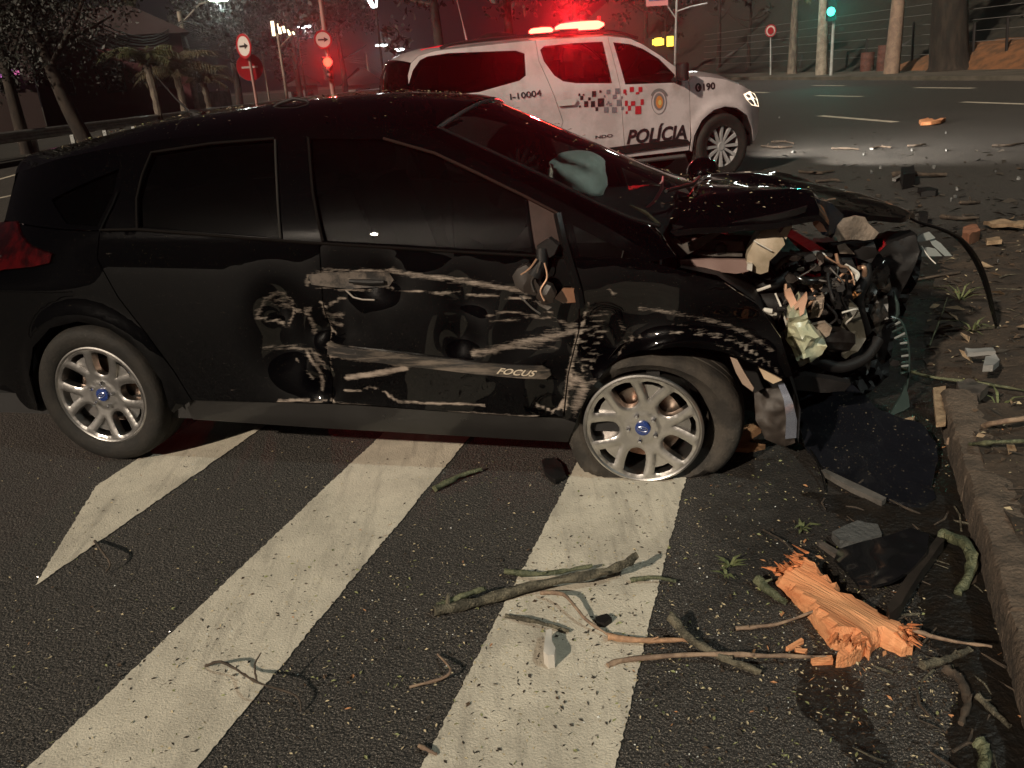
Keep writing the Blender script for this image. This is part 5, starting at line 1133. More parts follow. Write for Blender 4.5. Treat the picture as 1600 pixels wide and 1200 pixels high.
M_MAROON = mat('maroon_render', (.075, .016, .020), .85, color2=(.05, .012, .016), nscale=.7); M_ROOFT = mat('dark_roof_tiles', (.035, .02, .02), .9, bump=.6, bscale=5)
def house(px0, px1, D, hgt, label, m_, lit=None, roof=1.8, dep=9., name='house', litm=None, nwin=3):
    a, b = depth_pt(px0, 150, D), depth_pt(px1, 150, D); c = (a + b) / 2; d = (b - a); d.z = 0; L = d.length; e = empty(name, (c.x, c.y, 0), math.atan2(d.y, d.x), label=label, cat='house')
    mb = MB(); mb.box((0, dep / 2, hgt / 2), (L, dep, hgt)); mb.build('wall', m_, e, 0)
    mb = MB(); o = .5; mb.add([(-L / 2 - o, -o, hgt + .003), (L / 2 + o, -o, hgt + .003), (L / 2 + o, dep + o, hgt + .003), (-L / 2 - o, dep + o, hgt + .003), (-L / 2 + 2, dep / 2, hgt + roof), (L / 2 - 2, dep / 2, hgt + roof)], [(0, 1, 5, 4), (1, 2, 5), (2, 3, 4, 5), (3, 0, 4), (3, 2, 1, 0)]); mb.build('roof', M_ROOFT, e, 0)
    for k in range(nwin):
        x = -L / 2 + L * (k + .5) / nwin; w_ = MB(); w_.box((x, -.03, hgt * .55), (L / nwin * .4, .1, hgt * .3)); wo_ = w_.build('window', M_INT, e, 0)
        p_ = MB(); p_.box((x, -.09, hgt * .55), (L / nwin * .36, .02, hgt * .27)); p_.build('pane', M_SDARK, wo_, 0)
    return e
house(62, 300, 52, 4.6, 'dark maroon house with tiled roof behind the pale panelled wall', M_MAROON)
hb = house(-120, 60, 46, 5.5, 'dark house with two lit violet windows at its upper floor', mat('dark_render', (.045, .028, .026), .9), nwin=2)
for (x0, x1, y0, y1, cc) in ((1, 18, 109, 121, (1, .28, .95)), (21, 30, 110, 119, (1, .22, .55))):
    P = [depth_pt(x, y, 45.5) for x, y in ((x0, y1), (x1, y1 - 1), (x1, y0), (x0, y0))]; o = depth_pt(x0, y1, 45.5); mb = MB(); v = [p for p in P] + [p + Vector((-.05, .15, 0)) for p in P]; mb.add(v, [(0, 1, 2, 3), (7, 6, 5, 4), (0, 4, 5, 1), (1, 5, 6, 2), (2, 6, 7, 3), (3, 7, 4, 0)])
    ob = mb.build('lit_window', emat('violet_window', cc, .9), None, 0); ob.parent = hb; ob.matrix_parent_inverse = (Matrix.Translation(hb.location) @ Matrix.Rotation(hb.rotation_euler.z, 4, 'Z')).inverted()
def gb(px, D): p = depth_pt(px, 150, D); return (p.x, p.y, 0)
palm(gb(240, 37), 2.7, 1.8, 'small green palm standing between the maroon house and the concrete pole', M_PALM, 3)
palm(gb(282, 40), 2.4, 2.1, 'bushy dry palm standing just left of the concrete pole', M_PALM2, 5, n=30)
palm(gb(322, 43), 2.0, 1.8, 'bushy dry palm standing just right of the concrete pole', M_PALM2, 8, n=26)
tree('broadleaf_tree', gb(128, 27), 4.6, .24, 'dark tree with a leaning trunk behind the crash barrier', M_LEAF, crown=3.4, nclump=70, nleaf=150, ls=.12, lean=(-1.3, .2), seed=4)
tree('broadleaf_tree', gb(20, 30), 5.0, .22, 'dark bushy tree standing in front of the house with violet windows', M_LEAF, crown=3.0, nclump=60, nleaf=150, ls=.12, seed=9)
tree('broadleaf_tree', gb(205, 64), 9.0, .2, 'tall thin olive tree rising above the small green palm', M_LEAF2, crown=1.6, nclump=26, nleaf=90, ls=.2, seed=12)
for i, (px, D, h, cr, lab) in enumerate(((372, 70, 7, 4, 'dim round tree behind the two stacked road signs'), (470, 80, 8, 4.5, 'dim tree behind the tall lamp with tube lights'), (540, 85, 7.5, 4.5, 'dim tree to the right of the red traffic signal'), (690, 45, 9, 5.0, 'large dark tree right behind the police vehicle roof'), (800, 48, 10, 5.5, 'tall dark tree behind the red light bar'), (905, 50, 9, 5.0, 'dark tree behind the police vehicle bonnet side'))):
    tree('background_tree', gb(px, D), h, .3, lab, M_LEAF, crown=cr, nclump=44, nleaf=90, ls=.34, seed=20 + i, group='trees across the junction')
# ---- poles, lamps, wires
def pole(name, px_b, px_t, D, r0, r1, m_, label, cat, zt=None, n=10):
    b = depth_pt(*px_b, D); t = depth_pt(*px_t, D); e = empty(name, (b.x, b.y, 0), label=label, cat=cat); mb = MB(); mb.tube([(0, 0, -.1), (0, 0, t.z * .5), (0, 0, t.z)], [r0, (r0 + r1) / 2, r1], n); mb.build('pole', m_, e, 40); e['h'] = t.z; return e
def local(e, p): return Vector(p) - Vector(e.location)
def add_tube(e, name, pts, r_, m_, n=6):
    mb = MB(); mb.tube([local(e, p) for p in pts], r_, n); return mb.build(name, m_, e, 50)
def lamp_head(e, p, s, m_, energy, color, name='lamp_head', down=True):
    mb = MB(); q = local(e, p); mb.tube([q + Vector((-s, 0, .02)), q + Vector((-s * .5, 0, .0)), q + Vector((s * .6, 0, 0)), q + Vector((s, 0, .02))], [s * .15, s * .42, s * .42, s * .15], 8, flat=.4); mb.build(name, m_, e, 50)
    if energy: lamp('lamp_light', 'SPOT', q + Vector((0, 0, -.3)), energy * .6, color, e, .12, 80, Vector((-p[0], -p[1], -p[2] * .6)), .6)
M_LAMPG = emat('lamp_glow', (.85, 1, .86), 14.0); M_LAMPW = emat('lamp_glow_white', (.92, 1, .98), 14.0); M_LAMPY = emat('tube_glow', (1, .82, .55), 3.2)
u1 = pole('utility_pole', (308, 168), (277, 18), 55, .19, .13, M_CONC, 'concrete utility pole carrying bundled cables and a lit street lamp arm', 'utility pole')
lp = depth_pt(343, -1, 54.5); at1 = depth_pt(287, 33, 55); add_tube(u1, 'lamp_arm', [at1, depth_pt(312, 6, 55), lp], .05, M_CONC); lamp_head(u1, lp, .62, M_LAMPG, 900, (.86, 1, .86))
add_tube(u1, 'crossarm', [depth_pt(268, 38, 55), depth_pt(300, 34, 55)], .06, M_DARKMET); add_tube(u1, 'cable_clamp', [depth_pt(285, 52, 54.8), depth_pt(294, 75, 54.8)], .12, M_STEEL)
def wire(name_, pa, pb, sag, r_, label=None):
    pass
cb = empty('overhead_cable_bundle', at1, label='bundle of sagging overhead cables running past the concrete utility pole', cat='cable'); M_CABLE = mat('cable_grey', (.16, .155, .15), .5)
rr = random.Random(5)
for k in range(13):
    yl = 30 + k * 3.6 + rr.uniform(-1, 1); a = depth_pt(120, yl - 14 + (k % 4) * 3, 40); m_ = depth_pt(283 + k * .5, 33 + k * 3.2, 54.9); b = depth_pt(480, 62 + k * 3 + rr.uniform(-2, 2), 96); pts = []
    for i in range(9): t = i / 8; pts.append(a.lerp(m_, t) - Vector((0, 0, .9 * math.sin(math.pi * t))))
    for i in range(1, 9): t = i / 8; pts.append(m_.lerp(b, t) - Vector((0, 0, .9 * math.sin(math.pi * t))))
    mb = MB(); mb.tube([local(cb, p) for p in pts], rr.choice([.018, .024, .035]), 4); mb.build('cable', M_CABLE, cb, 0)
u2 = pole('street_lamp', (449, 155), (431, 52), 62, .11, .07, M_CONC, 'slim pole holding a receding row of glowing vertical tubes', 'street lamp')
add_tube(u2, 'lamp_arm', [depth_pt(437, 74, 62), depth_pt(459, 51, 62)], .05, M_CONC)
for x, y0, y1, w_ in ((426, 33, 56, .12), (436, 37, 53, .11), (443, 41, 51, .10), (451, 46, 55, .09), (458, 49.5, 54, .07)):
    add_tube(u2, 'tube_light', [depth_pt(x - 1, y0, 62), depth_pt(x + 2, y1, 62)], w_, M_LAMPY)
add_tube(u2, 'tube_rail', [depth_pt(424, 32, 62), depth_pt(460, 49, 62)], .05, M_DARKMET)
u3 = pole('street_lamp', (478, 145), (470, 44), 78, .09, .06, M_DARKMET, 'street lamp with one bright white head near the red traffic signal', 'street lamp'); lamp_head(u3, depth_pt(476, 42, 77.5), .55, M_LAMPW, 350, (.9, 1, .97))
pole('thin_pole', (421, 157), (404, 84), 70, .07, .05, M_CONC, 'thin bare concrete pole behind the stacked road signs', 'pole')
u4 = pole('street_lamp', (601, 136), (584, 12), 48, .07, .05, M_DARKMET, 'street lamp with an open triangular glowing lantern frame', 'street lamp')
for a_, b_ in (((573, -4), (581, 11)), ((581, 11), (588, 11)), ((588, 11), (588, -4)), ((577, -4), (584, 8))): add_tube(u4, 'lantern_bar', [depth_pt(*a_, 48), depth_pt(*b_, 48)], .04, M_LAMPW)
u5 = pole('street_lamp', (602, 138), (597, 80), 95, .10, .07, M_CONC, 'distant lamp on a pale pole next to the triangular lantern', 'street lamp'); lamp_head(u5, depth_pt(596, 71, 94), .6, M_LAMPW, 350, (.9, 1, .97))
u6 = pole('street_lamp', (627, 130), (619, 36), 90, .08, .05, M_DARKMET, 'distant lamp beside the rear of the police vehicle', 'street lamp'); lamp_head(u6, depth_pt(620, 78, 89), .7, M_LAMPW, 350, (.9, 1, .97))
u7 = pole('utility_pole', (579, 142), (571, 83), 90, .14, .1, M_CONC, 'distant concrete pole with thin wires left of the lantern', 'utility pole')
for k in range(3): add_tube(u7, 'wire', [depth_pt(530, 88 + 3 * k, 92), depth_pt(572, 92 + 4 * k, 90), depth_pt(600, 112 + 4 * k, 90)], .03, M_CABLE, 4)
house(540, 596, 88, 1.2, 'small pale gabled shed under the distant lamps', mat('pale_shed', (.30, .30, .27), .8), roof=1.6, dep=5, nwin=1)
house(448, 498, 84, 1.5, 'low grey shed below the row of glowing tubes', mat('grey_shed', (.14, .13, .13), .8), roof=.9, dep=5, nwin=2)
# ---- road signs and signals at the left
M_SW = mat('sign_white', (.62, .56, .52), .5); M_SR = mat('sign_red', (.35, .012, .018), .45); M_SK = mat('sign_black', (.015, .012, .012), .5)
def sign_disc(e, px, D, rx, m_face, m_rim, tilt=0., arrow=False, bar=False, name='sign_face'):
    c = local(e, depth_pt(*px, D)); face = Vector((-c.x - e.location.x, -c.y - e.location.y, 0)).normalized(); face.rotate(Matrix.Rotation(tilt, 3, 'Z')); sx = Vector((-face.y, face.x, 0)); up = Vector((0, 0, 1))
    def ring(r0, r1, off, m_, nm):
        A = [2 * math.pi * i / 32 for i in range(33)]; mb = MB(); mb.grid([[c + face * off + (sx * math.cos(a) + up * math.sin(a)) * r_ for a in A] for r_ in (r0, r1)]); return mb.build(nm, m_, e, 0, fix=True)
    ring(0, rx * .84, .012, m_face, name); ring(rx * .80, rx, .016, m_rim, 'sign_rim'); ring(0, rx, -.006, M_STEEL, 'sign_back')
    if arrow:
        mb = MB(); pl = [(-.55, -.08), (.12, -.08), (.12, -.26), (.58, 0), (.12, .26), (.12, .08), (-.55, .08)]; mb.add([c + face * .02 + sx * (u * rx) + up * (v * rx) for u, v in pl], [tuple(range(7))]); mb.build('arrow', M_SK, e, 0)
    if bar:
        mb = MB(); mb.add([c + face * .02 + sx * (u * rx) + up * (v * rx) for u, v in ((-.62, -.07), (.62, -.07), (.62, .07), (-.62, .07))], [(0, 1, 2, 3)]); mb.build('bar', M_SW, e, 0)
M_RPOLE = mat('sign_pole', (.30, .17, .15), .6)
s1 = pole('road_sign', (402, 166), (383, 62), 21, .035, .03, M_RPOLE, 'post with an arrow disc above a dark red no entry disc', 'road sign'); sign_disc(s1, (381.5, 72), 20.9, .26, M_SW, M_SR, R(-52), arrow=True); sign_disc(s1, (390, 105), 21.1, .29, M_SR, M_SR, R(8), bar=True)
s2 = pole('traffic_signal', (521, 150), (494, -60), 27, .075, .06, M_RPOLE, 'traffic signal showing red below a round arrow sign', 'traffic signal'); sign_disc(s2, (504.5, 62), 26.8, .26, M_SW, M_SR, R(10), arrow=True)
c = local(s2, depth_pt(512, 104, 26.8)); mb = MB(); mb.box(c + Vector((0, 0, -.05)), (.26, .18, .62)); mb.build('signal_housing', M_SK, s2, 0)
M_RSIG = emat('red_signal', (1, .04, .02), 7.0); M_GSIG = emat('green_signal', (.05, 1, .72), 7.0)
def lens(e, px, D, r_, m_, name):
    c = local(e, depth_pt(*px, D)); mb = MB(); rows = []
    for i in range(6):
        a = math.pi / 2 * i / 5; rows.append([c + Vector((r_ * math.sin(a) * math.cos(b), -r_ * .5 * math.cos(a), r_ * math.sin(a) * math.sin(b))) for b in [2 * math.pi * j / 18 for j in range(18)]])
    mb.grid(rows, wrap=True); return mb.build(name, m_, e, 60, fix=True)
lens(s2, (512, 97), 26.6, .13, M_RSIG, 'red_lens'); lens(s2, (514, 108), 26.68, .09, M_SK, 'dark_lens'); lens(s2, (515, 118), 26.68, .09, M_SK, 'dark_lens')
lamp('signal_light', 'SPOT', local(s2, depth_pt(512, 97, 26.3)), 850, (1, .015, .015), s2, .1, 60, (.22, -1, .35), .4)
# ---- right: bank furniture beyond the junction
def fbase(px, o): p = farline(px, 120, o); return (p.x, p.y, .18)
def fpole(name, px_b, px_t, o, r0, r1, m_, label, cat):
    b = farline(px_b[0], px_b[1], o); D = b.length; e = empty(name, (b.x, b.y, bank_z(o) if o > 3.5 else .17), label=label, cat=cat); t = local(e, depth_pt(*px_t, D)); mb = MB(); mb.tube([(0, 0, -.1), t * .5, t], [r0, (r0 + r1) / 2, r1], 10); mb.build('pole', m_, e, 40); e['D'] = D; return e
fp1 = fpole('concrete_pole', (1283, 122), (1288, -30), 1.2, .32, .20, M_CONC, 'thick pale concrete pole with an added lamp head beside the green traffic signal', 'pole')
fs = fpole('traffic_signal', (1298, 123), (1303, 22), .8, .085, .07, M_STEEL, 'traffic signal showing green on a thin post', 'traffic signal'); Dg = fs['D']
mb = MB(); c = local(fs, depth_pt(1299, 14, Dg - .2)); mb.box(c, (.4, .3, 1.1)); mb.build('signal_housing', M_SK, fs, 0); lens(fs, (1298.5, 18), Dg - .6, .20, M_GSIG, 'green_lens'); lamp('signal_light', 'SPOT', local(fs, depth_pt(1298, 18, Dg - 1.0)), 260, (.04, 1, .7), fs, .15, 60, (-.45, -1, .15), .4)
fpole('utility_pole', (1392, 121), (1408, -40), 1.5, .36, .26, M_CONCB, 'brown concrete pole on the pavement before the bank fence', 'utility pole')
tree('bank_tree', fbase(1482, 3.0), 11, .85, 'massive dark trunk with spreading roots next to the red earth mound', M_LEAF, crown=5.5, nclump=30, nleaf=70, ls=.35, seed=31, ch=3)
tree('street_tree', fbase(1237, 2.2), 5.6, .30, 'pale knotty street tree with a small leafy tuft', M_PALM, crown=.9, nclump=14, nleaf=60, ls=.25, seed=33, bark=M_BARKP, branches=4)
s3 = fpole('road_sign', (1204, 120), (1204, 52), 1.5, .05, .04, M_STEEL, 'small round red bordered parking sign on a thin post', 'road sign'); sign_disc(s3, (1204, 48), s3['D'] - .1, .36, M_SW, M_SR, R(25)); sign_disc(s3, (1204, 48), s3['D'] - .16, .2, M_SR, M_SR, R(25), name='sign_symbol')
s4 = fpole('gantry_pole', (1054, 130), (1058, -30), 1.0, .10, .08, M_STEEL, 'galvanised post with a side arm, an added lamp head and a red and white board', 'pole'); D4 = s4['D']
add_tube(s4, 'arm', [depth_pt(1057, 18, D4), depth_pt(1080, 10, D4), depth_pt(1105, 5, D4)], .06, M_STEEL)
P = [depth_pt(x, y, D4 - .4) for x, y in ((1010, 10), (1044, 8), (1043, -12), (1009, -10))]; mb = MB(); mb.add([local(s4, p) for p in P] + [local(s4, p) + Vector((0, .08, 0)) for p in P], [(0, 1, 2, 3), (7, 6, 5, 4), (0, 4, 5, 1), (1, 5, 6, 2), (2, 6, 7, 3), (3, 7, 4, 0)]); mb.build('sign_board', mat('pink_board', (.62, .25, .26), .5), s4, 0)
P = [depth_pt(x, y, D4 - .44) for x, y in ((1014, 2), (1040, 0), (1040, -8), (1013, -6))]; mb = MB(); mb.add([local(s4, p) for p in P], [(0, 1, 2, 3)]); mb.build('sign_panel', mat('blue_panel', (.10, .10, .22), .5), s4, 0)
add_tube(s4, 'board_arm', [depth_pt(1040, 5, D4 - .2), depth_pt(1057, 30, D4)], .05, M_STEEL)
for i, (px, h, r_, sd_, lb) in enumerate(((1040, 6, .16, 41, 'slender bare tree left of the gantry post'), (1122, 7.5, .2, 42, 'bare forked tree on the dark bank right of the gantry post'), (1170, 5, .16, 43, 'short bare trunk standing left of the round parking sign'))):
    tree('bare_tree', (*farline(px, 110, 5.0), .5), h, r_, lb, M_LEAF, crown=1.8, nclump=5, nleaf=40, ls=.3, seed=sd_, branches=9)
for i, (px, o, h, cr, lb) in enumerate(((1010, 9, 8, 5, 'dark tree high on the bank behind the gantry board'), (1130, 14, 7, 5, 'dark tree on the crest of the bank behind the forked tree'), (1215, 17, 7, 5, 'dark tree on the bank crest behind the street tree'), (1330, 16, 6, 5, 'dark tree on the bank crest behind the green signal'), (1430, 18, 7, 5, 'dark tree on the bank crest above the brown pole'))):
    tree('bank_tree', (*farline(px, 60, o), bank_z(o)), h, .3, lb, M_LEAF, crown=cr, nclump=34, nleaf=80, ls=.4, seed=60 + i, group='trees on the bank')
# yellow lit shop lights beyond
sg = empty('shop_sign', depth_pt(1034, 66, 75), label='far row of small lit yellow shop lights beyond the police car', cat='shop sign'); M_YEL = emat('yellow_lights', (1, .68, .08), 2.6)
for x, y, r_ in ((1022, 66, .14), (1027, 65.5, .2), (1030, 65, .2), (1034, 65.5, .16), (1047, 64.5, .26)): lens_c = local(sg, depth_pt(x, y, 75)); mb = MB(); mb.box(lens_c, (r_ * 2, .2, r_ * 3)); mb.build('light_cell', M_YEL, sg, 0)
mb = MB(); mb.box(local(sg, depth_pt(1036, 72, 75.3)), (2.6, .2, 1.4)); mb.box(local(sg, depth_pt(1036, 80, 75.3)), (.2, .2, 3)); mb.build('board', M_INT, sg, 0)
# fence with posts and a sloping handrail on the bank
fe = empty('bank_fence', fbase(1352, 3.8), label='dark post and wire fence along the foot of the bank', cat='fence'); fo = Vector(fe.location)
for px, yt in ((1120, 92), (1165, 88), (1205, 86), (1250, 84), (1322, 80), (1352, 60), (1385, 40), (1425, 34), (1460, 40), (1520, 36), (1572, 26), (1640, 22)):
    b = farline(px, 100, 4.2); z0 = bank_z(4.2); t = depth_pt(px + 3, yt, b.length); mb = MB(); mb.tube([Vector((b.x, b.y, z0 - .2)) - fo, t - fo], .06, 6); mb.build('post', M_SK, fe, 40)
for k in range(6):
    mb = MB(); mb.tube([Vector((*farline(px, 100, 4.2), bank_z(4.2) + .5 + .45 * k)) - fo for px in (1100, 1205, 1322, 1385, 1460, 1572, 1680)], .012, 4); mb.build('wire', M_CABLE, fe, 0)
hr = empty('handrail', (*farline(1375, 100, 5.5), bank_z(5.5)), label='dark sloping handrail climbing the bank behind the brown pole', cat='handrail'); ho = Vector(hr.location)
def on_bank(px, py, o): b = farline(px, py, o); t = depth_pt(px, py, b.length); return t
mb = MB(); mb.tube([on_bank(1372, 98, 5.2) - ho, on_bank(1400, 78, 6) - ho, on_bank(1462, 42, 8) - ho, on_bank(1545, -4, 11) - ho], .11, 6); mb.tube([on_bank(1385, 86, 5.5) - ho, on_bank(1425, 79, 6.2) - ho], .06, 6); mb.build('rail', M_SK, hr, 50)
for px, py, o in ((1376, 96, 5.3), (1425, 64, 6.8), (1462, 42, 8), (1510, 16, 9.8)):
    t = on_bank(px, py, o) - ho; b_ = farline(px, py, o); mb = MB(); mb.tube([Vector((b_.x, b_.y, bank_z(o) - .3)) - ho, t], .06, 6); mb.build('post', M_SK, hr, 50)
hr2 = empty('handrail', (*farline(1110, 110, 5.5), bank_z(5.5)), label='dark sloping handrail climbing the bank behind the police bonnet', cat='handrail'); ho2 = Vector(hr2.location)
mb = MB(); mb.tube([on_bank(1098, 117, 5) - ho2, on_bank(1140, 86, 7) - ho2, on_bank(1196, 54, 10) - ho2], .14, 6); mb.build('rail', M_SK, hr2, 50)
for px, py, o in ((1102, 114, 5.2), (1140, 86, 7), (1180, 63, 9)):
    t = on_bank(px, py, o) - ho2; b_ = farline(px, py, o); mb = MB(); mb.tube([Vector((b_.x, b_.y, bank_z(o) - .3)) - ho2, t], .08, 6); mb.build('post', M_SK, hr2, 50)
for px, lb in ((1354, 'rusty drum against the fence, the smaller of two'), (1380, 'taller rusty drum against the fence beside the brown pole')):
    b = farline(px, 110, 3.4); e = empty('oil_drum', (b.x, b.y, .2), label=lb, cat='drum'); h = .95 if px == 1354 else 1.25; mb = MB(); mb.lathe([(0, 0), (.34, 0), (.34, h * .33), (.355, h * .34), (.34, h * .36), (.34, h * .66), (.355, h * .67), (.34, h * .69), (.34, h), (.30, h), (.30, h - .04), (0, h - .04)], 18, 'Z'); mb.build('shell', mat('rusty_drum', (.10, .035, .025), .8, noise=.4) if 'rusty_drum' not in bpy.data.materials else bpy.data.materials['rusty_drum'], e, 40)
# unseen lit heads added to the far poles for glints on the wreck
for e_, pa_, pb_ in ((s4, (1057, -30), (1092, -62)), (fp1, (1288, -30), (1262, -75))):
    D_ = e_['D']; add_tube(e_, 'lamp_arm', [depth_pt(*pa_, D_), depth_pt((pa_[0] + pb_[0]) / 2, pb_[1] + 4, D_), depth_pt(*pb_, D_ - .3)], .06, M_STEEL); lamp_head(e_, depth_pt(*pb_, D_ - .4), .75, emat('added_head_glow', (.90, 1, .93), 45.0) if 'added_head_glow' not in bpy.data.materials else bpy.data.materials['added_head_glow'], 0, None)
# unseen roadside lamp, added to light the airbag and the bonnet
rl = empty('street_lamp', (8.6, -2.0, .1), label='tall steel street lamp added out of view on the soil verge', cat='street lamp')
mb = MB(); mb.tube(smoothpath([(0, 0, -.1), (0, 0, 5), (0, 0, 8.2), (-.4, .1, 9.0), (-1.5, .4, 9.3)]), [.11] * 10 + [.07] * 15, 10); mb.build('pole', M_STEEL, rl, 50)
mb = MB(); mb.box((-1.7, .45, 9.28), (.7, .3, .12)); mb.build('added_lamp_housing', M_STEEL, rl, 0); mb = MB(); mb.box((-1.7, .45, 9.20), (.6, .24, .03)); mb.build('added_lamp_lens', emat('added_lamp_panel', (.86, 1, .90), 60), rl, 0)
lamp('lamp_light', 'SPOT', (-1.7, .45, 9.1), 1500, (.88, 1, .92), rl, .15, 150, (0, 0, -1), .5)
# ================================================================== DEBRIS
M_STEM = mat('green_stem', (.13, .135, .075), .65, color2=(.05, .058, .03), nscale=22, bump=.8, bscale=120)
M_STEMD = mat('grey_green_bark', (.13, .115, .08), .8, color2=(.045, .04, .027), nscale=26, bump=1.0, bscale=130)
M_TWIG = mat('pale_twig', (.27, .19, .13), .8, color2=(.15, .10, .07), nscale=20)
M_TWIGD = mat('dark_twig', (.07, .05, .035), .85, color2=(.03, .022, .016), nscale=20)
M_WOOD = mat('split_wood', (.76, .36, .17), .8, color2=(.50, .16, .06), nscale=15, bump=.7, bscale=70, stretch=(.16, 2.2, 1.5), c2lo=.38, c2hi=.72, detail=9)
M_WOODP = mat('pale_wood', (.30, .21, .13), .8, color2=(.18, .12, .07), nscale=14, bump=.6, bscale=50, stretch=(1, 1, 1))
M_LEAFG = mat('green_leaf_scrap', (.22, .23, .10), .7); M_LEAFY = mat('dry_leaf_scrap', (.46, .38, .24), .8); M_LEAFB = mat('brown_leaf_scrap', (.075, .046, .026), .85, color2=(.035, .022, .014), nscale=30); M_LEAFD = mat('dark_leaf_scrap', (.03, .024, .018), .85); M_WHITEP = mat('white_plastic_scrap', (.22, .22, .215), .45)
def soilz(p):
    return soil_h((p[0], p[1])) if inpoly(np.array([[p[0], p[1]]]), near_poly)[0] else 0.
def gsnap(px, py, dz=0.):
    p = gp(px, py, dz)
    for _ in range(4):
        z = soilz(p) + dz; p = gp(px, py, z)
    return p
def stick(name, pts, r_, m_, label, cat='branch', group=None, n=8, knots=True):
    """pts: (px, py, height of the axis above ground)"""
    P = [gsnap(x, y, max(h, r_ * .9)) for x, y, h in pts]; o = P[0].copy(); o.z = 0; rr = random.Random(hash(name) % 1000 + int(pts[0][0])); pa = smoothpath(P, 5); k = len(pa)
    mb = MB(); mb.tube([p - o + Vector((rr.uniform(-1, 1), rr.uniform(-1, 1), 0)) * r_ * .12 for p in pa], [r_ * (1.0 - .45 * i / k) * rr.uniform(.85, 1.15) for i in range(k)], n)
    if r_ > .006:
        for i in range(2, k - 2, 4):
            if rr.random() < .55: q = pa[i] - o; d = Vector((rr.uniform(-1, 1), rr.uniform(-1, 1), rr.uniform(.1, .9))).normalized(); mb.tube([q, q + d * r_ * rr.uniform(1.2, 3.0)], [r_ * .45, r_ * .2], 5)
    mb.v = [tuple(Vector(v) + Vector((nz(v[0], v[1], v[2], 85), nz(v[1], v[2], v[0], 85), nz(v[2], v[0], v[1], 85))) * r_ * .42) for v in mb.v]
    ob = mb.build(name, m_, None, 60); ob.location = o; return tag(ob, label, cat, group)
stick('branch', [(680, 955, .02), (740, 942, .02), (830, 916, .04), (950, 892, .06), (996, 868, .085)], .019, M_STEMD, 'long curved green grey branch lying across the right-hand stripe')
stick('branch', [(684, 948, .02), (720, 932, .03), (758, 919, .05)], .012, M_STEM, 'short green branch leaning along the end of the long curved branch')
stick('branch', [(788, 893, .02), (840, 897, .03), (880, 892, .035), (925, 884, .03)], .010, M_STEM, 'slim green stalk lying just beyond the long curved branch')
stick('branch', [(790, 962, .01), (840, 972, .02), (890, 986, .012)], .008, M_STEMD, 'thin bent twig beside the white broken stub')
stick('branch', [(845, 927, .02), (880, 929, .045), (912, 964, .03), (958, 998, .01)], .007, M_TWIG, 'kinked brown twig under the long curved branch')
stick('branch', [(950, 995, .015), (1000, 1000, .02), (1076, 1000, .02)], .011, mat('orange_splinter', (.45, .26, .15), .8, noise=.4, nscale=30), 'short tan splintered stick at the edge of the right-hand stripe')
stick('branch', [(950, 1040, .008), (985, 1030, .012), (1100, 1022, .03), (1200, 1024, .03), (1300, 1027, .015)], .008, M_TWIG, 'long straight thin stick pointing at the split wood')
stick('branch', [(1050, 965, .05), (1078, 997, .03), (1130, 1028, .025), (1190, 1050, .015)], .014, M_STEMD, 'grey forked stick crossing the long straight thin stick')
stick('branch', [(1150, 982, .01), (1215, 975, .02), (1272, 955, .04)], .007, M_TWIG, 'bowed twig ending under the split wood')
stick('branch', [(1183, 905, .02), (1204, 924, .02), (1228, 940, .015)], .016, M_STEM, 'stubby green stem beside the split wood')
stick('branch', [(680, 764, .015), (716, 745, .02), (752, 733, .015)], .013, M_STEM, 'small green stem lying between the two long stripes')
stick('branch', [(985, 907, .012), (1020, 902, .025), (1056, 908, .012)], .009, M_STEM, 'slim green leaf stalk near the tip of the long curved branch')
stick('branch', [(1474, 836, .03), (1508, 850, .06), (1519, 888, .05), (1496, 928, .02)], .020, M_STEM, 'hooked green stem lying against the kerb stones')
stick('branch', [(1425, 984, .05), (1480, 1000, .06), (1550, 1010, .08)], .006, M_TWIG, 'thin twig running from the split wood to the kerb')
stick('branch', [(1440, 1040, .02), (1480, 1030, .02), (1516, 1014, .03)], .013, M_STEMD, 'grey green stalk in the gutter below the split wood')
stick('branch', [(1478, 1046, .02), (1500, 1062, .02), (1512, 1100, .02), (1500, 1130, .02)], .014, M_TWIGD, 'dark curved root in the gutter')
stick('branch', [(1528, 1088, .02), (1550, 1110, .02), (1578, 1136, .02)], .010, M_STEMD, 'grey stalk in the gutter near the dark curved root')
stick('branch', [(1530, 1160, .02), (1540, 1180, .02), (1530, 1230, .02)], .016, M_STEM, 'short green stem at the bottom of the gutter')
stick('twig', [(322, 1040, .008), (345, 1034, .05), (372, 1048, .035), (402, 1066, .075), (440, 1078, .05), (466, 1090, .03), (470, 1110, .008)], .0045, M_TWIGD, 'wiry dark twig standing up from the long middle stripe', 'twig')
stick('twig', [(402, 1066, .07), (398, 1040, .10), (408, 1020, .12)], .0035, M_TWIGD, 'thin upright shoot of the wiry twig on the middle stripe', 'twig')
stick('twig', [(640, 1074, .006), (690, 1060, .015), (704, 1046, .03), (684, 1022, .008)], .005, M_TWIG, 'bent pale twig shaped like a hook between the long stripes', 'twig')
stick('twig', [(148, 845, .012), (160, 862, .05), (172, 880, .03), (166, 893, .008)], .005, M_TWIGD, 'small crooked twig at the edge of the pointed stripe', 'twig')
stick('twig', [(655, 1165, .008), (668, 1172, .015), (684, 1178, .006)], .006, M_TWIG, 'tiny pale chip of twig at the left edge of the near stripe end', 'twig')
stick('twig', [(1193, 828, .006), (1222, 845, .03), (1246, 868, .01)], .004, M_TWIGD, 'thin dark twig arching beside the green weed tuft', 'twig')
stick('branch', [(1485, 690, .05), (1520, 672, .06), (1560, 660, .06), (1625, 650, .05)], .016, M_TWIG, 'pale broken branch lying on the soil verge')
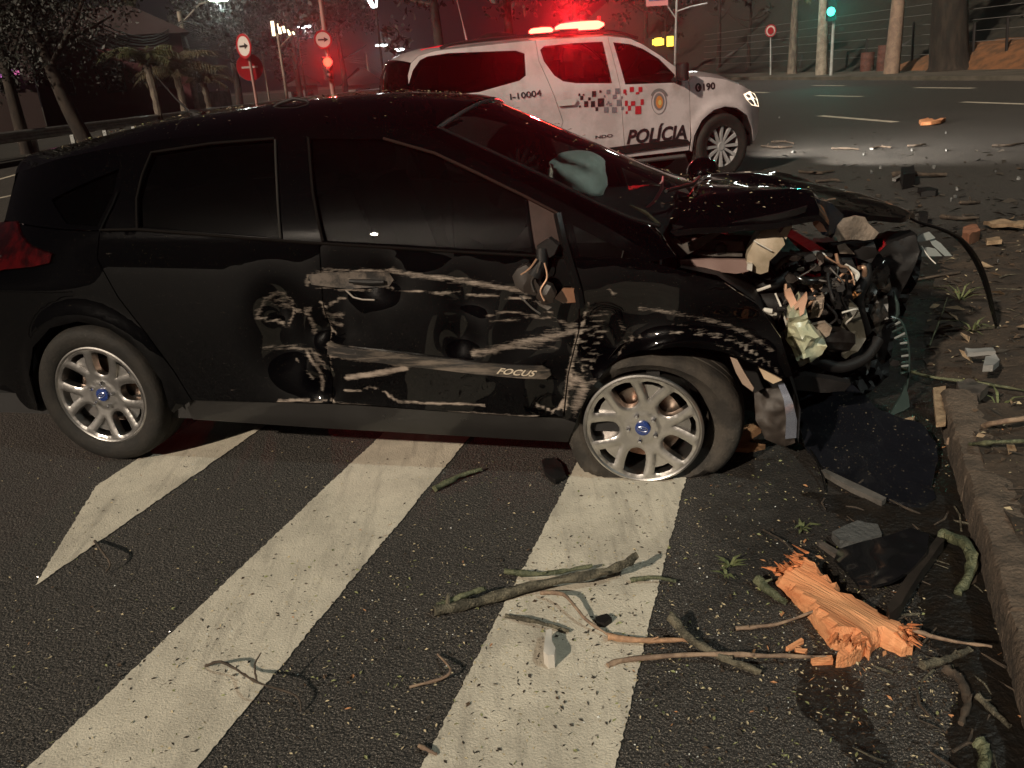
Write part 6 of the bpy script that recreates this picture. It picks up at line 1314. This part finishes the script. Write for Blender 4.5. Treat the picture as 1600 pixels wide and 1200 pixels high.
stick('branch', [(1495, 697, .03), (1540, 692, .04), (1620, 688, .04)], .010, M_STEM, 'green stem lying on the verge below the pale broken branch')
stick('branch', [(1410, 577, .02), (1460, 590, .04), (1530, 598, .04), (1600, 610, .03)], .009, M_STEM, 'long green stalk crossing the verge behind the bumper panel')
stick('branch', [(1452, 540, .02), (1468, 500, .10), (1480, 465, .16)], .005, M_STEM, 'thin upright green stalk growing from the verge')
stick('branch', [(1410, 442, .02), (1450, 434, .02), (1500, 425, .02)], .012, M_TWIGD, 'dark straight stick on the road beyond the crushed nose')
stick('branch', [(1290, 345, .03), (1500, 345, .03)][:0] or [(1395, 273, .03), (1420, 271, .05), (1448, 272, .05), (1478, 273, .03)], .035, M_TWIGD, 'thick dark branch lying on the far asphalt beside a black box')
for k, (a, b, c) in enumerate([((1190, 228), (1215, 230), (1238, 229)), ((1250, 268), (1280, 270), (1302, 267)), ((1275, 284), (1300, 281), (1312, 282)), ((1300, 232), (1325, 232), (1342, 233)), ((1362, 232), (1375, 229), (1392, 230)), ((1418, 228), (1432, 227), (1446, 225)), ((1550, 228), (1580, 226), (1605, 222)), ((1500, 317), (1515, 316), (1530, 316)), ((1472, 338), (1500, 341), (1530, 340)), ((1205, 222), (1225, 221), (1240, 224))]):
    stick('road_twig', [(*a, .02), (*b, .03), (*c, .02)], .022, M_TWIGD, 'dark broken twig scattered on the far asphalt', 'twig', 'twigs scattered across the junction')
# ---- chunks lying on the ground
def slab(name, poly, z0, th, m_, label, cat, amp=.008, step=.03, group=None, ztop=None, seed=1, smooth=30, edge=0.):
    """piece lying on the ground: outline pixels, z0(px,py) height of its upper face"""
    fz = z0 if callable(z0) else (lambda x, y: z0)
    P = [gsnap(x, y, fz(x, y)) for x, y in poly]; o = sum(P, Vector()) / len(P); o.z = 0
    d = max(((a - b) for a in P for b in P), key=lambda v: v.length); ang = math.atan2(d.y, d.x); rot = Matrix.Rotation(-ang, 3, 'Z')
    Q = [rot @ (p - o) for p in P]; src = np.array([(q.x, q.y) for q in Q]); zs = np.array([q.z for q in Q]); V, Fs, bd = cdt([(q.x, q.y) for q in Q], step=step); top = []; bset = {i for e in bd for i in e}
    for i, (x, y) in enumerate(V):
        w_ = 1 / (np.hypot(src[:, 0] - x, src[:, 1] - y) + 1e-3) ** 2; z = float((zs * w_).sum() / w_.sum()); top.append((x, y, z + amp * nz(x * 3, y * 14, seed) + amp * .6 * nz(x * 12, y * 40, seed) - (edge if i in bset else 0)))
    n = len(top); bot = [(x, y, max(z - th, -.01)) for x, y, z in top]
    A = sum(Q[i].x * Q[(i + 1) % len(Q)].y - Q[(i + 1) % len(Q)].x * Q[i].y for i in range(len(Q)))
    mb = MB(); mb.add(top + bot, list(Fs) + [tuple(i + n for i in f[::-1]) for f in Fs] + [(b, a, a + n, b + n) for a, b in bd]); ob = mb.build(name, m_, None, smooth); ob.location = o; ob.rotation_euler = (0, 0, ang); return tag(ob, label, cat, group)
def w8(l): return [(1180 + x / 4.614, 780 + y / 4.614) for x, y in l]
wood_px = w8([(150, 545), (165, 520), (185, 510), (200, 465), (240, 475), (270, 488), (300, 460), (318, 440), (330, 410), (380, 390), (410, 400), (445, 425), (450, 450), (475, 490), (520, 520), (560, 556), (615, 600), (600, 640), (660, 660), (720, 690), (790, 730), (850, 772), (905, 800), (960, 830), (1020, 850), (1085, 880), (1115, 905), (1090, 925), (1125, 945), (1105, 975), (1145, 1010), (1060, 1035), (1010, 1010), (960, 1000), (910, 975), (880, 985), (850, 1000), (832, 1048), (800, 1010), (770, 1035), (700, 1060), (640, 1075), (590, 1085), (600, 1045), (650, 1015), (690, 995), (722, 945), (660, 935), (600, 930), (555, 915), (530, 890), (510, 860), (480, 830), (440, 790), (400, 742), (365, 715), (330, 700), (290, 680), (260, 650), (220, 620), (190, 590), (160, 575)])
WCH = slab('wood_chunk', wood_px, lambda x, y: .054 + .010 * math.sin(x * .05) + .018 * math.sin((x - y * .6) * .045), .05, M_WOOD, 'big freshly split piece of orange wood lying near the gutter', 'wood', amp=.011, step=.018, edge=.022, smooth=22)
rr = random.Random(77); spl_ = MB(); Wi = Matrix.Rotation(-WCH.rotation_euler.z, 3, 'Z')
for k in range(70):
    if k < 26: x, y = rr.uniform(1212, 1262), 0; y = 895 - (x - 1212) * .55 + rr.uniform(-6, 10); dx, dy = -rr.uniform(8, 24), -rr.uniform(3, 14)
    elif k < 50: x, y = rr.uniform(1395, 1425), rr.uniform(975, 1002); dx, dy = rr.uniform(6, 26), rr.uniform(-3, 16)
    else: x, y = rr.uniform(1300, 1360), rr.uniform(985, 1000); dx, dy = -rr.uniform(2, 16), rr.uniform(6, 24)
    a = gp(x, y, rr.uniform(.02, .06)); b = gp(x + dx, y + dy, rr.uniform(.01, .07)); spl_.tube([Wi @ (a - WCH.location), Wi @ (b - WCH.location)], [rr.uniform(.004, .011), .001], 5, flat=.5)
tag(spl_.build('splinter_fringe', mat('splinter_orange', (.70, .24, .09), .8, noise=.4, nscale=40), WCH, 30), kind='stuff')
slab('wood_chunk', [(1145, 680), (1160, 662), (1188, 652), (1190, 660), (1172, 672), (1150, 690)], .05, .045, M_WOOD, 'orange wood splinter jammed behind the flat front tyre', 'wood', amp=.01, step=.02, edge=.01)
slab('wood_chunk', [(1140, 688), (1165, 684), (1180, 690), (1196, 692), (1170, 697), (1146, 696)], .03, .03, M_WOOD, 'flat orange wood strip on the asphalt behind the flat front tyre', 'wood', amp=.008, step=.02, edge=.01)
slab('wood_chunk', [(1267, 1026), (1300, 1023), (1302, 1030), (1270, 1031)], .02, .02, M_WOOD, 'small orange wood chip at the end of the long straight stick', 'wood', amp=.004, step=.02)
slab('wood_chunk', [(1228, 1010), (1252, 997), (1256, 1000), (1232, 1012)], .015, .015, M_WOOD, 'thin orange wood sliver below the split wood', 'wood', amp=.004, step=.02)
slab('wood_chunk', [(1242, 1012), (1262, 1014), (1258, 1020), (1244, 1016)], .015, .015, M_WOOD, 'curled orange wood shaving beside the thin sliver', 'wood', amp=.004, step=.02)
slab('wood_chunk', [(1458, 605), (1478, 602), (1477, 632), (1478, 660), (1463, 661), (1460, 632)], .10, .02, M_WOODP, 'upright pale plank fragment at the edge of the verge', 'wood', amp=.006, step=.02)
slab('wood_chunk', [(1425, 660), (1410, 655), (1430, 650)], .05, .02, M_WOODP, 'small pale bark scrap by the bumper panel', 'wood')
slab('wood_chunk', [(1505, 352), (1525, 348), (1532, 360), (1515, 368), (1504, 364)], .08, .08, mat('orange_brown_wood', (.26, .11, .06), .85, noise=.4), 'lump of orange brown wood on the verge corner', 'wood', amp=.03, step=.06)
slab('wood_chunk', [(1436, 188), (1450, 184), (1462, 186), (1478, 183), (1470, 188), (1455, 190), (1440, 191)], .08, .06, M_WOOD, 'orange splintered wood lying on the far lane', 'wood', amp=.03, step=.1)
slab('wood_chunk', [(1537, 345), (1570, 342), (1602, 346), (1600, 351), (1550, 350)], .06, .03, M_WOODP, 'pale stick fragment on the verge corner', 'wood')
slab('wood_chunk', [(1540, 372), (1562, 370), (1566, 375), (1542, 377)], .06, .03, M_WOODP, 'short pale bark fragment near the lump of orange brown wood', 'wood')
# bumper skin and plates
M_SKIN = mat('bumper_skin', (.006, .0065, .009), .30, coat=.7, color2=(.16, .13, .09), nscale=95, c2lo=.70, c2hi=.76, detail=1, coat_rough=.12)
slab('torn_bumper', [(1240, 598), (1262, 590), (1300, 592), (1330, 600), (1352, 618), (1376, 640), (1412, 655), (1440, 662), (1462, 690), (1466, 720), (1455, 760), (1462, 780), (1440, 790), (1400, 786), (1352, 764), (1312, 742), (1284, 728), (1262, 700), (1246, 660)], lambda x, y: .02 + .16 * max(0, min(1, (735 - y) / 140)), .012, M_SKIN, 'large torn black bumper skin speckled with debris beside the kerb', 'bumper', amp=.014, step=.035, smooth=60)
stick('bumper_edge_strip', [(1248, 690, .03), (1268, 706, .05), (1282, 735, .03), (1290, 768, .01)], .006, M_GLOSSPL, 'thin black edging strip hanging from the torn bumper skin', 'trim')
slab('trim_strip', [(1282, 734), (1290, 732), (1340, 756), (1385, 778), (1378, 784), (1330, 762)], .035, .02, mat('scratched_metal', (.26, .24, .22), .4, metal=.6, noise=.4), 'scratched grey trim strip along the lower edge of the bumper skin', 'trim', amp=.004)
slab('plastic_plate', [(1304, 872), (1310, 858), (1338, 848), (1380, 838), (1424, 824), (1452, 834), (1448, 862), (1420, 892), (1392, 908), (1362, 916), (1342, 914), (1322, 892)], lambda x, y: .05 + .04 * (x - 1304) / 150, .010, mat('dark_gloss_plate', (.008, .008, .009), .10, coat=1), 'dark glossy plastic plate lying in the gutter behind the split wood', 'plastic plate', amp=.004, step=.04)
slab('trim_strip', [(1276, 845), (1282, 843), (1308, 858), (1334, 880), (1330, 884), (1304, 866)], .03, .015, M_GREYPL, 'narrow grey plastic strip touching the dark glossy plate', 'trim', amp=.003)
slab('plank', [(1464, 838), (1476, 842), (1440, 890), (1408, 944), (1390, 960), (1386, 948), (1420, 895)], .07, .04, mat('wet_dark_wood', (.03, .024, .02), .4, noise=.4), 'dark wet plank slanting across the gutter', 'plank', amp=.006)
slab('plastic_shard', [(1300, 830), (1340, 812), (1372, 816), (1378, 834), (1340, 846), (1312, 848)], .03, .03, mat('grey_rubble', (.07, .07, .068), .7, bump=.8, bscale=50), 'rough grey lump of broken asphalt beside the dark glossy plate', 'rubble', amp=.02)
slab('broken_stub', [(849, 1018), (851, 1000), (853, 982), (862, 981), (862, 1000), (868, 1012), (866, 1024), (856, 1026)], .045, .045, M_WHITEBITS, 'white broken plastic stub standing on the right-hand stripe', 'plastic', amp=.012, step=.012)
slab('plastic_shard', [(930, 962), (948, 958), (956, 966), (944, 974), (932, 970)], .02, .02, M_BLACKPL, 'small black plastic shard on the right-hand stripe near the white stub', 'plastic', amp=.01, step=.02)
slab('plastic_shard', [(846, 718), (866, 712), (878, 724), (884, 742), (868, 752), (852, 738)], .02, .02, M_BLACKPL, 'curled black plastic scrap on the asphalt behind the sill', 'plastic', amp=.015, step=.02)
slab('plastic_shard', [(1508, 543), (1552, 543), (1556, 549), (1512, 551)], .12, .02, M_WHITEP, 'long white plastic sliver on the verge soil', 'plastic', amp=.004)
slab('plastic_shard', [(1540, 556), (1556, 552), (1562, 562), (1552, 572), (1536, 572)], .12, .03, M_WHITEP, 'broken white lens piece below the long white sliver', 'plastic', amp=.01)
slab('plastic_shard', [(1495, 595), (1520, 590), (1545, 602), (1532, 614), (1500, 618)], .10, .04, M_GREYPL, 'broken grey lamp housing with slots on the verge soil', 'plastic', amp=.02, step=.03)
slab('plastic_shard', [(1408, 262), (1428, 258), (1430, 270), (1412, 274)], .16, .16, M_BLACKPL, 'black box shaped car fragment on the far asphalt', 'plastic', amp=.02, step=.06)
slab('plastic_shard', [(1394, 279), (1408, 272), (1412, 274), (1400, 280)], .04, .03, M_WHITEP, 'white sliver next to the black box shaped fragment', 'plastic')
slab('plastic_shard', [(1434, 292), (1450, 292), (1466, 295), (1462, 299), (1440, 299)], .06, .06, M_BLACKPL, 'flat black car fragment on the far asphalt', 'plastic', amp=.02, step=.06)
slab('plastic_shard', [(1436, 329), (1450, 330), (1450, 338), (1438, 339)], .10, .08, M_BLACKPL, 'black wedge of plastic near the tip of the bonnet', 'plastic', amp=.02, step=.06)
rr = random.Random(21)
for k in range(16):
    x, y = [(1555, 266), (1592, 277), (1361, 267), (1376, 260), (1479, 233), (1478, 206), (1486, 310), (1492, 305), (1460, 259), (1218, 183), (1362, 231), (1495, 293), (1560, 405), (1425, 233), (1350, 240), (1240, 236)][k]; s_ = rr.uniform(1.6, 3.6); ph = rr.uniform(0, 6); pl = [(x + s_ * math.cos(a + ph) * rr.uniform(.3, 1.3), y + s_ * .5 * math.sin(a + ph) * rr.uniform(.5, 1.3)) for a in (0, 1.2, 2.4, 3.6, 4.9)]
    slab('white_fragment', pl, .025, .025, M_WHITEP, 'small white shard scattered on the far asphalt', 'plastic', amp=.02, step=.06, group='white shards across the junction')
# slatted grille fragment
gf = empty('grille_fragment', toworld(cpl(1408, 640, 1, -.10)), CYAW, label='curved black grille fragment with short slats beside the bumper skin', cat='grille'); gfo = Vector(cpl(1408, 640, 1, -.10))
sp_ = smoothpath([cpl(x, y, 1, -.10) - gfo for x, y in [(1392, 494), (1408, 502), (1418, 530), (1421, 560), (1419, 592), (1414, 618)]]); mb = MB(); mb.tube(sp_, .009, 8, flat=.5); mb.build('spine', mat('green_black_plastic', (.03, .045, .042), .25), gf, 60)
mb = MB(); mb.tube([cpl(x, y, 1, -.10) - gfo for x, y in [(1396, 455), (1402, 474), (1403, 490), (1398, 500)]], [.003, .008, .009, .006], 6); mb.build('tip', bpy.data.materials['green_black_plastic'], gf, 60)
fin = [cpl(x, y, 1, -.10) - gfo for x, y in [(1414, 600), (1419, 618), (1421, 634), (1412, 640), (1388, 650), (1398, 632), (1408, 616)]]; mb = MB(); mb.prism([(p.x, p.z) for p in fin], -.01, .01, lambda u, v, h: (u, fin[0].y + h, v)); mb.build('fin', bpy.data.materials['green_black_plastic'], gf, 0)
for k in range(13):
    p = sp_[min(len(sp_) - 1, 1 + int(k * 1.8))]; q = p + Vector((-.026 - .012 * (k < 6), .02, -.012 - .02 * (k < 6))); mb = MB(); mb.tube([p, q], [.006, .005], 6); mb.build('slat', M_CLEARLENS if k % 2 else bpy.data.materials['green_black_plastic'], gf, 40)
# silt in the gutter and stains on the asphalt
def sheet(name, pxs, z, m_, amp=.0, step=.05):
    ol_ = []
    P = [gp(x, y).xy for x, y in pxs]
    for i in range(len(P)): ol_ += ragged(P[i], P[(i + 1) % len(P)], max(3, int((P[(i + 1) % len(P)] - P[i]).length / .025)), .022, i + 3)
    V, Fs, bd = cdt([tuple(p) for p in ol_], step=step); bs = {i for e in bd for i in e}; mb = MB(); mb.add([(x, y, z * (.25 if i in bs else 1) + (0 if i in bs else amp * (nz(x, y, 2, 12) + nz(x, y, 5, 40)))) for i, (x, y) in enumerate(V)], Fs); return tag(mb.build(name, m_, None, 60), kind='structure')
M_SILT = mat('wet_silt', (.016, .012, .009), .45, color2=(.006, .005, .004), nscale=11, bump=1, bscale=55, rvar=.25, c2lo=.35, c2hi=.6)
sheet('gutter_silt', [(1250, 770), (1330, 775), (1430, 795), (1484, 722), (1506, 800), (1536, 905), (1570, 1020), (1600, 1130), (1640, 1290), (1500, 1290), (1480, 1150), (1500, 1060), (1440, 1000), (1440, 930), (1400, 860), (1330, 820)], .016, M_SILT, .007)
M_STAIN = mat('oil_stain', (.010, .009, .0085), .35, color2=(.020, .018, .016), nscale=30, bump=.7, bscale=110, rvar=.2)
sheet('oil_stain', [(1246, 1050), (1262, 1032), (1318, 1040), (1344, 1066), (1350, 1110), (1370, 1150), (1400, 1200), (1350, 1215), (1300, 1150), (1252, 1110)], .003, M_STAIN)
# weeds
M_WEED = mat('weed_green', (.10, .115, .045), .75)
def weed(px, py, h, label, seed, n=12):
    b = gsnap(px, py); e = empty('weed', b, label=label, cat='weed'); rr = random.Random(seed)
    for k in range(n):
        a = rr.uniform(0, 6.28); L = h * rr.uniform(.6, 1.2); d = Vector((math.cos(a), math.sin(a), 0)); up = rr.uniform(.3, 1.1); w_ = Vector((-d.y, d.x, 0)) * .006; P = [Vector((0, 0, 0)), d * L * .4 + Vector((0, 0, L * .5 * up)), d * L + Vector((0, 0, L * .55 * up))]; mb = MB(); mb.add([P[0] - w_ * .5, P[0] + w_ * .5, P[1] + w_, P[1] - w_, P[2]], [(0, 1, 2, 3), (3, 2, 4)]); mb.build('leaf', M_WEED, e, 0)
weed(1140, 885, .05, 'sparse pale green weed on the asphalt left of the split wood', 2); weed(1252, 828, .06, 'small upright green weed tuft near the bumper skin', 4, 10); weed(1135, 900, .05, 'low scrap of pale leaves below the sparse weed', 6, 7)
weed(1500, 470, .2, 'long bladed grass tuft on the verge below the bumper strip', 8, 14); weed(1520, 520, .18, 'grass tuft beside the foot of the bumper strip', 9, 12); weed(1560, 640, .12, 'short grass tuft behind the pale broken branch', 10, 10)
# ---- litter that nobody could count
def scraps(name, m_, pts, smin, smax, seed, thick=.35, lift_=.004):
    rr = random.Random(seed); mb = MB()
    for p in pts:
        a = rr.uniform(0, 6.28); L = rr.uniform(smin, smax); w_ = L * rr.uniform(.15, .55); d = Vector((math.cos(a), math.sin(a), rr.uniform(-.25, .25))); s_ = Vector((-d.y, d.x, rr.uniform(-.3, .3))); z = lift_ + abs(d.z) * L * .5
        c = Vector(p) + Vector((0, 0, z)); mb.add([c - d * L / 2, c + s_ * w_ / 2 + Vector((0, 0, w_ * thick)), c + d * L / 2, c - s_ * w_ / 2], [(0, 1, 2), (0, 2, 3)])
    return tag(mb.build(name, m_, None, 0), kind='stuff')
def gpts(n, seed, dens):
    rr = random.Random(seed); out = []
    while len(out) < n:
        x, y = rr.uniform(-60, 1660), rr.triangular(440, 1260, 1000)
        if y < 690 and x < 1180: continue
        if rr.random() > dens(x, y): continue
        out.append(gsnap(x, y) if x > 1440 else gp(x, y))
    return out
dn = lambda x, y: .35 + .65 * max(0, min(1, (x - 200) / 1000))
dr = lambda x, y: .06 + .94 * max(0, min(1, (x - 950) / 500))
scraps('leaf_litter', M_LEAFY, gpts(3000, 1, dn), .004, .014, 1); scraps('leaf_litter', M_LEAFG, gpts(800, 2, dn), .005, .018, 2); scraps('leaf_litter', M_LEAFB, gpts(1700, 3, dr), .006, .020, 3); scraps('leaf_litter', M_LEAFD, gpts(2600, 4, lambda x, y: .5 + .5 * (x > 700)), .004, .018, 4, thick=.2)
scraps('wood_chips', mat('orange_chips', (.42, .20, .09), .8), gpts(110, 5, dr), .010, .03, 5); scraps('glass_crumbs', mat('glass_crumb', (.6, .62, .6), .15, coat=1), gpts(700, 6, dn), .003, .008, 6, thick=.8)
rr = random.Random(8); vp = []
while len(vp) < 2600:
    x, y = rr.uniform(1.2, 5.2), rr.uniform(1.0, 8.2)
    if inpoly(np.array([[x, y]]), near_poly)[0]: vp.append(Vector((x, y, soil_h((x, y)) + .004)))
scraps('leaf_litter', M_LEAFB, vp[:1300], .02, .06, 9, thick=.3); scraps('leaf_litter', M_LEAFD, vp[1300:2000], .02, .10, 10, thick=.3); scraps('wood_chips', bpy.data.materials['pale_wood'], vp[2000:2200], .03, .14, 11, thick=.4); scraps('leaf_litter', M_LEAFY, vp[2200:], .01, .04, 12)
fpn = [gp(rr.uniform(1180, 1640), rr.triangular(195, 420, 330)) for _ in range(420)]; scraps('leaf_litter', M_LEAFD, fpn[:280], .03, .16, 13, thick=.3); scraps('leaf_litter', M_LEAFB, fpn[280:], .02, .10, 14, thick=.3)
tl_ = MB(); rr = random.Random(31)
for k in range(235):
    if k < 190: x, y = rr.uniform(1.3, 4.2), rr.uniform(1.2, 7.0); ok_ = inpoly(np.array([[x, y]]), near_poly)[0]; p = Vector((x, y, soil_h((x, y)) + .008)) if ok_ else None
    else: q_ = rr.uniform(0, 1); p = gp(rr.gauss(1420, 70) + 60 * q_, 760 + 460 * q_, .012)
    if p is None: continue
    a = rr.uniform(0, 6.28); L = rr.uniform(.04, .15); d = Vector((math.cos(a), math.sin(a), rr.uniform(-.03, .12))) * L; b = Vector((rr.gauss(0, .1), rr.gauss(0, .1), .02)) * L; r_ = rr.uniform(.0015, .0045); tl_.tube([p, p + d * .5 + b, p + d], [r_, r_, r_ * .6], 5, m=rr.choice([0, 0, 1, 2]))
tag(tl_.build('twig_litter', [M_TWIGD, M_STEMD, M_TWIGD], None, 60), kind='stuff')
# leaf scraps lying on roof, windscreen and bonnet
cp_ = []
for _ in range(900):
    x, y = rr.uniform(-.5, 1.5), rr.uniform(-.25, .6) if rr.random() < .8 else rr.uniform(-.6, .6); yr = Yc(x, zr(x)); z = zr(x) + (zc(x) - zr(x)) * (1 - abs(y / yr) ** 2.3); cp_.append(toworld((x, y, z + .004)))
for _ in range(150):
    i = rr.randint(0, len(WSE2) - 1); v = rr.uniform(-.9, .9); cp_.append(toworld(ws_pt(i, v, .006)))
for _ in range(150):
    x, y = rr.uniform(2.5, 3.0), rr.uniform(-.6, .6); cp_.append(toworld((x, y, hood_z(x, y) + .008)))
rr.shuffle(cp_); scraps('leaf_litter', M_LEAFY, cp_[:560], .005, .016, 15); scraps('leaf_litter', M_LEAFG, cp_[560:800], .006, .022, 16); scraps('leaf_litter', M_LEAFB, cp_[800:], .008, .03, 17)
sp3 = [ws_pt(17, -.28, .02), ws_pt(18, -.42, .022), ws_pt(20, -.52, .03)]; a_, b_ = toworld(cpl(985, 321, 1, -.35)), toworld(cpl(1030, 350, 1, -.55)); mb = MB(); o = a_.copy(); mb.tube([a_ - o, (a_ + b_) / 2 - o + Vector((0, 0, .01)), b_ - o], [.006, .012, .008], 6, flat=.5); ob = mb.build('wood_splinter', M_WOODP, None, 40); ob.location = o; tag(ob, 'short brown wood splinter lying at the foot of the windscreen', 'wood')
# ================================================================== MIST
hz = MB(); hz.box((0, 180, 19), (524, 486, 40)); ho_ = hz.build('haze', [], None, 0)
hm = bpy.data.materials.new('haze_air'); hm.use_nodes = True; t = hm.node_tree; t.nodes.clear()
pv = t.nodes.new('ShaderNodeVolumePrincipled'); pv.inputs['Color'].default_value = (.9, .9, .92, 1); pv.inputs['Density'].default_value = .0012; pv.inputs['Anisotropy'].default_value = .90
om = t.nodes.new('ShaderNodeOutputMaterial'); t.links.new(pv.outputs[0], om.inputs['Volume']); ho_.data.materials.append(hm); tag(ho_, kind='stuff')
